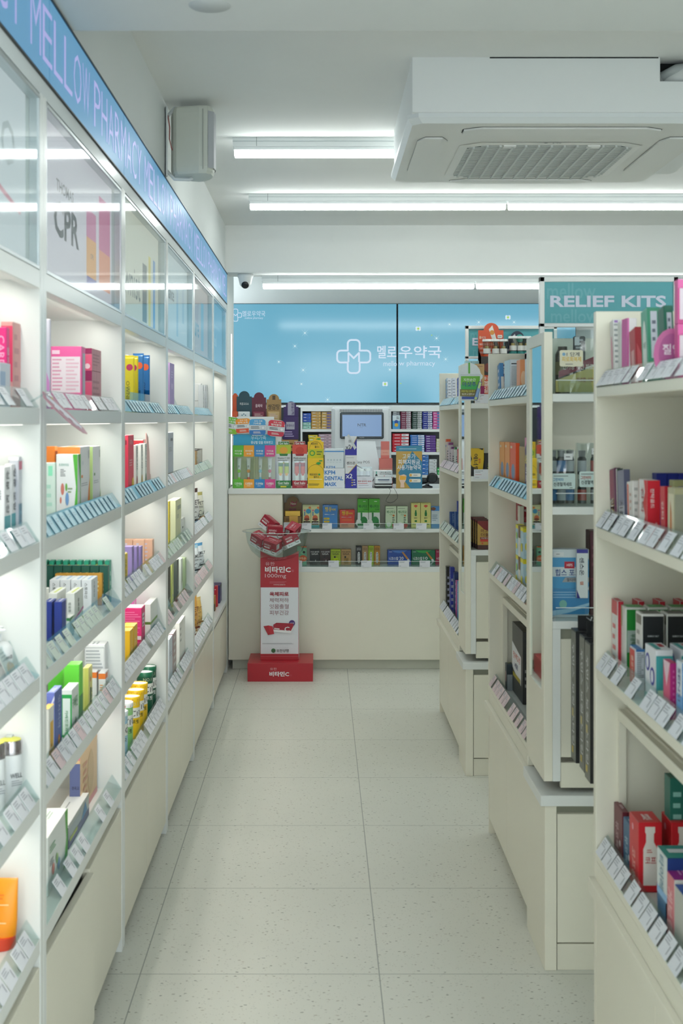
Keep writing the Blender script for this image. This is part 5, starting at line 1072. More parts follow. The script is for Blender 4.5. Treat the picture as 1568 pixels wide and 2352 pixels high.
L13 = [(262, 272, 276, 1289, '2a9d80', 'teal slim carton', [('r', 0, 0, 1, 1, '2a9d80'), ('l', 3, .3, .1, .7, .8, 'bfe0d0')], 10, .018, .035),
       (252, 262, 266, 1302, '3b4fb4', 'blue-violet slim carton before the teal row', [('V', 'LIVER', .3, .1, .7, .6, 'c8cce8')], 1, .02, .045),
       (228, 248, 255, 1300, '17564a', 'dark teal carton with a lime oval', [('o', .6, .5, .3, .25, 'b4bf3c')], 7, .0235, .05),
       (218, 234, 242, 1318, 'cf9a3a', 'amber and white carton', [('r', 0, 0, 1, .35, 'dcdcd8'), ('l', 3, .3, .4, .6, .8, 'e8d8a0')], 7, .017, .04),
       (187, 210, 224, 1332, 'dfe4e9', 'white and blue carton with vertical print', [('V', '스토마신', .3, .45, .6, .92, '4a5258'), ('r', .0, .0, .3, .3, 'b0d8ea')], 4, .026, .04),
       (151, 171, 191, 1363, 'dfe3de', 'white carton with lime and magenta strokes', [('V', '정로환', .3, .4, .6, .8, '3d5044'), ('q', [(0, .2), (1, .4), (1, .46), (0, .28)], 'd05aa8'), ('r', 0, 0, 1, .18, 'a8cc3c')], 3, .04, .04),
       (124, 142, 154, 1383, '22388f', 'navy blue slanted carton', [('r', .75, 0, 1, 1, 'dfe0e4')], 3, .022, .035)]
for i, (x0, xc, x1, yt, c, nm_, F, n, p_, ins) in enumerate(L13):
    LS(1, 3, x0, xc, x1, yt, c, nm_, F, [e for e in F if e[0] in 'Vl'], ([('r', 0, 0, 1, 1, {'17564a': '7a9488', '2a9d80': '3fb494'}[c])] if c in ('17564a', '2a9d80') else []) + [('q', [(.1, .3), (.9, .3), (.9, .5), (.1, .5)], {'2a9d80': '7fc8b0', '17564a': 'b4bf3c', 'cf9a3a': 'e0c078', 'dfe4e9': '8fb4dc', 'dfe3de': 'c8d850'}.get(c, 'c0c4d8'))], inset=ins, n=n, pitch=p_, group='row of %ss on the third shelf' % nm_ if n > 1 else None)
LS(1, 3, 140, 160, 171, 1420, 'dfe3de', 'small white and green carton in front of the lime stroke row', [('q', [(0, .8), (1, 1), (0, 1)], '3f8a50')], [('r', 0, .85, 1, 1, '3f8a50')], inset=.022)
for k in range(2):
    LS(1, 4, 195-55*k, 242-55*k, 248-55*k, 1481+k*3, 'e6e8ea', 'white carton framed in small print on the fourth shelf, %s one' % ('front', 'rear')[k], [], [('r', .03, .04, .97, .05, '8f949a'), ('r', .03, .93, .97, .94, '8f949a'), ('r', .03, .04, .04, .94, '8f949a'), ('r', .96, .04, .97, .94, '8f949a'), ('l', 12, .08, .08, .92, .9, 'aab0b6')], [('l', 2, .1, .3, .9, .7, '9aa0a8')], inset=.05 + k*.075, w=.05)
for k in range(2):
    LS(1, 4, 147-37*k, 182-37*k, 193-37*k+0, 1527, '62cf3c', 'bright green carton on the fourth shelf, %s one' % ('front', 'rear')[k], [('r', 0, 0, 1, .45, '2f8a44')], [('r', 0, 0, 1, .3, '2f8a44'), ('l', 2, .3, .35, .9, .5, '3a8a30')], [], inset=.04 + k*.05, w=.045)
LS(1, 4, 190, 203, 212, 1535, 'e3db86', 'pale yellow tall carton beside the bright green ones', [('r', .4, .15, .65, .5, '2a5a4c'), ('c', .5, .7, .06, 'd8603c'), ('V', '활명수', .7, .05, .9, .5, '2f5a50')], [('r', .3, 0, 1, 1, 'd8d070')], name='digestive_carton')
for k in range(2):
    for j in range(2):
        LS(1, 4, 222-24*k, 234-22*k+j*3, 247-22*k+j*2, 1530+6*j+4*k if 0 else (1534 if j else 1530), 'e8e9ea', 'white and orange small carton, %s %s' % (('front', 'rear')[k], ('inner', 'outer')[j]), [('r', 0, .72, 1, .95, 'e8742c'), ('l', 3, .2, .2, .8, .6, '888e94')], [('r', 0, .72, 1, .95, 'f08030')], [], inset=.025 + k*.04, w=.022, name='cold_medicine_carton', group=None) if 0 else None
LS(1, 4, 226, 242, 250, 1545, 'e8e9ea', 'white carton with an orange band, outer one near the post', [('r', .0, .72, .6, .95, 'e8742c'), ('l', 3, .2, .2, .8, .6, '888e94')], [('r', 0, .72, 1, .95, 'f08030'), ('l', 3, .2, .2, .8, .5, 'e8a060')], inset=.025, name='cold_medicine_carton')
LS(1, 4, 206, 222, 226, 1542, 'e8e9ea', 'white carton with an orange band, inner one near the post', [('r', .0, .72, .6, .95, 'e8742c')], [('r', 0, .72, 1, .95, 'f08030')], inset=.05, name='cold_medicine_carton')
LS(1, 4, 141, 165, 181, 1585, 'e2e8e4', 'white carton with a green frame and lettering on the fourth shelf', [('T', '카베진', .1, .55, .8, .8, '4a9a60'), ('c', .5, .25, .1, '8a9a8a')], [('r', 0, .0, 1, .9, '21a04c'), ('r', .12, .05, .85, .82, 'dfeae4'), ('V', '카베진코와', .35, .1, .65, .6, '2f8a50')], [], inset=.03)
LS(1, 4, 145, 160, 170, 1690, '1f9a4c', 'flat green carton lying before the green-framed one', [('r', 0, 0, 1, .9, '1f6a44'), ('T', '카베진', .1, .2, .9, .7, '8ac0a0')], [], [('r', .1, .1, .9, .9, '2fb060')], inset=.012)
LS(1, 4, 107, 125, 142, 1592, '4a62ac', 'indigo carton with sun picture on the fourth shelf', [('c', .6, .22, .08, 'e0783c'), ('c', .6, .22, .04, 'e8c040'), ('V', '잇치치약', .4, .4, .75, .9, 'b0b8dc'), ('q', [(.1, .12), (.9, .02), (.9, 0), (.1, 0)], 'b04a9a')], [('r', 0, 0, 1, 1, '6a78c8'), ('q', [(0, .6), (1, .9), (1, .96), (0, .68)], 'dfe0f0')], [('l', 3, .1, .2, .9, .8, 'c0c8f0')], inset=.03)
LS(1, 4, 107, 112, 124, 1630, 'e6e6e0', 'white and yellow carton beside the indigo one, near the post', [('r', .25, .3, .85, .75, 'e0b03c'), ('r', .0, 0, 1, .28, 'e0b03c'), ('l', 3, .3, .1, .6, .4, 'b08030')], [], [('r', 0, 0, 1, 1, 'f0c040')], inset=.02)
LS(1, 5, 160, 184, 223, 1733, 'd9b78a', 'upright gold and coral gift carton on the lowest shelf', [('r', 0, 0, 1, .1, 'd89090'), ('o', .6, .5, .18, .35, 'c8a878'), ('l', 5, .15, .2, .45, .8, 'c89070')], [('r', 0, 0, 1, .85, '5d6690'), ('T', '경옥고', .2, .35, .9, .6, '2a2c40'), ('r', 0, .9, 1, 1, 'c87880')], [('r', 0, 0, 1, 1, 'd8747c'), ('l', 2, .2, .3, .8, .7, 'f0d0d0')], inset=.06, name='gift_carton')
LS(1, 5, 110, 157, 204, 1897, 'b9bcb8', 'silver-lidded blue carton lying on the lowest shelf', [('r', 0, 0, 1, .35, '46527a'), ('r', .05, .4, .6, .8, 'a8b0b4'), ('q', [(.6, .3), (.8, .9), (.9, .4)], '4a86b4'), ('r', .05, .25, .4, .4, 'a8b84c')], [('r', 0, 0, 1, .9, '3c4250')], [('r', 0, 0, 1, 1, 'dcdedc'), ('l', 1, .4, .6, .8, .75, '8a8e90'), ('l', 4, .05, .2, .2, .5, '9a9ea0')], inset=.045, name='gift_carton')
LS(1, 5, 60, 110, 155, 1925, 'dfe4e0', 'white carton with green edge and capsules on the lowest shelf', [('q', [(.85, 1), (1, 1), (1, 0), (.78, 0), (.93, .5)][::-1], '55b03f'), ('l', 3, .08, .66, .4, .8, '4a9a5c'), ('l', 3, .08, .44, .3, .56, '80868c'), ('o', .24, .34, .06, .1, 'c8786c'), ('o', .42, .42, .05, .09, '8ab870'), ('o', .5, .28, .06, .11, '88a8cc')], [], [('l', 2, .6, .5, .9, .8, 'a0b4a8')], inset=.03, name='gift_carton')
# third bay
LS(2, 1, 277, 292, 296, 815, 'e4e0cc', 'cream carton behind the sachets on the top shelf', [], [('r', 0, 0, 1, .35, '9cc4d4')], inset=.06, w=.06, name='supplement_carton')
def stickpack(x, yt, c, c2, bay, sh, label, wd=.03, tp=None, inset=.05):
    Xf, s, Yn = lpos(x, inset); z = LZ[sh]; h = EYE-(yt-VY)/s - z; t = empty('sachet', (Xf-.01, Yn+.005, z), label, 'sachet')
    def f(b):
        b.box(-wd/2, 0, 0, wd/2, .010, h, mat(c, .3), .003); b.box(-wd/2, .003, h-.010, wd/2, .007, h+.006, mat(c, .3))
        b.deco((Vector((-wd/2, 0, 0)), X, Z, -Y), wd, h, [('c', .6, .82, .06, c2), ('V', 'OWNIST', .3, .1, .6, .6, tp or 'c0b020')])
    child('sachet_body', t, f)
for k, (x, yt, c, c2, lb, tp) in enumerate(((302, 821, 'dccb2c', 'b83060', 'yellow stick sachet, inner of two in the acrylic stand', '8a7c10'), (311, 822, 'dccb2c', 'b83060', 'yellow stick sachet, outer of two in the acrylic stand', '8a7c10'), (324, 816, '2f74b4', 'e8602c', 'blue stick sachet, inner of two in the acrylic stand', '1c4a80'), (338, 820, '2f74b4', 'e8602c', 'blue stick sachet, outer of two in the acrylic stand', '1c4a80'))):
    stickpack(x, yt, c, c2, 2, 1, lb, .034, tp, .045)
def acstand():
    Xf, s, Yn = lpos(300, .036); Yf = abs(Xf)*FPX/(VX-343); t = empty('sachet_stand', (Xf, Yn-.012, LZ[1]), 'clear blue-edged acrylic stand holding yellow and blue sachets', 'stand')
    w = Yf-Yn+.02
    child('tray', t, lambda b: (b.box(-.05, -.001, 0, 0, .001, .075, ACR), b.box(-.002, 0, 0, 0, w, .06, ACR), b.box(-.05, w-.002, 0, 0, w, .075, mat('a8dce8', .1, 'clear')), b.box(-.05, w*.5, 0, 0, w*.5+.002, .07, mat('a8dce8', .1, 'clear'))))
acstand()
LS(2, 2, 276, 285, 294, 1003, 'd6202c', 'red tall carton with gold print against the post', [('c', .7, .8, .05, 'e0b030'), ('V', 'RED GINSENG', .1, .05, .4, .6, 'f06070'), ('l', 3, .5, .3, .9, .6, 'e8a080')], [], name='supplement_carton')
LS(2, 2, 282, 294.5, 307, 1000, 'e83f5c', 'coral red tall carton with a lemon picture', [('T', 'VITA', .2, .85, .8, .92, 'f4c0c8'), ('l', 3, .2, .5, .9, .62, 'f4b0b8'), ('o', .8, .22, .2, .1, 'f0c840'), ('o', .5, .08, .3, .08, '8a3a6a')], [('r', .3, .85, .7, .92, 'a01838')], name='supplement_carton', inset=.03)
for k, (x, c) in enumerate(((312.5, 'b03038'), (324, 'd8b030'), (333, '4f7a3c'))):
    LS(2, 2, x-14, x, x+7.5, 1023-2*k, 'e8eae4', 'white slim carton with a %s picture, second shelf' % ('red pepper', 'yellow banana', 'green leaf')[k], [('o', .5, .25, .3, .14, c), ('V', 'DAILY FIT', .3, .5, .7, .95, '5a6060')], [], name='supplement_carton', inset=.03, w=.04)
LS(2, 2, 308, 341, 349, 1010, 'e8eae4', 'red and white carton behind the three white slim ones', [('r', 0, 0, .4, 1, 'd8202c'), ('r', .75, 0, 1, 1, 'e02838'), ('V', 'PROTEIN', .45, .2, .7, .8, 'e0a0a0')], [('r', 0, 0, 1, .98, 'e8404c')], name='supplement_carton', inset=.07, w=.055)
b = MB(); o_ = [(0, 0), (.10, 0), (.10, .05), (.085, .05), (.075, .12), (.045, .17), (.0, .185)]
b.poly([(u, v) for u, v in o_], .003, mat('e6b8b0', .4), (Vector((0, 0, 0)), Y, Z, X)); o = b.build('pop_card', label='translucent pink cut-out card at the end of the second shelf', cat='card'); o.location = (-.555, 4.14, LZ[2])
for r_, (yt, nn, xs, c, nm_, tc_) in enumerate(((1238, 3, (338, 346, 354), 'f3c2a4', 'peach', 'b0a890'), (1256, 3, (303, 315, 325), 'a994d2', 'lavender', '4a3c80'))):
    for k, x in enumerate(xs):
        for dd in range(2):
            LS(2, 3, x-30, x, x+7.5, yt, c, '%s carton, %s from the near end, %s file' % (nm_, ORD[k], ('front', 'rear')[dd]), [('V', 'SKIN AID', .3, .45, .65, .9, tc_), ('l', 3, .2, .1, .7, .3, tc_)], [('l', 5, .3, .1, .6, .9, 'e8dcec')], [('r', 0, .96, 1, 1, 'c89088')], name='skin_carton', inset=(.04 if r_ else .045)+dd*.046, w=.045, group=None) if 0 else None
for nm_, xs, yt, c, tc_, ins in (('peach', (331, 341, 350), 1240, 'f3c2a4', 'a89c80', .06), ('lavender', (303, 314, 323), 1256, 'a994d2', '4a3c80', .035)):
    for k, x in enumerate(xs):
        LS(2, 3, x-26, x, x+7.4, yt, c, '%s skin carton, %s from the near end' % (nm_, ORD[k]), [('V', 'SKIN AID', .3, .45, .65, .9, tc_), ('l', 3, .2, .1, .7, .3, tc_)], [('l', 5, .3, .1, .6, .9, 'e8dcec')], [('r', 0, .9, 1, .93, 'c87868')], name='skin_carton', inset=ins, w=.044, n=3 if nm_ == 'peach' else 1, group='%s skin cartons' % nm_)
LS(2, 3, 277, 282, 293, 1277, 'efcf2c', 'yellow carton against the post beside the lavender ones', [('V', '약손 파스', .45, .3, .75, .85, '3a3a1c')], [], [('r', .1, .1, .9, .9, 'f4dc50')], name='skin_carton', inset=.02)
LS(2, 4, 300, 320, 333, 1366, 'ea6fc0', 'bright pink carton behind the magenta ones on the fourth shelf', [('r', .2, .2, .5, .8, 'f0c8e0')], [('r', 0, 0, 1, 1, 'ee78c8')], name='collagen_carton', inset=.10, w=.06)
LS(2, 4, 283, 324, 333, 1475, 'e02a78', 'magenta small-print carton, lower of two', [('r', .2, .4, .8, .8, 'd8d8dc'), ('l', 3, .25, .4, .75, .75, 'a04070')], [('l', 9, .05, .1, .95, .9, 'f070a4')], name='collagen_carton', inset=.035)
_zz = EYE-(1475-VY)/((VX-324)/.555)+.0004
LS(2, 4, 283, 325, 333, 1397, 'e02a78', 'magenta small-print carton, upper of two', [('r', .2, .4, .8, .8, 'd8d8dc'), ('l', 3, .25, .4, .75, .75, 'a04070')], [('l', 12, .05, .1, .95, .9, 'f070a4'), ('r', .7, .05, .98, .16, 'e8e0e4')], [('r', .05, .05, .95, .95, 'f0f0f2')], name='collagen_carton', inset=.035, base=_zz)
LS(2, 4, 270, 298.5, 306, 1450, 'f2bd14', 'yellow carton, nearer one on the fourth shelf', [('r', 0, 0, .04, 1, 'c89a10'), ('c', .5, .4, .05, 'f8e0a0')], [], [('r', 0, .0, 1, 1, 'f8c818')], name='honey_carton', inset=.022)
LS(2, 4, 280, 307, 315.5, 1440, 'f2bd14', 'yellow carton, farther one on the fourth shelf', [('r', 0, 0, .04, 1, 'c89a10'), ('l', 2, .4, .45, .7, .6, 'f8e0a0')], [], [('r', 0, .0, 1, 1, 'f8c818')], name='honey_carton', inset=.022)
LS(2, 4, 330, 346, 361, 1388, 'e4e8e4', 'white carton with a dark green band at the shelf end', [('r', 0, .38, 1, .46, '6f9a3c'), ('q', [(0, 0), (1, 0), (1, .12), (0, .06)], 'c0d8a0')], [('r', 0, .38, 1, .46, '5a8030')], name='collagen_carton')
def canister(xr, yt, body, band, top, label, txt='LACTO', k2='락토핏', red=True):
    Xf, s, Yf = lpos(xr, .0285); rad = .0265; z = LZ[5]; h = EYE-(yt-VY)/s - z; t = empty('probiotic_canister', (Xf-rad+.0, Yf, z), label, 'canister')
    def bd(b):
        b.lathe([(rad, 0), (rad, h-.004)], mat(body, .35), 32)
        b.lathe([(rad*1.004, h*.50), (rad*1.004, h*.74)], mat('e9ebe6', .35), 32, caps=False)
        for txt_, z0, z1, cc, bold in ((txt, .54, .68, '2a2c2c', 1), (k2, .36, .46, '2a3418' if body != '14573f' else 'e8ecea', 1), ('NO.1', .80, .87, 'c8ccb0', 0)):
            vs, fs, tw, th = glyphs(txt_, .02 if bold else 0); hh = (z1-z0)*h; ww = min(rad*2.6, hh/th*tw); 
            pp = []
            for x, y in vs:
                a = -R(62) + x*ww/tw/rad; r = rad*1.014; pp.append((r*math.cos(a+R(0)), r*math.sin(a), (z0+z1)/2*h + y*hh/th))
            b.add(pp, fs, mat(cc))
    child('can_body', t, bd)
    child('lid', t, lambda b: (b.lathe([(rad*1.03, h-.014), (rad*1.03, h-.001), (rad*.96, h), (rad*.92, h-.002)], mat(top, .35), 32, caps=False), b.lathe([(rad*.92, h-.0025), (rad*.92, h-.002)], mat('e6e8ea'), 32), b.lathe([(rad*1.034, h-.013), (rad*1.034, h-.006)], mat('c8303a' if red else top), 10, caps=False)))
for a in ((293, 1632, '9fc8de', 0, 'd8e4ea', 'pale blue probiotic canister against the post, lowest shelf', 'N.BIO', '바이오', False), (305, 1612, '8fcb80', 0, 'e8ecea', 'light green probiotic canister beside the pale blue one'), (321, 1598, 'f0c51c', 0, 'f0c51c', 'yellow probiotic canister beside the light green one'), (330.5, 1583, 'f0c51c', 0, 'f0c51c', 'yellow probiotic canister in the middle of the yellow three'), (338.5, 1568, 'f0c51c', 0, 'f0c51c', 'yellow probiotic canister touching the dark green pair'), (351, 1542, '14573f', 0, '1c6a4c', 'dark green probiotic canister, first behind the yellow ones', 'LACTO', '락토핏', False), (358.5, 1529, '14573f', 0, '1c6a4c', 'dark green probiotic canister at the far end of the row', 'LACTO', '락토핏', False)):
    canister(*a)
# fourth bay
LS(3, 1, 378, 390, 400, 833, 'a88ac0', 'purple slim carton on the top shelf of the fourth bay', [('r', .3, .5, .7, .6, 'c0a8d0'), ('l', 3, .3, .7, .7, .85, 'd0c0e0')], [('r', 0, 0, 1, 1, 'b89acb')], name='beauty_carton')
leaflet(3, 1, 400, 416, 890, 'd8d0dc', 'clear slanted leaflet holder beside the purple carton', .03)
LS(3, 2, 372, 381, 398, 994, 'b5bcc6', 'grey-blue tall flat carton on the second shelf', [('r', .1, .82, .3, .88, '6a7078'), ('r', .6, .82, .9, .88, '6a7078'), ('l', 3, .4, .6, .8, .7, '8a9098')], [], name='beauty_carton')
LS(3, 3, 384, 403, 416, 1150, 'd5d6ac', 'cream yellow tall carton leaning on the third shelf', [('r', .3, .75, .9, .85, '9aa088'), ('l', 3, .2, .55, .7, .65, '8a9078')], [('r', 0, 0, 1, 1, 'e2e4bc')], name='beauty_carton')
LS(3, 3, 378, 388, 391, 1152, 'e6cf3c', 'yellow tall carton behind the cream one', [], [('V', 'SEN AMINO', .3, .2, .7, .8, '7a701c')], name='beauty_carton', inset=.03)
LS(3, 3, 408, 417, 424, 1192, 'dfe1dc', 'small white carton behind the cream yellow one', [('r', .2, .5, .5, .6, '26282a')], [], name='beauty_carton')
for k, (x, c, nm_) in enumerate(((388, '2c3028', 'black'), (395, 'c4cf78', 'lime'), (407, '4a5450', 'charcoal'), (416, 'd4dcd4', 'white leaf print'), (425, 'a8bc94', 'sage green'))):
    LS(3, 4, x-14, x, x+(11 if k == 1 else 6), 1290-2*k, c, '%s tall carton on the fourth shelf of the fourth bay' % nm_, [('q', [(.2, .3), (.5, .8), (.8, .4)][::-1], '5f8048')] if k == 3 else [('l', 2, .2, .1, .8, .3, 'a0a8a0')], [], name='tea_carton', inset=.035, w=.05)
leaflet(3, 4, 386, 400, 1380, 'cfd8e0', 'clear slanted leaflet holder on the fourth shelf, before tall cartons', .012)
LS(3, 5, 380, 388, 396, 1470, 'd0dae4', 'pale blue tall carton on the lowest shelf of the fourth bay', [('l', 2, .2, .6, .8, .7, 'a0b0c0')], [('r', 0, 0, 1, 1, 'dbe4ec')], name='beauty_carton', inset=.03)
LS(3, 5, 388, 397, 405, 1457, 'b9a8a8', 'grey carton with maroon panel on the lowest shelf', [('r', 0, 0, 1, .15, '8a2030'), ('l', 5, .2, .2, .8, .95, 'd8d8d8')], [('r', 0, .5, 1, 1, '7a4450')], name='beauty_carton', inset=.03)
LS(3, 5, 402, 412, 425, 1432, 'e6e6e0', 'white tall carton at the far end of the lowest shelf', [('l', 3, .1, .5, .4, .9, 'a8aaa4')], [('r', 0, 0, 1, 1, 'efefea')], name='beauty_carton', inset=.03)
# fifth bay
LS(4, 1, 440, 461, 464, 881, 'dfe2e4', 'white carton with a grey seam on the fifth bay top shelf', [('l', 3, .2, .3, .8, .9, '90969c')], [('r', 0, .45, 1, .47, 'a0a4a8'), ('q', [(0, .0), (1, .0), (.5, .25)], 'd8c870')], name='beauty_carton', inset=.05)
for k, x in enumerate((467, 471, 475)):
    LS(4, 1, x-12, x, x+3.4, 884, 'c9ced2', 'grey slim carton, %s of three on the fifth bay top shelf' % ORD[k], [('r', 0, .8, 1, .95, '9a9fa4'), ('l', 4, .2, .1, .7, .6, '70767c')], [], name='beauty_carton', group='grey slim cartons', inset=.028, w=.022)
def basket():
    Xf, s, Yn = lpos(450, .05); t = empty('wire_basket', (Xf, Yn, LZ[2]+.002), 'dark wire basket of small packets on the fifth bay second shelf', 'basket'); 
    w, d, h = .30, .14, .085
    def f(b):
        for z in (0, h): b.tube([(0, 0, z), (0, w, z), (-d, w, z), (-d, 0, z), (0, 0, z)], .0022, mat('4a4442', .4), 6)
        for i in range(9): b.tube([(0, w*i/8, 0), (0, w*i/8, h)], .0012, mat('9a9894', .4), 5)
        for i in range(5): b.tube([(-d*i/4, 0, 0), (-d*i/4, 0, h)], .0012, mat('9a9894', .4), 5); b.tube([(-d*i/4, 0, 0), (-d*i/4, w, 0)], .0012, mat('9a9894', .4), 5)
    child('wire_cage', t, f)
    for k, (c, lb) in enumerate((('7ad838', 'lime green'), ('a8d8e8', 'pale blue'), ('e8e4e0', 'white'), ('3a2c2c', 'dark brown'), ('d8a040', 'amber'))):
        me = carton_mesh('nutrition_packet', .045, .02, .075, c, (('l', 2, .2, .3, .8, .8, 'f0f0f0'),), ())
        put(me, 'nutrition_packet', (Xf-.03-.02*(k % 2), Yn+.035+.055*k, LZ[2]+.0045), '%s packet standing in the wire basket' % lb, 'packet', None, R(90))
basket()
def pouch(bay, sh, xc, x1, yt, c, ink, label, top, txt='', base=None, inset=.04, bulge=.045, nm='snack_pouch'):
    inset = .03; Xf, s, Yn = lpos(xc, inset); Yf = abs(Xf)*FPX/(VX-x1); w = min(.13, max(.05, Yf-Yn)); z = LZ[sh] if base is None else base; h = EYE-(yt-VY)/s - z
    t = empty(nm, (Xf-bulge/2-.022, min(max(Yn+w/2, LBAY[bay][0]+.10), LBAY[bay][1]-.10 - (.10 if x1 < 471 else 0)), z), label, 'pouch', None, R(68))
    def f(b):
        n = 18; lay = [(0, .80, .9), (.12, .98, 1), (.4, 1.0, .95), (.7, .98, .6), (.88, .96, .12), (.93, .96, .06), (1, .97, .06)]
        vs = [(w/2*a*math.copysign(abs(math.cos(2*PI*j/n))**.7, math.cos(2*PI*j/n)), bulge/2*q*math.sin(2*PI*j/n), h*k) for k, a, q in lay for j in range(n)]
        fs = [(r*n+j, r*n+(j+1) % n, (r+1)*n+(j+1) % n, (r+1)*n+j) for r in range(len(lay)-1) for j in range(n)]
        b.add(vs, fs + [tuple(range(n))[::-1], tuple(range(6*n, 7*n))], mat(c, .28), True)
        b.add([(x*1.004, y*1.05, zz) for x, y, zz in vs[4*n:7*n]], [(r*n+j, r*n+(j+1) % n, (r+1)*n+(j+1) % n, (r+1)*n+j) for r in range(2) for j in range(n)], mat(top, .3), True)
        b.deco((Vector((-w*.36, -bulge*.53, h*.08)), X, Z, -Y), w*.72, h*.6, [('r', 0, 0, 1, .1, ink), ('T', txt or 'PET', .05, .78, .95, 1.0, ink), ('l', 2, .2, .6, .8, .72, ink), ('o', .4, .32, .2, .14, ink), ('o', .4, .32, .17, .11, c), ('q', [(.6, .2), (.75, .45), (.7, .2)], ink)], eps=.001)
    child('pouch_body', t, f)
pouch(4, 3, 458, 470, 1124, 'e4e4e0', '2a2a2a', 'white printed pouch with brown top on the third shelf', '4a2a24')
pouch(4, 3, 470, 479, 1132, 'dcdccc', '2a2a2a', 'white printed pouch with olive edge behind the brown-topped one', 'b8b060')
pouch(4, 4, 459, 470, 1256, 'dfe6ea', '1a2a34', 'white pouch with black capitals, nearer one, fourth shelf', 'a8d0e4', 'FAMILY')
pouch(4, 4, 470, 480, 1250, 'dfe6ea', '1a2a34', 'white pouch with black capitals and blue top, farther one', '4a9ad0', 'FAMILY')
pouch(4, 5, 456, 466, 1372, 'd8a040', '7a3a1c', 'golden pouch with brown print on the lowest shelf', 'd8a040')
pouch(4, 5, 465, 474, 1378, 'e0b860', 'a07030', 'pale gold pouch behind the golden one', 'e8c880')
pouch(4, 5, 449, 456, 1432, 'd0dcd8', '20242a', 'low white pouch against the post, lowest shelf', 'c0d0d0', inset=.03)
# niche at the counter
zl = LZ[5]-.03
LS(5, 5, 492, 499, 502, 1347, 'c4182c', 'red display carton on the ledge beside the counter', [], [('l', 1, .1, .8, .6, .88, 'f0d0d0')], base=zl, w=.05, name='ointment_carton', inset=.03)
LS(5, 5, 488, 506.5, 511.5, 1345, '34266e', 'dark violet carton behind the red one on the ledge', [('r', 0, .8, 1, 1, '1c1830')], [], [('l', 5, .1, .1, .9, .9, '6a3040')], base=zl, w=.13, name='ointment_carton', inset=.03)
LS(5, 5, 486, 493.5, 497, 1370, 'b07020', 'amber small carton nearest the post on the ledge' if 0 else 'amber small carton before the red one on the ledge', [], [('r', 0, 0, 1, .5, '3a2c18')], base=zl, w=.06, name='ointment_carton', inset=.03)
# ---------------------------------------------------------------- goods on the gondolas
GB = {'A': (5.33, 6.22), 'B': (3.56, 4.40), 'C': (1.72, 2.70)}
def RS(bay, sh, x1, xc, x0, yt, col, label, F=(), S=(), T=(), inset=.04, n=1, pitch=None, name='medicine_carton', group=None, base=None, lean=0, w=None, cat='box'):
    y0, y1 = GB[bay]; inset = max(.0275, inset) if sh != 4 else max(.032, inset-.035)
    if inset < .07: inset = max(.0275, min(inset, (y1-.024)*(x1-VX)/FPX - RX))
    Xf = RX+inset; s = (xc-VX)/Xf; Yn = FPX/s; Yf = Xf*FPX/(x1-VX); w = w or max(.012, Yf-Yn); d = max(.012, (x0-xc)/s); z = RZ[sh] if base is None else base; h = EYE-(yt-VY)/s - z
    Yn = max(y0+.024, min(Yn, y1-.026-w-h*math.sin(R(lean)))); h = EYE-(yt-VY)*Yn/FPX - z; me = carton_mesh(name, w, d, h, col, tuple(F), tuple(S), tuple(T))
    for k in range(n):
        o = put(me, name, (Xf+d/2+k*(pitch or d+.001), Yn+w/2, z), label if n == 1 else '%s, %s from the front of its row' % (label, ORD[k]), cat, group, R(-90))
        if lean: o.rotation_euler.rotate_axis('Y', R(-lean)); o.location.z += abs(math.sin(R(lean)))*w/2 + .0003
    return z+h
# far bay
for k, (x, c, lb) in enumerate(((1014, 'cfdfe6', 'white and sky blue'), (1021, '4a90c8', 'blue and white'), (1029, 'd8dde6', 'white small-print'), (1039, 'd3d8e4', 'white close-print'), (1052, '3f48a8', 'indigo'))):
    RS('A', 1, x-5, x, x+9, 872-k*.5, c, '%s slim carton leaning on the far bay top shelf' % lb, [('l', 6, .1, .05, .9, .95, '8890a4')], [('l', 8, .1, .05, .9, .95, '9aa0b0')], lean=8, w=.045, inset=.03)
RS('A', 2, 1020, 1034, 1064, 975, 'd6d5d4', 'white carton at the back of the far bay second shelf', [], [('r', .15, .8, .5, .83, '50555c'), ('c', .3, .55, .1, '8a9098')], inset=.09, w=.05)
for k, (x, c, c2, lb, yt) in enumerate(((1011, 'd4dcd6', '3a7ac0', 'white with blue cap', 1023), (1024, 'dccdc8', 'e0603c', 'white with orange top', 1010), (1031, 'd3c8cf', '8a4a80', 'lilac-striped', 1018), (1037, 'd8ccd4', '7a3a7a', 'violet-lettered', 1028), (1045, 'd8dcd8', '3f8a4c', 'white and green', 1029), (1052, 'c8303c', 'e0e0e0', 'red and white', 1027))):
    RS('A', 2, x-5, x, x+10, yt, c, '%s slim carton on the far bay second shelf' % lb, [('r', 0, .9, 1, 1, c2), ('V', '메디안', .3, .2, .7, .8, c2)], [('r', 0, .9, 1, 1, c2), ('l', 4, .2, .2, .8, .6, '6a7078')], lean=4, w=.04, inset=.028)
RS('A', 3, 1026, 1036, 1065, 1152, '1c3aa0', 'royal blue carton at the back of the far bay third shelf', [], [('r', .3, .3, .8, .75, '2a4ab4'), ('c', .5, .5, .06, 'c0d0e8')], inset=.08, w=.05)
for k, x in enumerate((1034, 1046)):
    RS('A', 3, x-5, x, x+13, 1177, '1c4a90', 'blue upright carton, %s one on the far bay third shelf' % ('farther', 'nearer')[k], [('V', 'AUSOVEN', .3, .4, .7, .9, '7a9ac8')], [('V', 'AUSOVEN', .35, .4, .65, .9, '7a9ac8')], inset=.03, lean=4, w=.045)
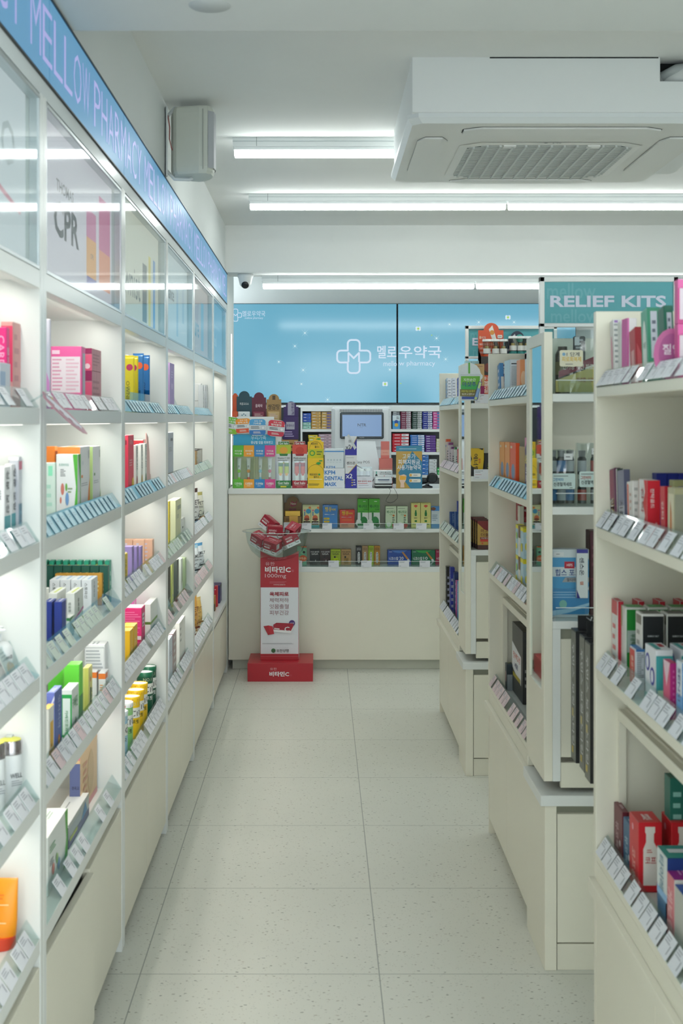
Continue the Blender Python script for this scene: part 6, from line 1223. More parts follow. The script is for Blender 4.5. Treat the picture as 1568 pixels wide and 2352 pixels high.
for k, (x0_, x, c, lb, yt) in enumerate(((1017, 1022, '22221e', 'black and gold', 1302), (1022, 1034, '2a38a0', 'royal blue', 1304), (1035, 1043, '20386e', 'navy lettered', 1315), (1044, 1048, 'c04a9a', 'magenta', 1335), (1048, 1052, '4aa0cc', 'sky blue', 1337))):
    RS('A', 4, x0_, x, x+10, yt, c, '%s tall carton in the far bay bottom shelf' % lb, [('V', 'SIRENS', .3, .4, .7, .95, 'c8d0e0')], [('l', 5, .2, .1, .8, .8, '9aa0b8')], inset=.075, w=.045)
def cup_sign():
    d = 5.06; t = empty('cup_sign', (sx(1080, d), d, sz(920, d)), 'white cup-shaped sign with green label and straw on the gondola corner', 'sign'); s = d/FPX
    P = lambda x, y: ((x-1080)*s, (920-y)*s)
    def f(b):
        o = [P(x, y) for x, y in ((1058, 920), (1102, 920), (1104, 872), (1108, 868), (1108, 862), (1104, 858), (1101, 848), (1094, 839), (1085, 835), (1080, 833), (1074, 834), (1070, 838), (1062, 845), (1057, 855), (1055, 862), (1055, 866), (1057, 872))]
        b.poly(o, .004, mat('dbe3e6', .35), (Vector((0, 0, 0)), X, Z, -Y))
        F = (Vector((0, 0, 0)), X, Z, -Y)
        q = lambda pts, c: ('q', [P(x, y) for x, y in pts], c)
        b.deco(F, 1, 1, [q([(1058, 896), (1100, 896), (1102, 864), (1058, 864)], '6cb83a'), q([(1058, 896), (1100, 896), (1101, 884), (1058, 884)], '3fae58'), q([(1056, 910), (1098, 911), (1100, 895), (1056, 894)], '7c7440'), q([(1060, 917), (1097, 917), (1098, 911), (1060, 911)], '3a54a4'), q([(1075, 858), (1079, 858), (1079, 833), (1075, 833)], '5aae3c'), q([(1057, 862), (1104, 862), (1104, 860.5), (1057, 860.5)], 'b8c4c8'),
            ('T', '지친순간', *P(1064, 876), *P(1092, 869), 'e8f4e0'), ('T', '아샷추', *P(1061, 888), *P(1093, 877), '2c4a94'), ('T', '아르기닌 샷 추가', *P(1059, 901), *P(1090, 896), 'dce050'), ('T', '에너지 UP 활력 UP', *P(1060, 908), *P(1089, 903), 'e8e8d8'),
            q([(1087, 918), (1095, 920), (1106, 878), (1099, 876)], '2c4a94'), q([(1088, 917), (1094, 918.5), (1105, 879), (1100, 877.5)], 'c4dca0'), q([(1090, 911), (1096, 913), (1101, 893), (1096, 891)], '8fb0dc')], eps=.0005)
    child('sign_board', t, f)
    child('hook', t, lambda b: b.box(-.004, .0045, .10, .004, .035, .11, ACR))
cup_sign()
RS('B', 1, 1132, 1141, 1150, 838, '4a88c0', 'blue slim carton leaning behind the maroon one', [('l', 4, .2, .1, .8, .9, 'e0e4ea')], [('r', .3, 0, 1, .6, 'e0dcd8')], inset=.03, lean=10, w=.05)
RS('B', 1, 1143, 1149, 1164, 840, '7a1c52', 'maroon slim carton leaning on the near bay top shelf', [('r', .2, .6, .8, .9, 'dcd8dc')], [('r', .35, .72, .75, .95, 'e0dce0'), ('l', 2, .4, .78, .7, .9, '5a3a4c'), ('l', 4, .3, .1, .8, .5, 'b07090')], inset=.03, lean=8, w=.04)
RS('B', 1, 1158, 1171, 1200, 826, 'd9e2ec', 'white carton with close small print on the near bay top shelf', [('r', 0, 0, 1, 1, 'bcd8e8')], [('r', .1, .88, .8, .91, '30353c'), ('l', 16, .1, .3, .9, .84, '8a9098'), ('l', 4, .1, .08, .9, .26, '8a9098')], inset=.03)
RS('B', 1, 1186, 1194, 1210, 826, 'ee9a66', 'orange glossy carton beside the small-print one', [('r', 0, 0, 1, .3, 'e8dcd4')], [('o', .5, .5, .4, .2, 'f6c8a4'), ('r', 0, 0, 1, .3, 'e8dcd4')], inset=.028)
RS('B', 1, 1205, 1212, 1222, 823, 'dcdfe2', 'white slim carton against the near post, top shelf', [], [('r', 0, .05, 1, .2, '9ac0dc'), ('l', 5, .3, .3, .7, .9, 'a8acb4')], inset=.022)
for k, x in enumerate((1151, 1165)):
    RS('B', 1, x-6, x, x+(13 if k == 0 else 60), 812-k*2, 'c9247e', '%s pink carton at the back of the near bay top shelf' % ('narrow', 'wide')[k], [('r', 0, 0, 1, 1, 'e4b0c4')], [('r', 0, 0, .16, 1, 'e6c6d2'), ('q', [(.5, .2), (.6, .8), (.8, .3)][::-1], 'd0448f')], inset=.12, w=.04)
for k, (x1_, x, x0_, c, lb, yt) in enumerate(((1147, 1158, 1162, 'e8a050', 'orange and gold', 1016), (1159, 1170, 1174, 'e89a50', 'orange and amber', 1016), (1171, 1184, 1192, 'e8603c', 'orange red glossy', 1018), (1192, 1205, 1210, 'a88a50', 'tan and maroon heart', 1027), (1205, 1212, 1224, '5a4a70', 'violet and pink', 1006))):
    RS('B', 2, x1_, x, x0_, yt, c, '%s tall carton on the near bay second shelf' % lb, [('o', .55, .4, .3, .16, '6a88b0'), ('r', .1, .88, .4, .93, 'e8d8c0')] if k < 3 else ([('q', [(.0, .0), (1, 0), (1, .25), (.5, .08), (0, .25)], '9a3050')] if k == 3 else [('q', [(0, .8), (1, 1), (0, 1)], 'd888b0'), ('V', '피로엔', .3, .1, .7, .5, 'e8e4f0'), ('T', 'ABS', .1, .55, .9, .7, 'e0d04c')]), [('r', 0, 0, 1, 1, ('d07a40', 'd07a40', 'ff5a20', '9a8050', '6a5a80')[k])], inset=.035, name='eye_vitamin_carton')
vz = RZ[3]
for k, yt in enumerate((1316-47, 1215, 1157)):
    zt = RS('B', 3, 1166, 1175, 1195, yt if k else 1271, 'b01a30', 'red vitamin carton with white base, %s of a stack of three' % ('bottom', 'middle', 'top')[k], [('r', 0, 0, 1, .26, 'dfdedd'), ('T', '1000', .3, .42, .8, .54, 'e8dcdc'), ('V', '비타민C', .25, .55, .5, .95, 'e8d0d4')], [('r', 0, 0, 1, .26, 'e2e0de'), ('T', '비타', .45, .6, .9, .85, 'f0eef0'), ('c', .62, .38, .1, 'c84a5c')], inset=.09, base=vz, name='vitamin_carton', group='red vitamin stack')
    vz = zt + .0004
RS('B', 3, 1188, 1193, 1203, 1163, 'dedccf', 'cream carton behind the lemon boxes', [], [], inset=.085, w=.04)
vz = RZ[3]
for k, yt in enumerate((1285, 1213)):
    zt = RS('B', 3, 1184, 1201, 1216, yt, 'b9d8e6', 'pale blue lemon carton with yellow lid, %s of two' % ('lower', 'upper')[k], [('r', 0, .88, 1, 1, 'e8dc28'), ('r', .38, .0, .66, 1, 'e4e2d8'), ('r', .38, .62, .66, 1, '7a5a34'), ('o', .15, .3, .1, .1, 'e8dc30'), ('o', .85, .35, .1, .14, 'e8dc30'), ('o', .2, .65, .08, .12, 'a8d04c')], [('r', 0, .86, 1, 1, 'e8dc28'), ('o', .5, .4, .2, .12, 'e8dc30'), ('o', .6, .7, .15, .08, 'd8e070')], [('r', 0, 0, 1, 1, 'ecdf2c'), ('r', .38, 0, .66, 1, '7a5a34')], inset=.03, base=vz, name='lemon_carton', group='lemon carton stack')
    vz = zt + .0004
RS('B', 4, 1176, 1200, 1225, 1452, '2e2e30', 'tall black carton with a white and red label, near bay bottom', [('q', [(0, .35), (.85, .22), (.85, .62), (0, .72)][::1], 'dfdfe4'), ('T', '천우백고생', .08, .5, .8, .6, 'd0503c'), ('T', '14일분', .08, .38, .75, .46, '4a5080'), ('r', .1, .24, .8, .3, 'b0a020')], [('l', 3, .2, .2, .8, .5, '8a8a88')], [('l', 3, .3, .4, .9, .8, '8a8a8a')], inset=.10, name='supplement_carton')
for k in range(2):
    RS('B', 4, 1154+6*k, 1163+6*k, 1178, 1526+9*k, '1f3038', 'dark small carton beside the tall black one, %s' % ('farther', 'nearer')[k], [('r', .2, .3, .8, .7, 'a08080')], [('r', .1, 0, .9, .6, '90989c')], [('c', .3, .5, .15, 'b0c04c')], inset=.095-.03*k*0, w=.035)
# nearest bay
C1 = [(1370, 1385, 1402, 742, 'e4d8da', 'white carton with a pink petal, first from the post', [('o', .4, .5, .25, .3, 'd89aac')], []),
      (1385, 1398, 1415, 735, 'dcdcda', 'white carton with close print beside the petal one', [], [('l', 8, .1, .3, .9, .95, '9a9ea0')]),
      (1402, 1414, 1431, 738, 'dcd8e2', 'white and violet slim carton on the cropped bay top shelf', [('o', .4, .5, .25, .35, '8a5aa8')], [('r', 0, .2, .5, 1, '8f68b0'), ('l', 5, .5, .2, .9, .8, 'c8a0c0')]),
      (1420, 1427, 1437, 738, 'dadcd8', 'plain white slim carton beside the violet one', [], []),
      (1432, 1440, 1462, 731, 'e0dce0', 'white carton with a magenta band on the cropped bay top shelf', [('r', 0, 0, 1, 1, 'cf4aa4')], [('r', 0, 0, .18, 1, 'd060a8')]),
      (1444, 1462, 1478, 757, 'b83440', 'crimson carton with open lid on the cropped bay top shelf', [('r', .25, .3, .75, .6, 'd8a0a0')], [('r', 0, 0, 1, 1, 'a02430'), ('q', [(.2, .1), (.8, .1), (.8, .5), (.2, .7)], 'c05058')]),
      (1468, 1490, 1520, 711, '5fae94', 'green and cream carton with rounded label', [('o', .5, .4, .32, .45, 'dce4dc'), ('T', '부광', .3, .4, .7, .6, '2f6a50')], [('r', 0, 0, 1, 1, '1f7f60'), ('r', .25, .3, .75, .95, 'b4b8c4'), ('l', 3, .35, .5, .65, .85, '5a6070')]),
      (1520, 1530, 1552, 706, '1a6450', 'deep green carton behind the oval card', [], [('r', .3, .4, .8, .9, 'b4b8c4'), ('l', 3, .4, .5, .7, .85, '5a6070')])]
for i, (x1_, x, x0_, yt, c, lb, F, S) in enumerate(C1): RS('C', 1, x1_, x, x0_, yt, c, lb, F, S, lean=(9, 9, 7, 5, 0, 9, 7, 9)[i], w=(.03, .03, .03, .025, .045, .045, .045, .04)[i], inset=.03, name='womens_health_carton')
b = MB(); b.poly([(.038*math.cos(R(a))*.8, .045+.045*math.sin(R(a))) for a in range(0, 360, 20)], .002, mat('c05a94', .35)); b.deco((Vector((-.03, 0, 0)), X, Z, -Y), .06, .09, [('o', .5, .5, .36, .4, 'a84a88'), ('T', '질염', .25, .5, .75, .7, 'e8d8e4'), ('q', [(.2, .3), (.8, .5), (.7, .3)], 'd8a8d0')])
o = b.build('oval_card', label='pink oval promotional card before the deep green carton', cat='card'); o.location = (.602, 2.235, RZ[1]+.0006); o.rotation_euler = (0, 0, R(-10))
vz = RZ[1]
for k, yt in enumerate((745, 642)):
    zt = RS('C', 1, 1548, 1556, 1610, yt, 'cf4f92', 'pink carton with violet print, %s of the stack by the frame edge' % ('lower', 'upper')[k], [], [('r', .08, .1, .75, .8, 'e2d4e0'), ('V', '빠노스딜', .25, .15, .6, .7, '9a4080'), ('q', [(0, .8), (1, .9), (1, 1), (0, 1)], 'e46aae')], inset=.03, base=vz, name='womens_health_carton', group='pink carton stack'); vz = zt+.0004
C2 = [(1381, 1389, 1396, 1084, 'b0909c', 'dusty maroon slim carton against the post', [('r', 0, .5, 1, 1, '8a2a50'), ('V', '인사돌', .2, .0, .8, .5, 'e8e4e0')], []),
      (1392, 1403, 1413, 1081, '6a1c4c', 'plum slim carton on the cropped bay second shelf', [('V', '인사돌', .2, .0, .8, .5, 'c0a060')], [('r', 0, 0, 1, 1, '5c1644')]),
      (1410, 1419, 1424, 1080, 'c4c4c0', 'white carton with dark green end', [('V', '이가탄', .2, .0, .8, .55, '2c2c2c')], [('r', 0, 0, 1, 1, '3a4c40')]),
      (1421, 1435, 1442, 1085, 'b4b4be', 'slate grey carton with vertical lettering', [('r', 0, .4, 1, 1, '7a7c94'), ('V', '치은염', .2, .0, .8, .5, '3c3c50')], [('r', 0, 0, 1, 1, '5a5c78')]),
      (1441, 1455, 1468, 1110, 'dfdcd8', 'white carton with orange red stripes', [('r', .1, .1, .3, .95, 'e0583c'), ('l', 3, .5, .4, .8, .8, 'c8a090')], [('l', 6, .2, .1, .8, .9, 'b0b0ac')]),
      (1467, 1486, 1515, 1104, 'dfdedc', 'white carton with a red end and zigzag red edge', [('q', [(.6, 0), (1, 0), (1, 1), (.6, 1), (.75, .8), (.5, .6), (.75, .4), (.5, .2)], 'd0202c'), ('V', '잔탁', .3, .4, .6, .9, 'a8484c')], [('r', 0, 0, 1, 1, 'd61c30'), ('V', '잔탁골드', .25, .45, .55, .95, 'eedfe0'), ('V', '치약', .6, .1, .8, .4, 'e8a0a8')]),
      (1517, 1528, 1541, 1120, 'c81c30', 'red carton beside the red-ended white one', [('V', '잔티', .3, .4, .7, .8, 'ecd8d8')], [('r', 0, 0, 1, 1, 'b01428')]),
      (1533, 1549, 1600, 1122, 'b4b08c', 'cream carton with a flame-coloured photograph', [('r', .1, .1, .9, .9, 'd8d0b4'), ('q', [(.3, .1), (.7, .1), (.6, .6), (.4, .8)], 'c87838')], [('r', 0, .1, 1, .9, '9a9a88')])]
for i, (x1_, x, x0_, yt, c, lb, F, S) in enumerate(C2): RS('C', 2, x1_, x, x0_, yt, c, lb, F, S, lean=(7, 7, 5, 6, 5, 0, 3, 0)[i], inset=.03, name='gum_care_carton')
RS('C', 2, 1440, 1444, 1466, 1088, '20309a', 'royal blue carton in the rear row', [], [('l', 2, .2, .3, .8, .7, '4a5ab8')], inset=.115, n=6, w=.035, name='toothpaste_carton', group='royal blue rear row')
RS('C', 2, 1540, 1546, 1600, 1104, 'a8a878', 'olive and violet carton deep behind the photograph one', [], [('r', .2, .5, .8, .9, '6a5aa0')], inset=.075, w=.03)
RS('C', 3, 1404, 1411, 1425, 1382, 'd8d6d4', 'white carton with red end, rear file', [('r', 0, .8, 1, 1, 'c03440'), ('l', 4, .2, .1, .8, .7, 'd0686c')], [('r', .1, 0, 1, 1, 'b81c30')], [('r', .1, .1, .9, .9, 'c84048')], inset=.05, n=4, pitch=.042, w=.05, name='toothpaste_carton', group='red and white row')
RS('C', 3, 1424, 1437, 1483, 1396, 'd6d8d2', 'white carton with green face, third shelf', [('r', 0, .7, .3, 1, '9ab88c')], [('r', .04, 0, 1, .97, '16802c'), ('r', .06, .35, .5, .67, 'a0b0a8'), ('V', '부광탁스', .2, .4, .5, .62, '1c5c2c')], [('r', .1, .1, .9, .9, '3a9a4c')], inset=.04, n=3, pitch=.044, w=.045, name='toothpaste_carton', group='green-faced row')
RS('C', 3, 1458, 1474, 1525, 1411, 'dcdad6', 'white carton with black face and grey label', [('r', .1, .85, .9, .97, '7a7468'), ('l', 3, .2, .4, .8, .8, '9a9890')], [('r', .03, 0, .97, .97, '14181c'), ('T', 'BAMBOO SALT', .25, .68, .75, .74, 'c8ccd0'), ('r', .06, .1, .85, .5, '8f9aa4'), ('T', '죽염', .3, .2, .66, .42, '20262c')], [('r', .1, .1, .9, .9, '50504e')], inset=.04, n=2, pitch=.047, w=.05, name='toothpaste_carton', group='black-faced row')
RS('C', 3, 1446, 1460, 1480, 1492, 'c8ccd4', 'red and blue slim toothpaste carton', [('r', 0, .1, .8, .95, 'd04038'), ('V', '클로이드', .2, .2, .7, .8, 'f0d0c0')], [('l', 14, .1, .3, .9, .92, '6a7078'), ('r', 0, .94, 1, 1, '3a74b0')], [('r', 0, 0, 1, 1, '3a78b8')], inset=.028, name='toothpaste_carton')
RS('C', 3, 1481, 1506, 1545, 1494, 'e2e4ea', 'white carton with two blue ovals', [('o', .25, .7, .2, .16, '3038a8'), ('o', .25, .7, .12, .11, 'dfe2ee'), ('o', .7, .5, .2, .16, '3038a8'), ('o', .7, .5, .12, .11, 'dfe2ee'), ('r', 0, 0, .6, .15, '80c8c0')], [('r', 0, 0, 1, .9, '3fa0a4'), ('r', .1, .1, .6, .3, 'b8d8b8')], [('r', .1, .1, .9, .4, '3fa8a8'), ('r', .2, .5, .6, .8, 'b03040')], inset=.028, n=2, pitch=.045, name='toothpaste_carton', group='blue oval cartons')
RS('C', 3, 1523, 1538, 1554, 1524, 'd8527c', 'pink carton with a white swirl and magenta end', [('q', [(0, 1), (1, 1), (.5, .55)][::-1], 'e8c8d4'), ('r', 0, 0, 1, .3, 'd8b8c0')], [('r', 0, 0, 1, 1, 'b42478'), ('l', 8, .4, .1, .7, .9, 'd060a0')], [('r', .1, .1, .9, .9, 'd05080')], inset=.024, name='toothpaste_carton')
RS('C', 3, 1553, 1566, 1600, 1524, 'd8e0ea', 'white and sky blue carton at the frame edge, third shelf', [('r', 0, 0, 1, .5, '6aa4d8'), ('V', 'SENSI', .3, .4, .7, .9, '4a5088')], [('r', 0, 0, 1, 1, '4a88c8')], inset=.022, name='toothpaste_carton')
RS('C', 4, 1409, 1428, 1444, 1866, '6a2430', 'maroon carton behind the blue one in the bottom shelf', [('V', '뮤코펙', .2, .2, .6, .7, 'c8a8ac'), ('c', .75, .35, .06, 'e0d4d4')], [('l', 3, .2, .2, .7, .7, 'a06a70')], [('l', 2, .3, .3, .8, .7, 'e0c8cc')], inset=.085, name='cough_carton')
RS('C', 4, 1431, 1449, 1462, 1899, '1f5a82', 'steel blue carton beside the maroon one', [('V', '뮤코펙', .2, .2, .6, .7, 'a8c0d0'), ('c', .75, .35, .06, 'd4dce0')], [], [('l', 2, .3, .3, .8, .7, 'c0d0dc')], inset=.07, name='cough_carton')
RS('C', 4, 1445, 1466, 1520, 1890, 'd01c28', 'red cough syrup carton with a drawn bottle', [('V', '코프원', .25, .1, .7, .55, 'f0b8b0'), ('c', .4, .85, .05, 'f0a0b0')], [('q', [(.2, .1), (.75, .1), (.8, .2), (.8, .62), (.65, .72), (.65, .84), (.7, .86), (.7, .94), (.28, .94), (.28, .86), (.32, .84), (.32, .72), (.2, .62)], 'e6dcd4'), ('T', '코프', .28, .40, .74, .52, 'b81c28'), ('l', 2, .35, .56, .65, .62, 'c86058')], [('l', 2, .3, .3, .8, .7, 'f0c8c8'), ('T', '코프원', .3, .3, .8, .7, 'f0d8d8')], inset=.05, n=2, pitch=.062, name='cough_carton', group='red cough syrup cartons')
RS('C', 4, 1531, 1538, 1610, 1788, '1f6a5c', 'teal carton at the back of the bottom shelf', [], [('l', 4, .1, .5, .4, .9, '8ac0b4')], inset=.13, w=.04, name='cough_carton')
RS('C', 4, 1509, 1532, 1600, 1972, '3a6a94', 'white and navy carton with teal top, bottom shelf', [('r', 0, .4, 1, 1, 'd6dcdc'), ('r', 0, .4, 1, .5, '8ab8e0'), ('V', '타이레', .2, .5, .7, .95, '5a8aa0')], [('r', 0, .3, 1, 1, '1c3c80')], [('r', 0, 0, 1, 1, '2f9088'), ('r', .3, .2, .6, .8, 'd8dce0')], inset=.04, name='cold_medicine_carton')
RS('C', 4, 1528, 1548, 1610, 2022, 'd87880', 'coral carton with violet top, bottom shelf', [('V', '게보린', .2, .1, .8, .8, 'f0c0c0')], [('r', 0, 0, 1, 1, 'dcd8d0')], [('r', 0, 0, 1, 1, '9c2c88'), ('l', 3, .2, .3, .8, .8, 'e0a8d8')], inset=.03, name='cold_medicine_carton')
RS('C', 4, 1549, 1570, 1620, 2060, 'b8b8b0', 'grey carton with a blue top at the frame edge, bottom shelf', [], [], [('r', 0, 0, 1, 1, '2c58b0')], inset=.022, name='cold_medicine_carton')
# goods on the far end unit
def GS(x0, x1, yt, d, z, depth, *a, **k): return goods(x0, x1, yt, d, z, depth, *a, **k)
zt1, zt2, zt3 = RZ[1], RZ[2], RZ[3]
GS(1069, 1081.5, 829, 5.20, zt1, .05, 'cream_carton', 'b4dde2', 'pale aqua carton behind the cup sign', [('l', 1, .1, .88, .9, .91, '3a6a74'), ('l', 2, .1, .78, .5, .84, '7ab0b8')], [], [('r', .2, .2, .8, .8, '2c3c40')])
GS(1082.5, 1100, 829, 5.20, zt1, .05, 'cream_carton', 'b4dde2', 'pale aqua carton beside the orange display', [('l', 1, .1, .88, .9, .91, '3a6a74')], [], [('r', .2, .2, .8, .8, '2c3c40')])
GS(1090, 1112, 836, 5.125, zt1, .04, 'supplement_carton', 'c4a06c', 'gold and magenta carton with a magenta disc', [('c', .25, .76, .12, '9c1c5c'), ('r', 0, .04, 1, .44, '9c1c5c'), ('l', 1, .3, .92, .9, .95, '8a4a4c'), ('T', '파', .4, .46, .8, .6, 'a04a6c'), ('l', 2, .5, .1, .95, .2, 'd8a0b8')])
def bottle_display(x0, x1, d, ytop, yh, yb, col, body, card_els, body_els, label, bottles, capc, mk):
    w = sx(x1, d)-sx(x0, d); P = lambda y: sz(y, d)-zt1; hb = P(yb)
    t = empty('bottle_display', (sx(x0, d), d, zt1), label, 'display')
    child('tray', t, lambda b: (b.box(0, 0, 0, w, .09, hb, mat(body, .4), .001), b.deco((Vector((0, 0, 0)), X, Z, -Y), w, hb, body_els)))
    def cd(b):
        h = P(ytop); hs = P(yh); pts = [(0, 0), (w, 0), (w, hs), (w*.82, hs)] + [(w*.52 + w*.30*math.cos(R(a)), hs + (h-hs)*math.sin(R(a))) for a in range(15, 180, 15)] + [(w*.22, hs), (0, hs)]
        b.poly(pts, .002, mat(col, .4), (Vector((0, .088, 0)), X, Z, -Y)); b.deco((Vector((0, .088, 0)), X, Z, -Y), w, h, card_els)
    child('header_card', t, cd)
    child('side_wing', t, lambda b: b.add([(0, .088, 0), (0, .088, P(yh+40)), (0, 0, hb), (0, 0, 0)], [(0, 1, 2, 3), (3, 2, 1, 0)], mat(col, .4)))
    for k, x in enumerate(bottles):
        e = empty('shot_bottle', (sx(x, d), d+.028, zt1+hb), '%s shot bottle with clear cap, %s of three in the %s display' % (mk[0], ORD[k], mk[1]), 'bottle'); e.location.z += .0005
        child('bottle_body', e, lambda b: (b.lathe([(.0150, 0), (.0155, .012)], mat('2a1a14', .2), 20), b.lathe([(.0156, .0005), (.0156, .009)], mat(mk[2]), 20, caps=False)))
        child('label_band', e, lambda b: b.lathe([(.0145, .0122), (.0145, .032)], mat('e2e2de', .4), 20))
        child('clear_cap', e, lambda b: (b.lathe([(.0165, .0323), (.0168, .060)], mat('dadbd2', .3, 'clear'), 20, caps=False), b.lathe([(.008, .0323), (.008, .042)], mat('c8b060'), 12), b.lathe([(.0185, .060), (.0185, .067), (.017, .069)], WHITE, 20)))
bottle_display(1104, 1163, 5.14, 738, 755, 819, 'd9542a', '2c2320', [('q', [(.42, .92), (.56, .97), (.72, .80), (.60, .75)][::-1], 'e4e4dc'), ('c', .55, .88, .03, 'd8903c'), ('q', [(.60, .75), (.72, .80), (.92, .62), (.84, .60)][::-1], '3a2a1c'), ('T', '하루 한병 간 건강과', .05, .715, .62, .75, 'f2e8e0'), ('T', '스트레스로 인한', .05, .665, .52, .70, 'f2e8e0'), ('T', '피로개선, 증상적인 면역기능', .05, .61, .88, .65, 'f2e8e0'), ('T', '밀크씨슬케어', .05, .555, .5, .595, '2a1c14'), ('r', .05, .80, .10, .835, 'e8c8a0'), ('T', '종근당', .12, .80, .30, .835, 'f2e8e0'), ('q', rrect(.76, .81, .95, .85, .02), 'f0ece4'), ('T', 'GOW', .79, .815, .92, .845, '2a4a2c')],
    [('c', .3, .76, .10, '7a3024'), ('r', 0, .08, 1, .6, 'd9542a'), ('T', '종근당', .1, .50, .5, .57, 'f2e8e0'), ('T', '헬더', .1, .36, .5, .48, 'f2e8e0'), ('T', '밀크', .1, .22, .5, .35, 'f2e8e0')], 'orange arched display card with three shot bottles on black cartons', (1120, 1140, 1158), 0, ('dark', 'orange', 'd9542a'))
bottle_display(1166, 1222, 5.16, 757, 776, 812, '16263f', '16384a', [('q', [(.30, .92), (.42, .96), (.60, .78), (.50, .74)][::-1], 'c4c8cc'), ('c', .62, .90, .055, '3fa89c'), ('q', [(.50, .74), (.60, .78), (.80, .60), (.72, .58)][::-1], '20304a'), ('T', '종근당', .1, .72, .32, .76, 'c8ccd4'), ('T', '헬더웰', .08, .60, .3, .66, 'c8ccd4'), ('T', '이뮨 멀티비타 듀오', .05, .50, .98, .58, 'e8ecf0'), ('q', rrect(.7, .72, .9, .77, .02), 'e8ecf0')], [('r', 0, .85, 1, 1, '2f8a84')], 'navy arched display card with clear-capped bottles on the end unit', (1180, 1198, 1212), 0, ('pale', 'navy', '2f8a84'))
def price_card(x0, x1, y0, y1, d, label):
    w = sx(x1, d)-sx(x0, d); h = sz(y0, d)-sz(y1, d); b = MB(); b.box(-w/2, -.0004, 0, w/2, .0004, h, TAGW); b.deco((Vector((-w/2, -.0004, 0)), X, Z, -Y), w, h, [('l', 2, .08, .62, .6, .9, 'a0a4ac'), ('l', 1, .08, .4, .5, .5, 'c89098'), ('l', 1, .08, .1, .35, .2, 'a0a4ac')])
    o = b.build('price_card', label=label, cat='price card'); o.location = ((sx(x0, d)+sx(x1, d))/2, d, sz(y1, d))
price_card(1090, 1125, 905, 926, 5.093, 'white price card on the far end unit top shelf')
price_card(1088, 1123, 1078, 1100, 5.093, 'white price card under the yellow energy carton')
GS(1080, 1111, 1030, 5.13, zt2, .03, 'energy_carton', 'e0b818', 'yellow and black energy carton on the far end unit', [('q', [(0, 0), (0, .42), (.25, .30), (.35, 0)][::-1], '1c1c1c'), ('q', [(0, .45), (.12, .62), (0, .8)][::-1], '1c1c1c'), ('q', [(.6, 1), (.95, 1), (.9, .93)], '1c1c1c'), ('q', [(.85, 0), (1, 0), (1, .6)], '1c1c1c'), ('V', '에너릴', .22, .12, .56, .85, '1c1c1c'), ('V', '활력', .60, .35, .74, .75, 'c83c1c')])
GS(1112, 1135, 1041, 5.13, zt2, .03, 'energy_carton', '1c1c1a', 'black carton with lime lettering beside the yellow one', [('T', '코', .3, .2, .7, .7, 'a8c428'), ('l', 1, .3, .08, .7, .14, 'c8c8c0')])
for k in range(4):
    GS(1096-5*k, 1128-5*k, 1197-k*3, 5.13+.012*0+k*.045, zt3, .035, 'magnesium_carton', '4a2420', 'brown and gold magnesium carton, %s from the front' % ORD[k], [('q', [(0, .16), (1, .16), (1, .62), (.5, .70), (0, .93)], 'c09a48'), ('q', [(0, 1), (1, 1), (1, .62), (.5, .70), (0, .93)][::-1], '7c1c20'), ('T', '마그네', .25, .60, .95, .72, '5a1c1c'), ('T', '더블', .25, .46, .85, .58, '5a1c1c'), ('r', .2, .36, 1, .44, '7c1c20'), ('T', '액상형으로', .26, .375, .92, .425, 'e8dcc8'), ('r', .2, .28, 1, .355, 'c8382c'), ('c', .35, .22, .035, 'c85c34'), ('c', .8, .22, .035, 'c85c34')], [('V', '마그네', .2, .3, .8, .8, 'c8b8b0')], group='magnesium cartons')
# goods on the near end unit
def bag(x0, x1, yt, d, z, label, fill, nm='kit_bag'):
    w = sx(x1, d)-sx(x0, d); h = sz(yt, d)-z; t = empty(nm, (sx(x0, d), d, z), label, 'bag')
    def f(b):
        n = 9; vs = []; rr = random.Random(int(x0))
        for j in range(7):
            v = j/6; 
            for i in range(n):
                u = i/(n-1); bul = .018*(1-v**3)*math.sin(PI*u) + rr.uniform(-.003, .003)
                vs.append((w*u, -bul, h*v + (rr.uniform(-.004, .004) if j == 6 else 0)))
        b.add(vs, [(j*n+i, j*n+i+1, (j+1)*n+i+1, (j+1)*n+i) for j in range(6) for i in range(n-1)], mat('e6eeee', .08, 'clear'), False)
        b.add([(0, .05, 0), (w, .05, 0), (w, .02, h), (0, .02, h)], [(0, 1, 2, 3)], mat('e6eeee', .08, 'clear'))
    child('clear_film', t, f); fill(t, w, h); return t
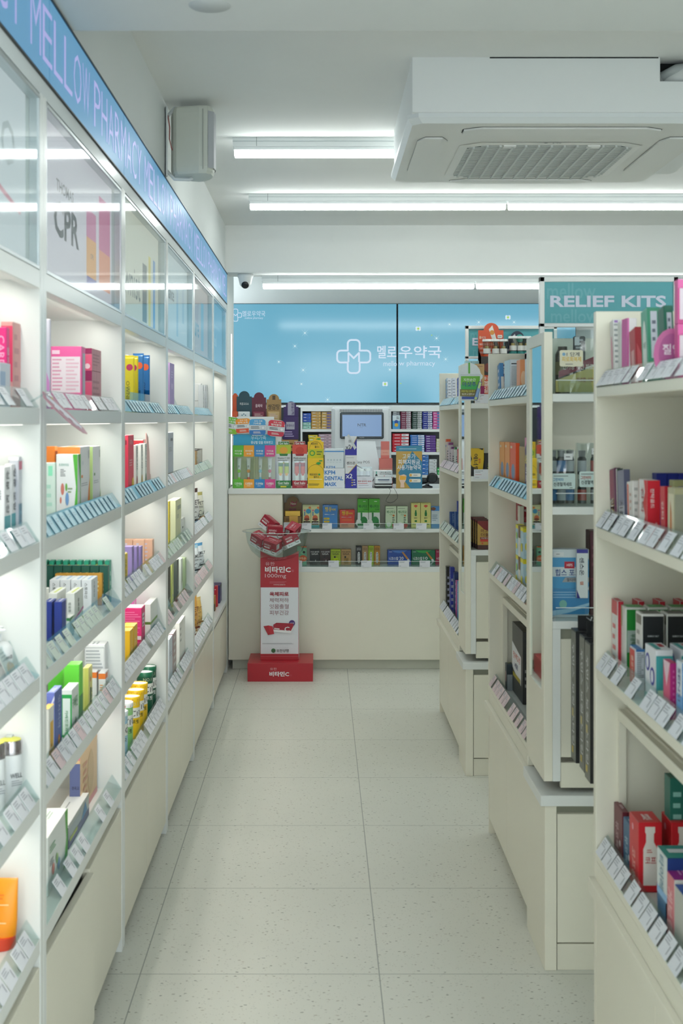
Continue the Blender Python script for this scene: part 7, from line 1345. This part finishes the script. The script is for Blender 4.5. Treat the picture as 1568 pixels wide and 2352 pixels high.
def kit_fill(t, w, h):
    child('bottle', t, lambda b: (b.lathe([(.019, .001), (.019, h*.62), (.012, h*.70), (.012, h*.74)], mat('2a2018', .3), 20, c=(.030, .02, 0)), b.lathe([(.0192, h*.3), (.0192, h*.5)], mat('8a8060'), 20, c=(.030, .02, 0), caps=False)))
    child('black_sachet', t, lambda b: (b.box(w*.5, .01, .02, w*.78, .018, h*.9, mat('34383c', .35), .003), b.deco((Vector((w*.5, .01, .02)), X, Z, -Y), w*.28, h*.85, [('l', 5, .2, .6, .8, .95, 'a8acb0'), ('r', .1, .75, .5, .9, 'c8ccd0')])))
    child('leaflet', t, lambda b: b.deco((Vector((w*.02, -.005, .005)), X, Z, -Y), w*.96, h, [('q', [(.05, .0), (.98, .0), (.98, .40), (.05, .18)], 'b4aa5c'), ('q', [(.12, .22), (1, .44), (1, .56), (.12, .32)], '7a1830'), ('T', '간기능 개선 피로', .22, .32, .95, .46, 'ddd6c8'), ('T', '피로할 시간', .55, .12, .95, .26, '7a2430')]))
    child('round_label', t, lambda b: b.deco((Vector((w*.13, -.022, h*.42)), X, Z, -Y), .060, .042, [('q', rrect(0, 0, 1, 1, .1), 'dcd8c0'), ('T', '1 단계', .3, .62, .85, .88, '4a4c50'), ('T', '피로회복제', .1, .3, .92, .6, 'd8b428'), ('l', 1, .25, .1, .75, .18, '50545a'), ('c', .18, .75, .1, '7aa8c8')]))
bag(1268, 1368, 757, 3.355, zt1, 'clear bag of fatigue relief kit with dark bottle and cream label', kit_fill)
def vial_fill(c, n0=3):
    def g(t, w, h):
        for j in range(2):
            for i in range(n0):
                x = w*(.5+i)/n0
                child('vial', t, lambda b: (b.lathe([(.0115, .0), (.0115, .040), (.008, .046)], mat('2a2c2e', .3), 16, c=(x, .022, .004+j*.075)), b.lathe([(.0117, .008), (.0117, .036)], mat(c if (i+j) % 2 == 0 else 'b8bcc0'), 16, c=(x, .022, .004+j*.075), caps=False), b.lathe([(.0085, .046), (.0095, .062)], mat('8a8a8c', .35), 16, c=(x, .022, .004+j*.075))))
        child('round_label', t, lambda b: b.deco((Vector((w*.02, -.021, h*.30)), X, Z, -Y), w*.9, .040, [('q', rrect(0, 0, 1, 1, .08), 'c9dcda'), ('l', 1, .08, .78, .7, .88, '6a7478'), ('T', '그린비타', .05, .5, .5, .72, {'3a78b0': '2f7fae'}.get(c, 'c0483c')), ('T', '신경혈액세트', .08, .18, .85, .44, '3a4246'), ('l', 1, .75, .05, .95, .12, '30363a')]))
        child('price_sticker', t, lambda b: b.deco((Vector((w*.5, -.017, h*.82)), X, Z, -Y), .022, .016, [('r', 0, 0, 1, 1, 'dfe2e4'), ('l', 1, .2, .3, .8, .6, '50555a')]))
    return g
bag(1262, 1322, 1033, 3.355, zt2, 'clear bag of blue-banded vials on the near end unit', vial_fill('3a78b0'), 'vial_bag')
bag(1325, 1385, 1018, 3.355, zt2, 'clear bag of red-banded vials beside the gondola edge', vial_fill('c0483c', 2), 'vial_bag')
GS(1264, 1352, 1262, 3.36, zt3, .04, 'nutrient_pack', 'cdd8dc', 'blue and white nutrient pack with a red square emblem', [('q', rrect(.0, .42, 1.0, .88, .06), '4a98c8'), ('r', .0, .60, .96, .74, 'cdd8dc'), ('r', .36, .72, .62, .82, 'b8283c'), ('T', 'HIPS', .42, .75, .57, .79, 'e8dce0'), ('T', '힙스 포도', .12, .61, .78, .71, '2a4a8c'), ('q', [(.3, .52), (.38, .59), (1, .59), (1, .52)], 'a0a4a8'), ('T', '멀티아미', .42, .53, .74, .58, '3a4048'), ('r', .08, .90, .34, .96, 'dce0e2'), ('l', 1, .14, .92, .28, .94, '70767c'), ('q', rrect(0, .05, 1, .42, .05), '3f88bc'), ('l', 3, .06, .28, .9, .39, '8ab8d8'), ('o', .32, .2, .1, .06, '7ab4a8'), ('q', [(0, .1), (.5, .14), (1, .22), (1, .18), (.5, .08), (0, .02)][::-1], '9ac4dc'), ('l', 1, .78, .13, .9, .16, 'b8d4e4')])
GS(1324, 1350, 1262, 3.345, zt3+.052, .012, 'ointment_box', 'd3dbdc', 'white ointment carton with vertical lettering on the blue pack', [('r', 0, .92, 1, 1, '3a3a90'), ('V', '센스온', .25, .45, .65, .85, '2a3048'), ('V', '겔', .3, .2, .6, .42, 'c86a3c'), ('q', [(0, 0), (.3, .0), (0, .18)], '2c2c7c')])
GS(1355, 1392, 1220, 3.40, zt3, .06, 'ginseng_carton', '4a1424', 'dark red tall carton beside the blue nutrient pack', [('r', 0, .42, 1, .44, '6a2434'), ('l', 3, .1, .55, .8, .85, '6a3040')])
b = MB()
for z in (zt1, zt2, zt3):
    o = MB(); o.add([(0, 0, 0), (.30, 0, 0), (.30, -.004, .034), (0, -.004, .034)], [(0, 1, 2, 3)], ACR); o.tube([(0, -.004, .034), (.30, -.004, .034)], .0012, mat('e8f0f0', .1), 6); q = o.build('shelf_lip', label='clear acrylic lip along the near end unit %s shelf' % {zt1: 'top', zt2: 'middle', zt3: 'third'}[z], cat='shelf lip', group='acrylic shelf lips'); q.location = (RX+.03, 3.303, z+.0005)
# long black boxes hanging between the gondolas
for k, (d, xq) in enumerate(((3.205, 0), (3.115, .0), (3.025, .0))):
    s = FPX/d; x = (1322, 1342, 1355)[k]; xx = (x-VX)/s; t = empty('hanging_black_box', (xx, d, .545), 'long black hanging carton with pale side lettering, %s from the near end unit' % ORD[k], 'box', 'long black hanging cartons')
    w, dp, h = .055, .062, .325
    child('carton_body', t, lambda b: (b.box(0, 0, 0, w, dp, h, mat('26272a', .4), .001), b.box(-.0003, .002, .002, 0, dp-.002, h-.004, mat('77786f', .45)), b.deco((Vector((-.0004, dp, 0)), -Y, Z, -X), dp, h, [('V', '우먼스 보정 스타킹', .3, .12, .7, .9, 'dcdce0'), ('r', .3, .34, .6, .40, 'c8b878'), ('r', .3, .06, .6, .11, 'c8b04c')])))
    child('hang_flap', t, lambda b: (b.box(w*.2, dp*.5, h, w*1.0, dp*.5+.001, h+.035, mat('1c1d20', .4)), b.tube([(w*.6, dp*.5+.001, h+.022), (w*.6, dp*.5+.03, h+.03), (w*.6, -.02, h+.03), (w*.6, -.03, h+.04)], .0016, mat('c8ccd0', .3, metal=.6), 6)))
bb = MB(); bb.box(.655, 2.705, .45, .90, 2.712, 1.0, CAB); 
for k in range(3): pass
bb.tube([(.70, 2.712, .90), (.70, 3.32, .90)], .004, mat('c8ccd0', .3, metal=.6), 8)
bb.build('hanging_rail', label='slim metal rail between two gondolas carrying the black cartons', cat='rail')
